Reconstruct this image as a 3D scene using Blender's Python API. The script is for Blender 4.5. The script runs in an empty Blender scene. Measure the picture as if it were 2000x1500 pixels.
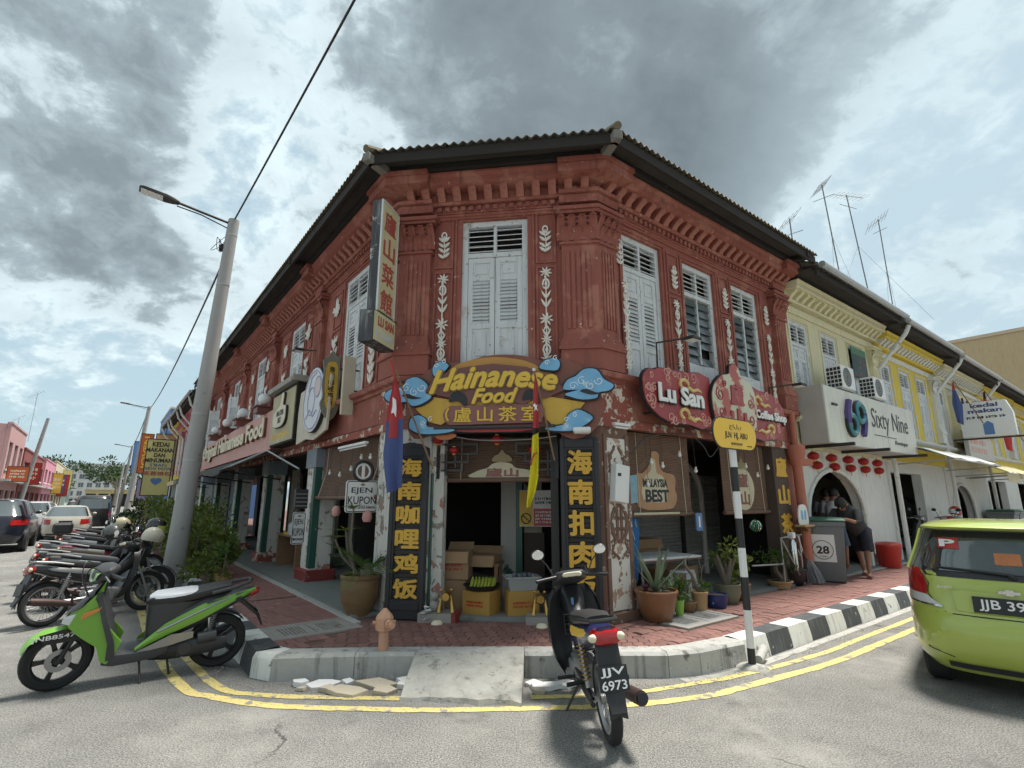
import bpy,math,random
from mathutils import Matrix,Vector
R_=math.radians
SC=bpy.context.scene
COL=SC.collection
random.seed(7)
# ------------------------------------------------------------------ camera
cam=bpy.data.cameras.new('camera');camo=bpy.data.objects.new('camera',cam);COL.objects.link(camo)
cam.sensor_width=36.0;cam.lens=36.0*1010.0/2000.0;cam.clip_end=3000;cam.clip_start=0.05
camo.location=(0,0,1.65);camo.rotation_euler=(R_(90+12.65),0,0)
SC.camera=camo
# ------------------------------------------------------------------ node helper
class NT:
    def __init__(s,tree): s.t=tree;tree.nodes.clear()
    def n(s,typ,out=0,**kw):
        nd=s.t.nodes.new('ShaderNode'+typ)
        for k,v in kw.items():
            if k.startswith('p_'): setattr(nd,k[2:],v);continue
            key=int(k[1:]) if k[0]=='i' and k[1:].isdigit() else k.replace('_',' ')
            sock=nd.inputs[key]
            if isinstance(v,bpy.types.NodeSocket): s.t.links.new(v,sock)
            else: sock.default_value=v
        return nd.outputs[out] if out is not None else nd
    def m(s,op,a,b=0.0,c=0.0,clamp=False): return s.n('Math',p_operation=op,p_use_clamp=clamp,i0=a,i1=b,i2=c)
    def vm(s,op,a,b=(0,0,0),out=0): return s.n('VectorMath',out,p_operation=op,i0=a,i1=b)
    def ss(s,x,a,b): return s.n('MapRange',p_interpolation_type='SMOOTHSTEP',Value=x,From_Min=a,From_Max=b)
    def mix(s,f,a,b,mode='MIX'):
        nd=s.t.nodes.new('ShaderNodeMix');nd.data_type='RGBA';nd.blend_type=mode
        for i,v in ((0,f),(6,a),(7,b)):
            if isinstance(v,bpy.types.NodeSocket): s.t.links.new(v,nd.inputs[i])
            else: nd.inputs[i].default_value=v if i==0 else (tuple(v)+(1,))[:4]
        return nd.outputs[2]
    def noise(s,vec,scale,detail=4,rough=.55,out=0,dist=0.0,dim='3D'):
        return s.n('TexNoise',out,p_noise_dimensions=dim,Vector=vec,Scale=scale,Detail=detail,Roughness=rough,Distortion=dist)
    def ramp(s,f,stops):
        nd=s.t.nodes.new('ShaderNodeValToRGB');s.t.links.new(f,nd.inputs[0]);e=nd.color_ramp.elements
        while len(e)<len(stops): e.new(0.5)
        for el,(p,c) in zip(e,stops): el.position=p;el.color=(tuple(c)+(1,))[:4] if not isinstance(c,float) else (c,c,c,1)
        return nd.outputs[0]
# ------------------------------------------------------------------ sky, sun, exposure
SUN_EL, SUN_AZ = R_(70), R_(62)           # azimuth from +Y towards +X
wd=bpy.data.worlds.new('World');SC.world=wd;wd.use_nodes=True
w=NT(wd.node_tree)
sky=w.n('TexSky',p_sky_type='NISHITA',p_sun_disc=False,p_sun_elevation=SUN_EL,p_sun_rotation=SUN_AZ,p_air_density=1.3,p_dust_density=2.5)
sky=w.vm('SCALE',sky);sky.node.inputs[3].default_value=0.115
dv=w.n('TexCoord',0)
sx=w.n('SeparateXYZ',0,Vector=dv).node
X,Y,Z=sx.outputs
zc=w.m('MAXIMUM',Z,0.0)
den=w.m('ADD',zc,0.42)
cp=w.n('CombineXYZ',X=w.m('DIVIDE',X,den),Y=w.m('DIVIDE',Y,den),Z=0.35)
warp=w.vm('SCALE',w.vm('SUBTRACT',w.noise(cp,2.2,4,.6,out=1),(.5,.5,.5)));warp.node.inputs[3].default_value=0.16
cpw=w.vm('ADD',cp,warp)
big=w.noise(cpw,1.3,3,.5)
fine=w.noise(cpw,4.0,7,.60)
puff=w.noise(cpw,11.0,6,.62)
def blob(d, r0, r1):      # soft weight round a direction of the sky
    v=Vector(d).normalized()
    return w.ss(w.vm('DOT_PRODUCT',dv,tuple(v),out=1),math.cos(R_(r1)),math.cos(R_(r0)))
def pixdir(x,y):
    u=(x-1000)/1010;v=(750-y)/1010;c,s_=math.cos(R_(12.65)),math.sin(R_(12.65))
    return (u,c-v*s_,s_+v*c)
bias=w.m('MULTIPLY',w.m('SUBTRACT',big,.5),0.55)
for (px,py,r0,r1,a) in ((1130,120,4,20,.09),(1500,170,3,13,.20),(60,330,5,22,.08),(130,640,3,12,.10),(1350,330,3,14,.15),
                            (640,110,4,18,-.05),(560,330,2,14,-.06),(400,560,3,12,-.05),(1850,300,8,22,-.13),(1990,560,8,26,-.10),(120,840,6,18,-.30),(1400,90,1,7,-.16),(1700,520,4,14,-.08),(1700,60,2,10,-.06)):
    bias=w.m('ADD',bias,w.m('MULTIPLY',blob(pixdir(px,py),r0,r1),a))
dens=w.m('ADD',w.m('ADD',bias,0.47),w.m('ADD',w.m('MULTIPLY',w.m('SUBTRACT',fine,.5),.95),w.m('MULTIPLY',w.m('SUBTRACT',puff,.5),0.58)))
lowsky=w.ss(Z,0.02,0.30)
dens=w.m('ADD',dens,w.m('MULTIPLY',w.m('SUBTRACT',lowsky,1.0),0.10))
cover=w.ss(dens,0.13,0.35)
veil=w.mix(w.m('MULTIPLY',w.m('SUBTRACT',1.0,lowsky),.55),(.25,.31,.335),(.27,.34,.37))
base=w.mix(.88,sky,veil)
cc=w.ramp(dens,[(0.18,(.29,.345,.365)),(0.33,(.40,.445,.453)),(0.42,(.36,.40,.41)),(0.50,(.215,.245,.258)),(0.63,(.138,.158,.169)),(0.85,(.10,.116,.126))])
edge=w.m('MULTIPLY',w.m('SUBTRACT',puff,.5),.6)
cc=w.mix(1.0,cc,w.n('CombineColor',Red=w.m('ADD',edge,1.0),Green=w.m('ADD',edge,1.0),Blue=w.m('ADD',edge,1.0)),'MULTIPLY')
skyc=w.mix(cover,base,cc)
skyc=w.mix(w.m('MULTIPLY', blob(pixdir(1930, 380), 4, 26), .5), skyc, (.30, .35, .37))      # thin even veil to the east
skyc=w.mix(1.0,skyc,(.885,.945,.98),'MULTIPLY')
bg=w.n('Background',Color=skyc,Strength=1.0)
w.n('OutputWorld',None,Surface=bg)
sun=bpy.data.lights.new('sun','SUN');suno=bpy.data.objects.new('sun',sun);COL.objects.link(suno)
sun.energy=3.0;sun.angle=R_(11.0);sun.color=(1,.955,.88)
suno.location=(0,0,40)
sd=Vector((math.sin(SUN_AZ)*math.cos(SUN_EL),math.cos(SUN_AZ)*math.cos(SUN_EL),math.sin(SUN_EL)))
suno.rotation_euler=sd.to_track_quat('Z','Y').to_euler()
vs=SC.view_settings;vs.view_transform='Standard';vs.look='None';vs.gamma=1;vs.use_curve_mapping=False;vs.exposure=1.16
SC.cycles.max_bounces=6;SC.cycles.diffuse_bounces=4;SC.cycles.glossy_bounces=3;SC.cycles.transmission_bounces=4;SC.cycles.transparent_max_bounces=8
SC.cycles.use_adaptive_sampling=True;SC.cycles.adaptive_threshold=.03
wd.cycles.sampling_method='MANUAL';wd.cycles.sample_map_resolution=512
try: SC.cycles.use_denoising=True
except Exception: pass

# ------------------------------------------------------------------ mesh builder
I4=Matrix.Identity(4)
WM={}
def T(x,y,z,rz=0,rx=0,ry=0,s=1): return Matrix.Translation((x,y,z))@Matrix.Rotation(rz,4,'Z')@Matrix.Rotation(ry,4,'Y')@Matrix.Rotation(rx,4,'X')@Matrix.Scale(s,4)
class MB:
    def __init__(s): s.v=[];s.f=[]
    def add(s,vs,fs):
        b=len(s.v);s.v+=[tuple(v) for v in vs];s.f+=[tuple(i+b for i in f) for f in fs];return s
    def mb(s,o,M=I4): return s.add([M@Vector(v) for v in o.v],o.f)
    def box(s,x0,x1,y0,y1,z0,z1,b=0,M=None):
        if x0>x1: x0,x1=x1,x0
        if y0>y1: y0,y1=y1,y0
        if z0>z1: z0,z1=z1,z0
        if not b:
            vs=[(x,y,z) for z in (z0,z1) for y in (y0,y1) for x in (x0,x1)]
            fs=[(0,2,3,1),(4,5,7,6),(0,1,5,4),(1,3,7,5),(3,2,6,7),(2,0,4,6)]
        else:
            vs=[];c=[(x0,x1),(y0,y1),(z0,z1)];idx={}
            for i in range(8):
                k=(i & 1,i >> 1 & 1,i >> 2 & 1)
                for a in range(3):
                    p=[c[j][k[j]]+(b if k[j]==0 else -b)*(j != a) for j in range(3)]
                    idx[k,a]=len(vs);vs.append(tuple(p))
            fs=[]
            for a in range(3):
                j,l=(a+1) % 3,(a+2) % 3
                for e in (0,1):
                    q=[]
                    for (m,n_) in ((0,0),(1,0),(1,1),(0,1)):
                        k=[0,0,0];k[a]=e;k[j]=m;k[l]=n_;q.append(idx[tuple(k),a])
                    fs.append(tuple(q) if e else tuple(q[::-1]))
                for m in (0,1):
                    for n_ in (0,1):
                        k0=[0,0,0];k0[j]=m;k0[l]=n_;k1=k0[:];k1[a]=1;k0,k1=tuple(k0),tuple(k1)
                        q=(idx[k0,j],idx[k1,j],idx[k1,l],idx[k0,l]);fs.append(q if m==n_ else q[::-1])
            for i in range(8):
                k=(i & 1,i >> 1 & 1,i >> 2 & 1);q=(idx[k,0],idx[k,1],idx[k,2]);fs.append(q if sum(k) % 2 else q[::-1])
        if M is not None: vs=[M@Vector(v) for v in vs]
        return s.add(vs,fs)
    def prism(s, poly, y0, y1, M=None):       # poly in x,z, extruded along y (y0 is the street side)
        n=len(poly);a=sum(poly[i][0]*poly[(i+1) % n][1]-poly[(i+1) % n][0]*poly[i][1] for i in range(n))
        if a<0: poly=poly[::-1]
        vs=[(x,y0,z) for x,z in poly]+[(x,y1,z) for x,z in poly]
        fs=[tuple(range(n)),tuple(range(2*n-1,n-1,-1))]+[(i+n,(i+1) % n+n,(i+1) % n,i) for i in range(n)]
        if M is not None: vs=[M@Vector(v) for v in vs]
        return s.add(vs,fs)
    def slab(s, poly, z0, z1):                # poly in x,y
        n=len(poly);a=sum(poly[i][0]*poly[(i+1) % n][1]-poly[(i+1) % n][0]*poly[i][1] for i in range(n))
        if a<0: poly=poly[::-1]
        vs=[(p[0],p[1],z0) for p in poly]+[(p[0],p[1],z1) for p in poly]
        return s.add(vs,[tuple(range(n-1,-1,-1)),tuple(range(n,2*n))]+[(i,(i+1) % n,(i+1) % n+n,i+n) for i in range(n)])
    def loft(s,rings,closed=True,caps=True,loop=False):
        n=len(rings[0]);b=[];fs=[]
        for r in rings: b+=r
        m=len(rings);k=n if closed else n-1
        for i in range(m if loop else m-1):
            i2=(i+1) % m
            for j in range(k):
                fs.append((i*n+j,i*n+(j+1) % n,i2*n+(j+1) % n,i2*n+j))
        if caps and not loop and closed: fs+=[tuple(range(n-1,-1,-1)),tuple(range((m-1)*n,m*n))]
        return s.add(b,fs)
    def tube(s,pts,r,n=8,caps=True,loop=False):
        pts=[Vector(p) for p in pts];rs=r if isinstance(r,(list,tuple)) else [r]*len(pts)
        rings=[];up=None;m=len(pts)
        for i,p in enumerate(pts):
            if loop: d=pts[(i+1) % m]-pts[i-1]
            else: d=pts[min(i+1,m-1)]-pts[max(i-1,0)]
            if d.length<1e-9: d=Vector((0,0,1))
            d.normalize()
            if up is None: up=Vector((0,0,1)) if abs(d.z)<.9 else Vector((1,0,0))
            a=d.cross(up)
            if a.length<1e-4: a=d.orthogonal()
            a.normalize();c=a.cross(d);up=c
            rings.append([p+(a*math.cos(t)+c*math.sin(t))*rs[i] for t in [2*math.pi*k/n for k in range(n)]])
        return s.loft(rings,True,caps,loop)
    def cyl(s,p0,p1,r0,r1=None,n=12): return s.tube([p0,p1],[r0,r0 if r1 is None else r1],n)
    def lathe(s,prof,n=24,c=(0,0,0),M=None,caps=False):
        rings=[[Vector((r*math.cos(2*math.pi*k/n),r*math.sin(2*math.pi*k/n),z)) for k in range(n)] for r,z in prof]
        rings=[[(M@v if M is not None else v)+Vector(c) for v in q] for q in rings]
        return s.loft(rings,True,caps)
    def sphere(s,c,r,n=12,m=8,sc=(1,1,1),M=None):
        rings=[]
        for i in range(m+1):
            t=-math.pi/2+math.pi*i/m;rr=max(math.cos(t),1e-3)*r
            ring=[Vector((rr*math.cos(2*math.pi*k/n)*sc[0],rr*math.sin(2*math.pi*k/n)*sc[1],math.sin(t)*r*sc[2])) for k in range(n)]
            rings.append([(M@v if M is not None else v)+Vector(c) for v in ring])
        return s.loft(rings,True,True)
    def quad(s,a,b,c,d): return s.add([a,b,c,d],[(0,1,2,3)])
    def mesh(s,name,ang=38):
        me=bpy.data.meshes.new(name);me.from_pydata(s.v,[],s.f)
        me.polygons.foreach_set('use_smooth',[True]*len(me.polygons));me.update()
        me.set_sharp_from_angle(angle=R_(ang));return me
    def build(s,name,mat,parent=None,M=None,ang=38): return link(name,s.mesh(name,ang),mat,parent,M)
def link(name,me,mat,parent=None,M=None):
    o=bpy.data.objects.new(name,me);COL.objects.link(o)
    if me is not None and mat is not None and len(me.materials)==0: me.materials.append(mat)
    Wp=WM[parent.name] if parent else I4
    Wm=M if M is not None else Wp
    if parent: o.parent=parent
    o.matrix_basis=Wp.inverted()@Wm
    WM[o.name]=Wm
    return o
def tag(o,label,cat,group=None):
    o['label']=label;o['category']=cat
    if group: o['group']=group
    return o
def thing(name,M,label,cat,group=None): return tag(link(name,None,None,None,M),label,cat,group)
def structure(o): o['kind']='structure';return o
def stuff(o): o['kind']='stuff';return o
def copy_tree(o,M=None,parent=None):
    c=o.copy();COL.objects.link(c)
    if parent: c.parent=parent;WM[c.name]=WM[parent.name]@c.matrix_basis
    else: c.matrix_basis=M;WM[c.name]=M
    for ch in list(o.children): copy_tree(ch,None,c)
    return c
def text_mesh(body,size=1.0,ext=.01,bold=0.0,shear=0.0,space=1.0,res=3):
    c=bpy.data.curves.new('lettering','FONT');c.body=body;c.size=size;c.extrude=ext;c.offset=bold;c.shear=shear
    c.space_character=space;c.resolution_u=res;c.align_x='CENTER';c.space_line=.95
    o=bpy.data.objects.new('lettering',c)
    me=bpy.data.meshes.new_from_object(o)
    bpy.data.objects.remove(o);bpy.data.curves.remove(c)
    return me
def lettering(body,box,y,mat,parent,M=None,ext=.008,bold=0.0,shear=0.0,space=1.0,name='lettering',rot=0.0,keep=False,curve=0.0,fat=None):
    """flat raised letters fitted into box=(x0,x1,z0,z1), front face at y-ext"""
    if fat is None: fat=bold*.9 if (bold and ord(max(body))>0x2000) else 0.0
    me=text_mesh(body,1.0,.5,0.0 if fat else bold,shear,space)
    if not me.vertices: return None
    if fat:      # heavier strokes: shifted copies of the glyph, each a hair behind the last
        vs_=[v.co.copy() for v in me.vertices];fs_=[tuple(p.vertices) for p in me.polygons];mb=MB();mm=1.4 if fat>.02 else 1.0
        for i,(dx,dy) in enumerate(((0,0),(1,0),(-1,0),(0,1),(0,-1),(.7,.7),(-.7,.7),(.7,-.7),(-.7,-.7))): mb.add([(v.x+dx*fat*mm,v.y+dy*fat*mm,v.z*(1-.004*i) if v.z>0 else v.z) for v in vs_],fs_)
        me=bpy.data.meshes.new('lettering');me.from_pydata(mb.v,[],mb.f);me.update()
    xs=[v.co.x for v in me.vertices];ys=[v.co.y for v in me.vertices]
    a0,a1,b0,b1=min(xs),max(xs),min(ys),max(ys);x0,x1,z0,z1=box
    sx_=(x1-x0)/(a1-a0);sz=(z1-z0)/(b1-b0)
    if keep: sx_=sz=min(sx_,sz)
    cx,cz=(x0+x1)/2,(z0+z1)/2;ca,sa=math.cos(rot),math.sin(rot)
    for v in me.vertices:
        px,pz=(v.co.x-(a0+a1)/2)*sx_,(v.co.y-(b0+b1)/2)*sz
        if curve: pz -= curve*px*px
        v.co=(cx+px*ca-pz*sa,y-v.co.z*2*ext*.5-ext*.5,cz+px*sa+pz*ca)
    me.materials.clear()
    return link(name,me,mat,parent,M)
# ------------------------------------------------------------------ the corner's frames: x to the right as seen from the street, y into the house
aL=R_(-37.4)
VL=Vector((math.sin(aL),math.cos(aL),0));VR=Vector((math.sin(aL+math.pi/2),math.cos(aL+math.pi/2),0))
PA=Vector((-1.5896,7.1011,0));PB=Vector((1.1589,6.7344,0));VC=(PB-PA).normalized()
def frame(o,x):
    y=Vector((-x.y,x.x,0));M=Matrix.Identity(4)
    for i in range(3): M[i][0],M[i][1],M[i][2],M[i][3]=x[i],y[i],(0,0,1)[i],o[i]
    return M
FL,FC,FRr=frame(PA,-VL),frame(PA,VC),frame(PB,VR)
CW=(PB-PA).length
def mitre(off):      # street-side line of the three facades at distance off: far left, A, B, far right (world xy)
    k=off*math.tan(R_(22.5))
    return [FL@Vector((-18.4,-off,0)),FC@Vector((-k,-off,0)),FC@Vector((CW+k,-off,0)),FRr@Vector((5.55,-off,0))]
# ------------------------------------------------------------------ materials
MATS={}
def surf(name,col,rough=.6,metal=0.0,var=.12,vs_=3.0,wear=None,wear2=None,streak=None,bump=0.0,bs=40.0,spec=.5,coat=0.0,rnd=0.0,grain=None,trans=0.0,coords=3,emit=None,sss=0):
    """wear=(colour, threshold, scale[, soft]) patches with their own shape; streak=(colour, amount) vertical run-off stains; grain=(sx,sy,sz) stretches the noise"""
    if name in MATS: return MATS[name]
    m=bpy.data.materials.new(name);m.use_nodes=True;t=NT(m.node_tree)
    co=t.n('TexCoord',coords)
    v=co
    if grain: v=t.n('Mapping',Vector=co,Scale=grain)
    nz=t.noise(v,vs_,6,.6)
    f=t.m('ADD',t.m('MULTIPLY',t.m('SUBTRACT',nz,.5),var*2),1.0)
    if rnd:
        ri=t.n('ObjectInfo',5)
        f=t.m('MULTIPLY',f,t.m('ADD',t.m('MULTIPLY',t.m('SUBTRACT',ri,.5),2*rnd),1.0))
    c=t.mix(1.0,col,t.n('CombineColor',Red=f,Green=f,Blue=f),'MULTIPLY')
    h=None;ro=rough
    for wr in (wear,wear2):
        if wr:
            soft=wr[3] if len(wr)>3 else .02
            wn=t.noise(co,wr[2],9,.62);mk=t.ss(wn,wr[1],wr[1]+soft)
            c=t.mix(mk,c,wr[0]);ro=t.m('ADD',t.m('MULTIPLY',mk,.2),ro) if not isinstance(ro,bpy.types.NodeSocket) else ro
            h=mk if h is None else t.m('ADD',h,mk)
    if streak:
        sn=t.noise(t.n('Mapping',Vector=co,Scale=(7,7,.55)),1.6,7,.65)
        c=t.mix(t.m('MULTIPLY',t.ss(sn,.50,.72),streak[1]),c,streak[0])
    kw={}
    if bump:
        hb=t.noise(v,bs,4,.6)
        if h is not None: hb=t.m('SUBTRACT',t.m('MULTIPLY',hb,.6),h)
        kw['Normal']=t.n('Bump',Strength=min(1,bump),Distance=.012,Height=hb)
    if emit: kw['Emission_Color']=tuple(emit[0])+(1,);kw['Emission_Strength']=emit[1]
    b=t.n('BsdfPrincipled',Base_Color=c,Roughness=ro,Metallic=metal,Specular_IOR_Level=spec,Coat_Weight=coat,Coat_Roughness=.06,Transmission_Weight=trans,**kw)
    if sss:
        tr=t.n('BsdfTranslucent',Color=c);b=t.n('MixShader',Fac=sss,i1=b,i2=tr)
    t.n('OutputMaterial',None,Surface=b)
    MATS[name]=m;return m
RED=(.285,.090,.067);WHITE=(.72,.73,.72)
m_red=surf('red limewash',RED,.8,var=.16,vs_=1.3,wear2=((.64,.52,.42),.665,13.0),wear=((.38,.16,.12),.50,2.0,.10),streak=((.15,.055,.045),.75),bump=.25,bs=30)
m_redpeel=surf('peeling red limewash',(.30,.085,.06),.85,var=.2,vs_=2,wear=((.66,.60,.50),.55,6.0),wear2=((.44,.30,.25),.60,11),streak=((.16,.07,.06),.4),bump=.5,bs=25)
m_whitepeel=surf('peeling white plaster',(.66,.64,.59),.88,var=.14,vs_=3,wear=((.30,.26,.23),.57,4.0),wear2=((.40,.19,.15),.595,6),streak=((.34,.32,.29),.5),bump=.6,bs=22)
m_brownpeel=surf('brown painted wood',(.20,.115,.085),.8,var=.25,vs_=3,wear=((.60,.57,.50),.60,9.0),streak=((.12,.08,.06),.5),bump=.5,bs=25)
m_shutter=surf('white shutter paint',(.62,.64,.655),.55,var=.07,vs_=4,wear=((.30,.28,.26),.625,12),wear2=((.50,.49,.46),.56,4,.1),streak=((.42,.41,.39),.55),bump=.35,bs=50)
m_relief=surf('white relief plaster',(.73,.70,.64),.8,var=.1,wear=((.36,.15,.115),.60,14,.04),streak=((.5,.42,.36),.5),bump=.3)
m_darkwood=surf('dark weathered wood',(.024,.020,.018),.85,var=.5,vs_=3,grain=(1,1,6),wear=((.22,.20,.17),.66,5,.1),bump=.4)
m_black=surf('dark interior',(.022,.019,.017),.9,var=.4)  # near-black colour standing in for the shade behind openings
m_roof=surf('mossy corrugated roofing',(.15,.125,.085),.9,var=.35,vs_=2,wear=((.26,.24,.19),.6,6,.15),bump=.4)
m_soffit=surf('dark soffit boards',(.05,.042,.038),.9,var=.5,vs_=2,bump=.3)  # dark boards with random mottling, for eaves and ceilings
m_concrete=surf('grey concrete',(.40,.395,.37),.9,var=.25,vs_=5,wear=((.15,.15,.135),.585,5,.10),wear2=((.52,.51,.48),.62,9,.06),streak=((.10,.10,.09),.75),bump=.5,bs=35)
m_ramp=surf('rough cement',(.36,.35,.315),.92,var=.40,vs_=8,wear=((.16,.155,.135),.545,6,.18),wear2=((.50,.49,.45),.60,11,.1),bump=.9,bs=30)
m_kwhite=surf('kerb white paint',(.66,.66,.62),.8,var=.08,wear=((.24,.24,.22),.60,6,.06),streak=((.25,.25,.23),.7),bump=.5,bs=30)
m_kblack=surf('kerb black paint',(.055,.06,.065),.75,var=.2,wear=((.42,.42,.40),.655,9,.04),streak=((.2,.2,.19),.5),bump=.5,bs=30)
m_glass=surf('dark window glass',(.10,.12,.13),.12,var=.1,spec=.8)
m_metal=surf('galvanised steel',(.42,.43,.43),.45,.75,var=.12,streak=((.26,.24,.22),.3))
m_dmetal=surf('dark painted steel',(.035,.033,.032),.5,.2,var=.25,wear=((.16,.07,.04),.66,9))
m_blackpl=surf('black plastic',(.018,.018,.019),.42,var=.15)
m_grpl=surf('dark grey plastic',(.040,.042,.045),.48,var=.12)
m_rubber=surf('tyre rubber',(.018,.018,.018),.8,var=.2,bump=.3,bs=60)
m_chrome=surf('chrome',(.62,.63,.64),.16,1.0,var=.05)
m_alu=surf('cast aluminium',(.36,.36,.36),.42,.8,var=.15)
m_gold=surf('gold paint',(.62,.36,.045),.55,var=.12,wear=((.28,.2,.05),.66,12))
m_brass=surf('polished brass',(.52,.33,.10),.28,.95,var=.15)
m_white=surf('white paint',(.74,.74,.73),.5,var=.06)
m_terr=surf('terracotta paint',(.42,.14,.095),.7,var=.12,wear=((.62,.55,.46),.68,11),streak=((.3,.12,.09),.4))
m_red2=surf('red gloss paint',(.42,.028,.022),.35,var=.1)
m_card=surf('brown cardboard',(.34,.215,.12),.85,var=.12,vs_=6)
m_wood=surf('bare timber',(.26,.155,.085),.75,var=.3,grain=(1,1,8),bump=.3)
m_aer=surf('dull aluminium tube',(.22,.23,.235),.7,var=.1)
m_glow=surf('frosted lamp glass',(.78,.80,.80),.35,var=.03)
m_skin=surf('skin',(.30,.155,.10),.6,var=.08,spec=.35)
def scrawl(t, M, box, y, mat, rows=2, seed=1):      # writing too small to read: rows of short uneven strokes
    mb=MB();r=random.Random(seed);x0,x1,z0,z1=box;h=(z1-z0)/rows
    for k in range(rows):
        x=x0
        while x<x1-h*.3:
            w_=h*r.uniform(.25,.6);z=z1-h*(k+1)
            mb.box(x,x+w_*.3,y-.003,y,z+h*.15,z+h*.85);mb.box(x+w_*.3,x+w_*.85,y-.003,y,z+h*r.uniform(.15,.55),z+h*r.uniform(.6,.85));x+=w_*1.15+(h*.3 if r.random()<.2 else 0)
    return stuff(mb.build('lettering',mat,t,M))
def flat(name,col,rough=.5,**k): return surf(name,col,rough,var=k.pop('var',.06),**k)
def leafmat(name,col,col2): 
    if name in MATS: return MATS[name]
    m=bpy.data.materials.new(name);m.use_nodes=True;t=NT(m.node_tree)
    g=t.n('NewGeometry','Random Per Island')
    nz=t.noise(t.n('TexCoord',3),2.2,3)
    c=t.mix(t.m('ADD',t.m('MULTIPLY',g,.6),t.m('MULTIPLY',nz,.4)),col,col2)
    b=t.n('BsdfPrincipled',Base_Color=c,Roughness=.45,Specular_IOR_Level=.4)
    t.n('OutputMaterial',None,Surface=t.n('MixShader',Fac=.22,i1=b,i2=t.n('BsdfTranslucent',Color=c)))
    MATS[name]=m;return m
m_leaf=leafmat('green leaves',(.035,.085,.016),(.12,.19,.035))
m_leafy=leafmat('yellow-green leaves',(.07,.13,.02),(.22,.25,.05))
m_leafd=leafmat('dark leaves',(.02,.045,.015),(.06,.10,.03))
m_leafg=leafmat('grey-green blades',(.10,.14,.09),(.20,.25,.16))
m_bark=surf('grey bark',(.17,.145,.115),.9,var=.35,grain=(1,1,5),bump=.6)
m_soil=surf('potting soil',(.06,.042,.03),.95,var=.4,bump=.8)
# ------------------------------------------------------------------ ground, pavement, kerbs, road paint
def asphalt():
    m=bpy.data.materials.new('aged asphalt');m.use_nodes=True;t=NT(m.node_tree);co=t.n('TexCoord',3)
    big=t.noise(co,.35,5,.6);mid=t.noise(co,3.0,6,.65);sp=t.noise(co,78,4,.78);vo=t.n('TexVoronoi',0,Vector=co,Scale=130)
    c=t.mix(t.ss(sp,.36,.66),(.07,.069,.065),(.31,.302,.282))
    c=t.mix(t.m('MULTIPLY',t.ss(vo,.18,.02),.6),c,(.42,.41,.38))
    f=t.m('ADD',t.m('MULTIPLY',t.m('SUBTRACT',big,.5),.7),t.m('ADD',t.m('MULTIPLY',t.m('SUBTRACT',mid,.5),.75),1.05))
    c=t.mix(1.0,c,t.n('CombineColor',Red=f,Green=f,Blue=f),'MULTIPLY')
    oil=t.m('MULTIPLY',t.ss(t.noise(co,1.5,8,.74),.52,.68),.6);c=t.mix(oil,c,(.075,.073,.07))
    dust=t.m('MULTIPLY',t.ss(t.noise(co,.8,8,.7),.48,.72),.5);c=t.mix(dust,c,(.37,.355,.325))
    cw=t.vm('ADD',co,t.vm('SCALE',t.noise(co,1.5,5,.7,out=1)));cw.node.inputs[1].links[0].from_node.inputs[3].default_value=.35
    ck=t.n('TexVoronoi',0,p_feature='DISTANCE_TO_EDGE',Vector=cw,Scale=.42)
    crack=t.m('MULTIPLY',t.ss(ck,.007,.001),t.ss(t.noise(co,.6,3),.55,.62));c=t.mix(t.m('MULTIPLY',crack,.8),c,(.045,.043,.04))
    hb=t.m('ADD',t.m('MULTIPLY',sp,.7),t.m('MULTIPLY',crack,-1.0))
    b=t.n('BsdfPrincipled',Base_Color=c,Roughness=.88,Specular_IOR_Level=.3,Normal=t.n('Bump',Strength=.6,Distance=.01,Height=hb))
    t.n('OutputMaterial',None,Surface=b);return m
structure(MB().add([(-900,-300,0),(900,-300,0),(900,1500,0),(-900,1500,0)],[(0,1,2,3)]).build('road',asphalt()))
KH=.22;PVZ=.2
KL,KRr=1.75,1.5
kL=lambda x,o=0.0: (FL@Vector((x,-KL+o,0)))[:2]
kR=lambda x,o=0.0: (FRr@Vector((x,-KRr+o,0)))[:2]
# outer kerb line from far left to far right
kline=[kL(-60),kL(0.80),(-2.22,5.33),(1.55,5.40),(1.85,5.50),kR(.45),kR(70)]
m_paverbase=surf('sandy paver joints',(.15,.085,.07),.95,var=.3,vs_=6,wear=((.24,.22,.19),.62,3,.1))
# paved slab inside the kerb (under the houses too)
pk=[kL(-60,.12),kL(0.80,.14),(-2.10,5.47),(1.50,5.54),(1.80,5.64),kR(.5,.14),kR(70,.12)]
structure(MB().slab([Vector(p) for p in pk]+[Vector((60,75)),Vector((-40,75))],-.1,PVZ-.018).build('pavement',m_paverbase))
pave=bpy.data.objects['pavement']
m_paver=surf('red brick paver',(.205,.102,.086),.85,var=.28,vs_=14,wear=((.30,.24,.21),.64,5,.12),wear2=((.10,.075,.065),.66,3,.1),bump=.4,bs=80,rnd=.16)
m_paverL=surf('faded red paver',(.255,.125,.108),.85,var=.2,vs_=9,wear=((.33,.27,.24),.60,3,.15),bump=.3,bs=80,rnd=.1)
def inside(p,poly):
    c=False;n=len(poly)
    for i in range(n):
        (x1,y1),(x2,y2)=poly[i][:2],poly[(i+1) % n][:2]
        if (y1>p[1]) != (y2>p[1]) and p[0]<(x2-x1)*(p[1]-y1)/(y2-y1)+x1: c=not c
    return c
def paver_poly(wd,ln,wavy):
    if not wavy: return [(-wd/2,-ln/2),(wd/2,-ln/2),(wd/2,ln/2),(-wd/2,ln/2)]
    a=.016;q=[(-ln/2,0),(-ln*.28,a),(-ln*.05,a),(ln*.05,-a),(ln*.28,-a),(ln/2,0)]
    return [(-wd/2+d,y) for y,d in q][::-1]+[(wd/2+d,y) for y,d in q]
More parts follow.
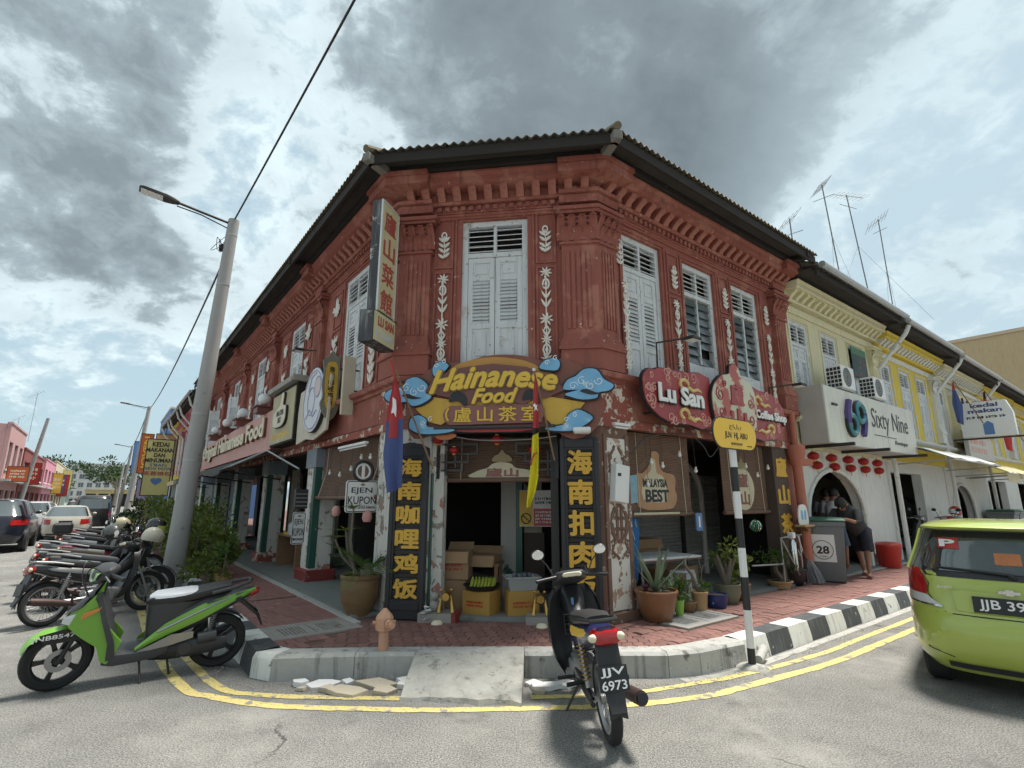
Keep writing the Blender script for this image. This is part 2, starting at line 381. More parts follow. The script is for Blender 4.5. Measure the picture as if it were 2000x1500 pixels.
def paver_mesh(wd,ln,wavy):
    P=paver_poly(wd-.007,ln-.007,wavy);n=len(P);cx=0
    ins=[(x*.93,y*.965) for x,y in P]
    return MB().add([(x,y,-.03) for x,y in P]+[(x,y,-.004) for x,y in P]+[(x,y,0) for x,y in ins],
                    [tuple(range(2*n,3*n))]+[(i+k,(i+1) % n+k,(i+1) % n+k+n,i+k+n) for k in (0,n) for i in range(n)])
ax,ay=PA.x,PA.y
regC=[(-1.75,6.86),(-2.12,5.53),(1.50,5.60),(1.68,5.66),(1.2,6.62)]
regL=[(FL@Vector((0.05,-.5,0)))[:2],(-2.12,5.53),kL(.74,.17),kL(-2.2,.17),(FL@Vector((-2.2,-.45,0)))[:2]]
regL2=[(FL@Vector((-2.2,-.45,0)))[:2],kL(-2.2,.17),kL(-2.3,.6),kL(-9,.6),(FL@Vector((-9,-.45,0)))[:2]]
regR=[(1.2,6.62),(1.68,5.66),kR(.5,.17),kR(14,.17),(FRr@Vector((14,-.12,0)))[:2],(FRr@Vector((.05,-.12,0)))[:2]]
holes=[[(-2.87,6.52),(-2.2,7.0),(-1.84,6.49),(-2.40,5.93)],[(1.60,6.68),(2.05,6.42),(2.95,7.18),(2.46,7.62)]]
spots=[]
for reg,ang,wd,ln,wavy in ((regC,0.02,.118,.235,1),(regL,-aL,.11,.225,0),(regL2,-aL,.11,.225,0),(regR,math.pi/2-(aL+math.pi/2) ,.118,.235,1)):
    cs,sn=math.cos(ang),math.sin(ang);xs=[p[0] for p in reg];ys=[p[1] for p in reg]
    c0=((min(xs)+max(xs))/2,(min(ys)+max(ys))/2);rad=max(max(xs)-min(xs),max(ys)-min(ys))*.75;nj=int(rad/wd);nk=int(rad/ln)
    for k in range(-nk,nk+1):
        for j in range(-nj,nj+1):
            lx,ly=j*wd+(wd/2 if (k % 2) else 0),k*ln
            x,y=c0[0]+lx*cs-ly*sn,c0[1]+lx*sn+ly*cs
            if inside((x,y),reg) and not any(inside((x,y),h) for h in holes): spots.append((x*x+y*y,x,y,ang,wavy,wd,ln))
spots.sort()
pm={1: paver_mesh(.118,.235,1),0: paver_mesh(.11,.225,0)}
pme={1: pm[1].mesh('paver'),0: pm[0].mesh('paver')}
pme[1].materials.append(m_paver);pme[0].materials.append(m_paverL)
rest={0: MB(),1: MB()}
for i,(d,x,y,a,wv,_,_) in enumerate(spots):
    M=T(x,y,PVZ+random.uniform(-.004,.004),a+random.uniform(-.02,.02),random.uniform(-.012,.012),random.uniform(-.012,.012))
    if i<300: link('paver',pme[wv],None,pave,M)
    else: rest[wv].mb(pm[wv],M)
stuff(rest[1].build('paver',m_paver,pave));stuff(rest[0].build('paver',m_paverL,pave))
# kerbs --------------------------------------------------------------
def kerb_seg(p0,p1,q0,q1,h=KH,ch=.05):
    """p outer line, q inner line"""
    def pr(p,q):
        p,q=Vector(p),Vector(q);d=(q-p).normalized()
        return [(p.x,p.y,-.05),(p.x+d.x*.015,p.y+d.y*.015,h-ch*1.6),(p.x+d.x*.05,p.y+d.y*.05,h),(q.x,q.y,h),(q.x,q.y,-.05)]
    a,b=pr(p0,q0),pr(p1,q1)
    return MB().loft([a,b])
def kerbthing(label): 
    return thing('kerb',I4,label,'kerb','kerbs round the corner')
kr=kerbthing('black and white striped kerb along the pavement by the lime green car')
for i in range(26):
    u0=.45+i*.5;g=.004
    kerb_seg(kR(u0+g),kR(u0+.5-g),kR(u0+g,.27),kR(u0+.5-g,.27),ch=.09).build('kerb_stone',(m_kwhite if i % 2==0 else m_kblack),kr)
kc=kerbthing('plain grey concrete kerb in front of the shop entrance')
cpts=[((-2.26,5.30),(-2.18,5.55)),((-1.5,5.37),(-1.5,5.60)),((-.9,5.39),(-.9,5.62)),((.12,5.40),(.12,5.63)),((.9,5.40),(.9,5.63)),((1.50,5.40),(1.46,5.63)),((1.84,5.49),(1.70,5.70)),(kR(.44),kR(.52,.25))]
for (a,b),(c,d) in zip(cpts[:-1],cpts[1:]):
    A_,B_=Vector(a),Vector(c);e=(B_-A_).normalized()*.003
    kerb_seg(A_+e,B_-e,Vector(b)+e,Vector(d)-e,ch=.018).build('kerb_stone',m_concrete,kc)
kerb_seg(kL(.78),(-2.262,5.302),kL(.70,.27),(-2.182,5.552),ch=.03).build('kerb_stone',m_kwhite,kc)
kl=kerbthing('black and white kerb beside the parked green scooter')
for i in range(16):
    u0=.78-i*.5
    kerb_seg(kL(u0),kL(u0-.49),kL(u0,.27),kL(u0-.49,.27),ch=.09).build('kerb_stone',(m_kblack if i % 2==0 else m_kwhite),kl)
# ramp ----------------------------------------------------------------
rb=MB();n=12;rnd=random.Random(3)
top,bot,low=[],[],[]
for i in range(n+1):
    f=i/n;jx=rnd.uniform(-.02,.02)
    top.append((-.93+1.05*f,5.46,.235));
    yb=4.83-.10*f+rnd.uniform(-.035,.025);bot.append((-.93+.99*f+jx,yb,.035+rnd.uniform(-.012,.01)));low.append((-.93+.99*f+jx*1.4,yb-.02,-.01))
mid1=[tuple(a[k]*.66+b[k]*.34 for k in (0,1))+((a[2]*.66+b[2]*.34)+rnd.uniform(-.006,.012),) for a,b in zip(top,bot)]
mid2=[tuple(a[k]*.33+b[k]*.67 for k in (0,1))+((a[2]*.33+b[2]*.67)+rnd.uniform(-.006,.012),) for a,b in zip(top,bot)]
back=[(p[0],5.50,-.01) for p in top]
rb.loft([back,top,mid1,mid2,bot,low],False,False)
for e in (0,n):
    ring=[back[e],top[e],mid1[e],mid2[e],bot[e],low[e]];rb.add(ring,[tuple(range(6)) if e else tuple(range(5,-1,-1))])
tag(rb.build('ramp',m_ramp),'rough cement ramp over the kerb at the entrance','ramp')
# yellow lines ---------------------------------------------------------
m_yel=surf('worn yellow road paint',(.62,.50,.17),.8,var=.12,vs_=4,wear=((.22,.215,.20),.55,6,.06),wear2=((.34,.315,.24),.52,34,.1),bump=.3,bs=90)
def smooth(pts,k=8):
    out=[];P=[Vector(p) for p in pts];P=[2*P[0]-P[1]]+P+[2*P[-1]-P[-2]]
    for i in range(1,len(P)-2):
        for j in range(k):
            t_=j/k;a,b,c,d=P[i-1:i+3]
            out.append(.5*((2*b)+(-a+c)*t_+(2*a-5*b+4*c-d)*t_**2+(-a+3*b-3*c+d)*t_**3))
    out.append(P[-2]);return out
def ribbon(name,pts,wdt,z,mat,label,cat):
    P=smooth(pts);L_,R2=[],[];rr=random.Random(len(name)+int(wdt*100))
    for i,p in enumerate(P):
        d=(P[min(i+1,len(P)-1)]-P[max(i-1,0)]).normalized();nn=Vector((-d.y,d.x));w1,w2=wdt/2+rr.uniform(-.008,.006),wdt/2+rr.uniform(-.008,.006)
        L_.append((p.x+nn.x*w1,p.y+nn.y*w1,z));R2.append((p.x-nn.x*w2,p.y-nn.y*w2,z))
    return structure(MB().loft([R2,L_],False,False).build(name,mat))
lL=lambda u,o: tuple((FL@Vector((-u,-KL-o,0)))[:2]);lR=lambda u,o: tuple((FRr@Vector((u,-KRr-o,0)))[:2])
inner=[lL(20,.38),lL(8,.38),lL(3,.40),lL(.9,.42),(-2.72,5.22),(-2.2,4.97),(-1.5,4.90),(-.93,4.88)]
ribbon('road_marking',inner,.09,.004,m_yel,'','')
ribbon('road_marking',[(.16,4.91),(.7,4.95),(1.2,5.06),(1.7,5.26),(2.2,5.48),lR(1.42,.29),lR(2.5,.30),lR(4.2,.32),lR(6,.33),lR(12,.34)],.085,.004,m_yel,'','')
outer=[lL(20,.64),lL(8,.64),lL(3,.66),lL(1.2,.66),(-3.0,5.18),(-2.6,4.93),(-2.0,4.73),(-1.3,4.66),(-.6,4.63),(.2,4.67),(.7,4.70),(1.2,4.79),(1.75,4.97),(2.2,5.22),lR(1.2,.50),lR(2.5,.53),lR(4.2,.55),lR(6,.56),lR(12,.57)]
ribbon('road_marking',outer,.10,.004,m_yel,'','')
ribbon('gutter_strip',[(1.6,5.33),(2.05,5.50),lR(.75,.07),lR(2,.07),lR(5,.07),lR(12,.07)],.10,.003,surf('cement gutter',(.38,.37,.34),.9,var=.2,vs_=6,wear=((.2,.2,.18),.55,8,.1)),'','')
# patch of sandy dirt against the kerb
def blobpoly(cx,cy,rx,ry,n=18,seed=1,j=.22):
    r=random.Random(seed);return [(cx+math.cos(2*math.pi*i/n)*rx*r.uniform(1-j,1+j),cy+math.sin(2*math.pi*i/n)*ry*r.uniform(1-j,1+j)) for i in range(n)]
# drain covers ----------------------------------------------------------
m_grate=surf('dirty cast cement',(.30,.28,.255),.9,var=.2,vs_=8,wear=((.2,.1,.085),.6,5,.1),bump=.6)
m_grateR=surf('grey cement cover',(.24,.24,.235),.9,var=.2,vs_=8,wear=((.14,.14,.13),.58,6,.1),bump=.6)
def drain(cx,cy,rz,lx,ly,panels,mat,label):
    t=thing('drain_cover',T(cx,cy,PVZ-.018,rz),label,'drain cover','drain covers in the pavement')
    f=MB();e=.07
    for b in ((-lx,lx,-ly,-ly+e),(-lx,lx,ly-e,ly),(-lx,-lx+e,-ly+e,ly-e),(lx-e,lx,-ly+e,ly-e)): f.box(*b,0,.026,.004)
    f.build('frame',m_grate,t)
    pw=(2*lx-2*e)/panels
    for p in range(panels):
        x0=-lx+e+p*pw;g=MB();ns=7;m2=.07
        g.box(x0+.006,x0+pw-.006,-ly+e,-ly+e+m2,0,.02);g.box(x0+.006,x0+pw-.006,ly-e-m2,ly-e,0,.02)
        span=pw-.012-2*m2;sw=span/(2*ns+1)
        g.box(x0+.006,x0+.006+m2,-ly+e+m2,ly-e-m2,0,.02);g.box(x0+pw-.006-m2,x0+pw-.006,-ly+e+m2,ly-e-m2,0,.02)
        for k in range(ns+1): g.box(x0+.006+m2+2*k*sw,x0+.006+m2+(2*k+1)*sw,-ly+e+m2,ly-e-m2,0,.02)
        g.build('grating',mat,t)
    MB().box(-lx+.03,lx-.03,-ly+.03,ly-.03,-.002,.004).build('sump',m_black,t)
drain(-2.33,6.47,R_(38),.50,.33,2,m_grate,'cracked cement drain cover with two slotted panels near the hydrant')
drain(2.27,7.02,R_(37.4),.55,.32,2,m_grateR,'grey drain cover beside the big brown flower pot')
# edge strips along the facades
m_strip=surf('pale cement edge',(.42,.41,.38),.9,var=.2,vs_=5,wear=((.25,.24,.22),.58,6,.1),bump=.4)
structure(MB().box(-16,.12,-.50,-.40,.0,PVZ+.012,.004).build('floor_edge',m_strip,None,FL))
structure(MB().box(5.1,40,-.16,-.06,.0,PVZ+.012,.004).build('floor_edge',m_strip,None,FRr))
m_redfloor=surf('red oxide floor',(.22,.035,.03),.6,var=.2,wear=((.25,.22,.2),.62,5,.1))
m_cfloor=surf('worn grey floor',(.20,.21,.20),.7,var=.2,vs_=2,wear=((.12,.13,.12),.58,3,.15))
structure(MB().box(-16,-.2,-.398,3.0,.0,PVZ+.03).build('five_foot_way_floor',m_cfloor,None,FL))
structure(MB().box(.35,40,-.058,3.0,.0,PVZ+.03).build('five_foot_way_floor',m_cfloor,None,FRr))
# grit and leaf litter gathered along the gutter
gr=MB();q=random.Random(77);P_=smooth([Vector(p) for p in ((-3.2,6.0),(-2.35,5.22),(-1.4,5.26),(-.3,5.3),(.9,5.3),(1.6,5.3),(2.2,5.6),(3.4,6.45),(5.6,8.1))],30)
for i in range(520):
    p=q.choice(P_)+Vector((q.gauss(0,.05),-abs(q.gauss(0,.13))-.02));a=q.uniform(.004,.016);t_=q.uniform(0,3);z=.003
    gr.add([(p.x+a*math.cos(t_+k*1.57)*(1 if k % 2 else .6),p.y+a*math.sin(t_+k*1.57)*(1 if k % 2 else .6),z) for k in range(4)]+[(p.x,p.y,z+a*.6)],[(0,1,4),(1,2,4),(2,3,4),(3,0,4)])
for i in range(160):
    x,y=q.uniform(-4,5),q.uniform(2.2,5.2);a=q.uniform(.004,.012);gr.add([(x-a,y-a,.003),(x+a,y-a*.4,.003),(x+a*.3,y+a,.003),(x,y,.003+a*.7)],[(0,1,3),(1,2,3),(2,0,3)])
stuff(tag(gr.build('grit',surf('pale grit',(.34,.31,.25),.9,var=.5,vs_=9)),'loose grit and leaf litter scattered along the gutter','grit'))
# plaster rubble by the kerb
m_plw=surf('broken white plaster',(.68,.67,.66),.85,var=.1,bump=.5,wear=((.4,.36,.3),.62,9,.1))
m_pltan=surf('broken tan tile',(.46,.40,.31),.85,var=.15,bump=.4)
rub=[(-1.93,5.18,.075,.04,0),(-1.72,5.17,.15,.06,0),(-1.50,5.23,.06,.05,0),(-1.86,5.07,.05,.03,1),(-1.63,5.05,.07,.035,1),(-1.43,4.99,.16,.075,1),(-1.22,5.17,.20,.07,1),(-1.13,5.02,.12,.06,1),
       (-.98,5.13,.08,.055,0),(-.98,5.24,.07,.05,0),(.20,5.20,.06,.06,0),(.30,5.10,.16,.055,0),(.47,5.16,.13,.06,0),(.24,5.0,.06,.03,1)]
adj=['small white plaster shard at the far left of the rubble','long white plaster slab at the left of the rubble','upright white plaster splinter against the kerb','tiny tan chip in front of the left rubble','small tan chip beside the long white slab','flat tan tile piece nearest the road','largest tan tile slab leaning on the kerb','tan tile piece in the middle of the rubble','white plaster lump close to the ramp','white plaster wedge against the kerb near the ramp','square white plaster bit just right of the ramp','long white plaster slab right of the ramp','white plaster slab beside the black motorcycle','dark tan chip at the foot of the ramp']
for i,(x,y,a,b,k) in enumerate(rub):
    p=blobpoly(0,0,a*1.05,b*1.1,(5,6,4,5)[i % 4],i+5,.38);h=.022+.02*random.random()
    lo,hi=[(q[0]*1.05,q[1]*1.05,0) for q in p],[(q[0],q[1],h) for q in p];cap=[(q[0]*.97,q[1]*.97,h+.003) for q in p]
    tag(MB().loft([lo,hi,cap]).build('plaster_fragment',m_plw if k==0 else m_pltan,None,T(x,y,.006,0,R_(random.uniform(2,16)),R_(random.uniform(-6,6))),15),adj[i],'rubble','broken plaster by the kerb')
# ------------------------------------------------------------------ the red corner shophouse
shop=thing('corner_shophouse',Matrix.Translation(PA),'red two-storey corner shophouse with white shutters and a corrugated roof','shophouse')
def wall_grid(x0,x1,z0,z1,ops,y0,y1):
    """wall between y0 (street) and y1 with rectangular openings (x0,x1,z0,z1)"""
    mb=MB();xs=sorted({x0,x1} | {o[0] for o in ops} | {o[1] for o in ops});zs=sorted({z0,z1} | {o[2] for o in ops} | {o[3] for o in ops})
    hole=lambda x,z: any(o[0]<x<o[1] and o[2]<z<o[3] for o in ops)
    for a,b in zip(xs[:-1],xs[1:]):
        for c,d in zip(zs[:-1],zs[1:]):
            if hole((a+b)/2,(c+d)/2): continue
            mb.quad((a,y0,c),(b,y0,c),(b,y0,d),(a,y0,d));mb.quad((b,y1,c),(a,y1,c),(a,y1,d),(b,y1,d))
    for (a,b,c,d) in list(ops):
        mb.quad((a,y0,c),(a,y0,d),(a,y1,d),(a,y1,c));mb.quad((b,y0,d),(b,y0,c),(b,y1,c),(b,y1,d))
        mb.quad((a,y0,d),(b,y0,d),(b,y1,d),(a,y1,d));mb.quad((b,y0,c),(a,y0,c),(a,y1,c),(b,y1,c))
    mb.quad((x0,y1,z0),(x0,y0,z0),(x0,y0,z1),(x0,y1,z1));mb.quad((x1,y0,z0),(x1,y1,z0),(x1,y1,z1),(x1,y0,z1))
    mb.quad((x0,y0,z0),(x0,y1,z0),(x1,y1,z0),(x1,y0,z0));mb.quad((x0,y0,z1),(x1,y0,z1),(x1,y1,z1),(x0,y1,z1))
    return mb
SLATS={}
def slat_mesh(w_,d=.055,mat=None):
    k=(round(w_,3),d,mat.name)
    if k not in SLATS:
        me=MB().box(-w_/2,w_/2,-d/2,d/2,-.006,.006).mesh('slat');me.materials.append(mat);SLATS[k]=me
    return SLATS[k]
def louvre(parent,M,x0,x1,z0,z1,y,n,mat,joined=False,ang=38):
    w_=x1-x0;st=(z1-z0)/n;rr=random.Random(int(abs(x0*991+z0*77)))
    if joined: mb=MB()
    for i in range(n):
        a=R_(ang+rr.uniform(-9,9));t=rr.uniform(-.012,.012)
        Mi=M@Matrix.Translation(((x0+x1)/2,y,z0+st*(i+.5)))@Matrix.Rotation(t,4,'Y')@Matrix.Rotation(a,4,'X')
        if joined: mb.box(-w_/2,w_/2,-st*.62,st*.62,-.006,.006,0,M.inverted()@Mi)
        else: link('slat',slat_mesh(w_,round(st*1.2,3),mat),None,parent,Mi)
    if joined: stuff(mb.build('slat',mat,parent,M))
def shutter_leaf(win,M,x0,x1,z0,z1,y,mat,joined,hinge=None):
    """panelled and louvred leaf"""
    if hinge is not None:
        hx,ang=hinge;M=M@Matrix.Translation((hx,y,0))@Matrix.Rotation(ang,4,'Z')@Matrix.Translation((-hx,-y,0))
    b=.075;H_=z1-z0;za=z1-H_*.20;zb=z0+H_*.36
    f=MB()
    f.box(x0,x0+b,y-.02,y+.02,z0,z1,.004);f.box(x1-b,x1,y-.02,y+.02,z0,z1,.004)
    for (c,d) in ((z0,z0+.09),(zb-.05,zb+.03),(za-.03,za+.05),(z1-.08,z1)): f.box(x0+b,x1-b,y-.019,y+.019,c,d)
    f.box(x0+b,x1-b,y-.004,y+.012,z0+.09,zb-.05);f.box(x0+b+.04,x1-b-.04,y-.014,y-.003,z0+.13,zb-.09,.006)
    f.box(x0+b,x1-b,y-.004,y+.012,za+.05,z1-.08);f.box(x0+b+.03,x1-b-.03,y-.014,y-.003,za+.07,z1-.10,.006)
    s=f.build('shutter',mat,win,M)
    louvre(win,M,x0+b,x1-b,zb+.03,za-.03,y,12,mat,joined,60)
def window(parent,M,x0,x1,z0,z1,kind='shutter',mat=None,joined=False,ydepth=.10,tr=.42,open_=0):
    mat=mat or m_shutter;b=.085;y=ydepth
    f=MB();f.box(x0-.03,x0+b,y-.05,y+.05,z0,z1,.004);f.box(x1-b,x1+.03,y-.05,y+.05,z0,z1,.004);f.box(x0+b,x1-b,y-.049,y+.049,z1-b,z1,.004)
    zt=z1-b-tr;f.box(x0+b,x1-b,y-.046,y+.046,zt-.07,zt);xm=(x0+x1)/2;f.box(xm-.022,xm+.022,y-.04,y+.04,zt,z1-b)
    w_=f.build('window',mat,parent,M)
    MB().box(x0,x1,y+.10,y+.13,z0,z1).build('shade_sheet',m_black,w_,M)  # black sheet close behind the frame, painted as the shade of the room
    for (a,c) in ((x0+b,xm-.022),(xm+.022,x1-b)): louvre(w_,M,a,c,zt+.005,z1-b-.005,y+.0,5,mat,joined,30)
    if kind=='shutter':
        for k,(a,c) in enumerate(((x0+b,xm-.002),(xm+.002,x1-b))):
            shutter_leaf(w_,M,a+.002,c-.002,z0,zt-.072,y-.01,mat,joined,((x0+b) if k==0 else (x1-b),(-1 if k==0 else 1)*R_(open_)) if open_ else None)
    else:
        zb=z0+(zt-z0)*.34
        MB().box(xm-.018,xm+.018,y-.03,y+.03,zb,zt-.07).build('mullion',mat,w_,M)
        rr=random.Random(int(x0*100));npn=8;st=(zt-.07-zb)/npn
        for (a,c) in ((x0+b,xm-.018),(xm+.018,x1-b)):
            for i in range(npn):
                if kind=='broken' and a>xm and i==1: continue
                MB().box(a,c,-.003,.003,-st*.54,st*.54).build('pane',m_glass,w_,M@Matrix.Translation((0,y,zb+st*(i+.5)))@Matrix.Rotation(R_(-14+rr.uniform(-5,5)),4,'X'))
        bd=MB();prev=0
        poly=[(x0+b,z0),(x1-b,z0),(x1-b,zb+rr.uniform(-.02,.02)),(xm,zb+rr.uniform(-.03,.01)),(x0+b,zb)]
        bd.prism(poly,y-.025,y-.008).build('panel',mat,w_,M)
    return w_
def petal(mb,cx,cz,ln,wd,ang,th=.018,y=0.0):
    """a raised pointed leaf lying on the wall, root at cx,cz"""
    ca,sa=math.sin(ang),math.cos(ang);prof=[(0,.12),(.2,.75),(.45,1.0),(.75,.72),(1,.08)];rows=[]
    for t,w_ in prof:
        px,pz=cx+ca*ln*t,cz+sa*ln*t;hw=wd/2*w_
        rows.append([(px-sa*hw,y,pz+ca*hw),(px-sa*hw*.6,y-th*(.4+.6*w_),pz+ca*hw*.6),(px+sa*hw*.6,y-th*(.4+.6*w_),pz-ca*hw*.6),(px+sa*hw,y,pz-ca*hw)])
    mb.loft(rows,False,False)
    return mb
def ringoval(mb,cx,cz,rx,rz,r=.014,y=0.0): mb.tube([(cx+rx*math.cos(2*math.pi*i/14),y-.006,cz+rz*math.sin(2*math.pi*i/14)) for i in range(14)],r,6,False,True)
def relief_string(h,seed=0,w_=.10):
    """hanging string of flowers and leaves, height h, origin at its bottom centre"""
    mb=MB();r=random.Random(seed);z=h;k=h/1.95
    mb.tube([(0,-.004,.02),(0,-.004,h*.5),(0,-.004,h-.08)],.010,6)
    def flower(z,R2):
        for i in range(8): petal(mb,0,z,R2,R2*.34,2*math.pi*i/8+.2)
        mb.sphere((0,-.016,z),R2*.25,8,5,(1,.6,1))
    def tulip(z,s,flip=1):
        for a in (-.5,.5): petal(mb,0,z,s,s*.26,a if flip>0 else math.pi-a)
        petal(mb,0,z,s*.8,s*.2,0 if flip>0 else math.pi)
    flower(h-.12*k,.125*k);ringoval(mb,0,h-.36*k,.06*k,.10*k);petal(mb,0,h-.42*k,.13*k,.06*k,0)
    tulip(h-.66*k,.19*k);tulip(h-.84*k,.21*k);flower(h-1.08*k,.14*k);tulip(h-1.2*k,.14*k,-1);tulip(h-1.42*k,.17*k)
    flower(h-1.48*k,.11*k);ringoval(mb,0,h-1.68*k,.065*k,.10*k);petal(mb,0,h-1.74*k,.12*k,.07*k,0);flower(h-1.86*k,.12*k)
    return mb
def relief_leaf(h,seed=0):
    """short sprig of paired leaves under a curl"""
    mb=MB();r=random.Random(seed)
    mb.tube([(0,-.008,0),(.012,-.008,h*.4),(-.006,-.008,h*.7),(0,-.008,h*.85)],.009,6)
    for i in range(4):
        z=h*(.02+.2*i)
        for s in (-1,1): petal(mb,0,z+r.uniform(-.01,.01),h*.27,h*.12,s*.85)
    ringoval(mb,0,h*.86,.035,h*.12,.013)
    return mb
def relief_plant(h,seed=0):
    """leafy plant of the long side: tall leaf pairs growing upward"""
    mb=MB();r=random.Random(seed);z=0
    mb.tube([(0,-.008,0),(.01,-.008,h*.5),(0,-.008,h*.9)],.012,6)
    n=5
    for i in range(n):
        z=h*(.0+.19*i);s0=h*.26
        for s in (-1,1): petal(mb,0,z,s0,s0*.34,s*(.55+.12*(i % 2)))
    petal(mb,0,h*.74,h*.26,h*.07,0)
    ringoval(mb,0,h*.36,.05,h*.06,.014)
    return mb
def relief_bunch(h,seed=0):
    mb=MB();r=random.Random(seed)
    for i in range(9): petal(mb,r.uniform(-.02,.02),h*.35+r.uniform(-.05,.05),h*r.uniform(.42,.6),h*.17,-1.5+3.0*i/8+r.uniform(-.1,.1))
    for i in range(5): petal(mb,0,h*.45,h*r.uniform(.3,.42),h*.13,math.pi-.8+1.6*i/4)
    return mb
def put_relief(mb,M,x,z,y=-.034,label=None): return mb.build('floral_relief',m_relief,shop,M@Matrix.Translation((x,y,z)))
def strips(parent,M,rects,mat,w_=.03,p=.022,y=0.0):
    """thin raised frames round rectangles"""
    for (x0,x1,z0,z1) in rects:
        mb=MB();mb.box(x0,x0+w_,y-p,y+.01,z0,z1);mb.box(x1-w_,x1,y-p,y+.01,z0,z1);mb.box(x0+w_,x1-w_,y-p,y+.01,z1-w_,z1);mb.box(x0+w_,x1-w_,y-p,y+.01,z0,z0+w_)
        mb.build('panel_moulding',mat,parent,M)
def acanthus(mb,x,y,z,h,w_,curl,lean=0):
    rows=[]
    for t in (0,.3,.55,.75,.9,1.0):
        yy=y-.012-curl*max(0,t-.35)**1.6*2.2;zz=z+h*(t if t<.9 else .9-(t-.9)*.9);hw=w_/2*(1.0-.75*max(0,t-.45)**1.2);xx=x+lean*t
        rows.append([(xx-hw,yy+.012,zz),(xx-hw*.45,yy-.006,zz),(xx,yy+.004,zz),(xx+hw*.45,yy-.006,zz),(xx+hw,yy+.012,zz)])
    mb.loft(rows,False,False);
def pilaster(parent,M,x0,x1,el=0,er=0,mat=None,z0=3.34,zb=3.62,zs=3.82,zc=5.16,zt=5.72,p=.10,flutes=5):
    """el/er: 1 where the face meets its neighbour round a corner"""
    mat=mat or m_red;k=math.tan(R_(22.5))
    X0=lambda d: x0-(d*k if el else 0) ;X1=lambda d: x1+(d*k if er else 0)
    def st(mb,d,za,zb_): mb.slab([(x0-(0 if el else d-p),.0),(X0(d)-(0 if el else d-p),-d),(X1(d)+(0 if er else d-p),-d),(x1+(0 if er else d-p),.0)],za,zb_)
    b=MB();st(b,p+.035,z0,zb);
    for d,a,c in ((p+.06,zb,zb+.05),(p+.045,zb+.05,zb+.09),(p+.03,zb+.09,zb+.14),(p+.012,zb+.14,zs)): st(b,d,a,c)
    b.build('pilaster_base',mat,parent,M)
    s=MB();st(s,p,zs,zc);wdt=x1-x0;n=flutes;g=wdt*.10
    for i in range(n):
        a=x0+g+(wdt-2*g)*(i+.18)/n;c=x0+g+(wdt-2*g)*(i+.82)/n
        s.prism([(a,zs+.10),(c,zs+.10),(c,zc-.12),((a+c)/2,zc-.09),(a,zc-.12)],-p-.016,-p+.01)
    s.build('pilaster_shaft',mat,parent,M)
    c=MB();H_=zt-zc
    st(c,p+.03,zc,zc+.035)
    st(c,p,zc+.035,zc+H_*.80);st(c,p+.07,zt-.10,zt-.055);st(c,p+.10,zt-.055,zt)
    nl=3
    for i in range(nl): acanthus(c,x0+wdt*(i+.5)/nl,-p,zc+.04,H_*.42,wdt/nl*1.0,.10)
    for i in range(nl+1): acanthus(c,x0+wdt*i/nl,-p-.01,zc+.06,H_*.66,wdt/nl*.9,.13)
    for i in range(nl):
        cx=x0+wdt*(i+.5)/nl;r0=wdt/nl*.46
        c.tube([(cx+r0*math.cos(t),-p-.045,zt-.24+r0*1.1*math.sin(t)) for t in [math.pi*q/8 for q in range(9)]],.016,6)
        c.sphere((cx,-p-.05,zt-.235),.026,8,5)
    for xx in (x0,x1): c.tube([(xx+.03*math.cos(t)*(1-t/9),-p-.075,zt-.15+.035*math.sin(t)*(1-t/9)) for t in [q*.8 for q in range(9)]],.014,6)
    c.build('pilaster_capital',mat,parent,M)
# upper walls ---------------------------------------------------------
ZB,ZT=2.62,6.25
wC=[(.86,1.83,3.50,5.70)]
wR=[(.61,1.54,3.22,5.60),(2.13,3.05,3.22,5.58),(3.63,4.57,3.22,5.58)]
lc=[1.92+3.66*i for i in range(5)]
wL=[(-c-.52,-c+.52,3.35,5.62) for c in lc]
wall_grid(0,CW,ZB,ZT,wC,0,.22).build('wall',m_red,shop,FC)
wall_grid(0,5.50,ZB,ZT,wR,0,.22).build('wall',m_red,shop,FRr)
wall_grid(-18.3,0,ZB,ZT,wL,0,.22).build('wall',m_red,shop,FL)
window(shop,FC,*wC[0])
window(shop,FRr,*wR[0]);window(shop,FRr,*wR[1],kind='broken');window(shop,FRr,*wR[2],kind='glass')
for i,o in enumerate(wL): window(shop,FL,*o,joined=i>1,ydepth=.06,open_=(0,0,0,35,60)[i])
strips(shop,FC,[(.76,1.93,3.45,5.78),(.46,.74,4.95,5.74),(.46,.74,3.45,4.90),(1.95,2.24,4.95,5.74),(1.95,2.24,3.45,4.90)],m_red)
strips(shop,FRr,[(o[0]-.09,o[1]+.09,3.30,o[3]+.07) for o in wR]+[(1.68,2.0,3.35,4.85),(1.68,2.0,4.9,5.6),(3.18,3.50,3.35,4.85),(3.18,3.5,4.9,5.6)],m_red)
strips(shop,FL,[(o[0]-.09,o[1]+.09,3.30,o[3]+.07) for o in wL]+[(s*.93-c-.22,s*.93-c+.22,a,b) for c in lc for s in (-1,1) for a,b in ((3.4,4.80),(4.85,5.55))],m_red)
put_relief(relief_string(1.40,1),FC,.60,3.46);put_relief(relief_leaf(.42,1),FC,.60,5.10);put_relief(relief_string(1.42,2),FC,2.09,3.46);put_relief(relief_leaf(.42,2),FC,2.09,5.10)
put_relief(relief_string(1.35,3),FRr,.50,3.40,-.12-.0);put_relief(relief_leaf(.40,3),FRr,.50,5.02,-.04)
for x in (1.84,3.34,4.80): put_relief(relief_string(1.42,int(x*10)),FRr,x,3.38);put_relief(relief_leaf(.40,int(x*7)),FRr,x,4.98)
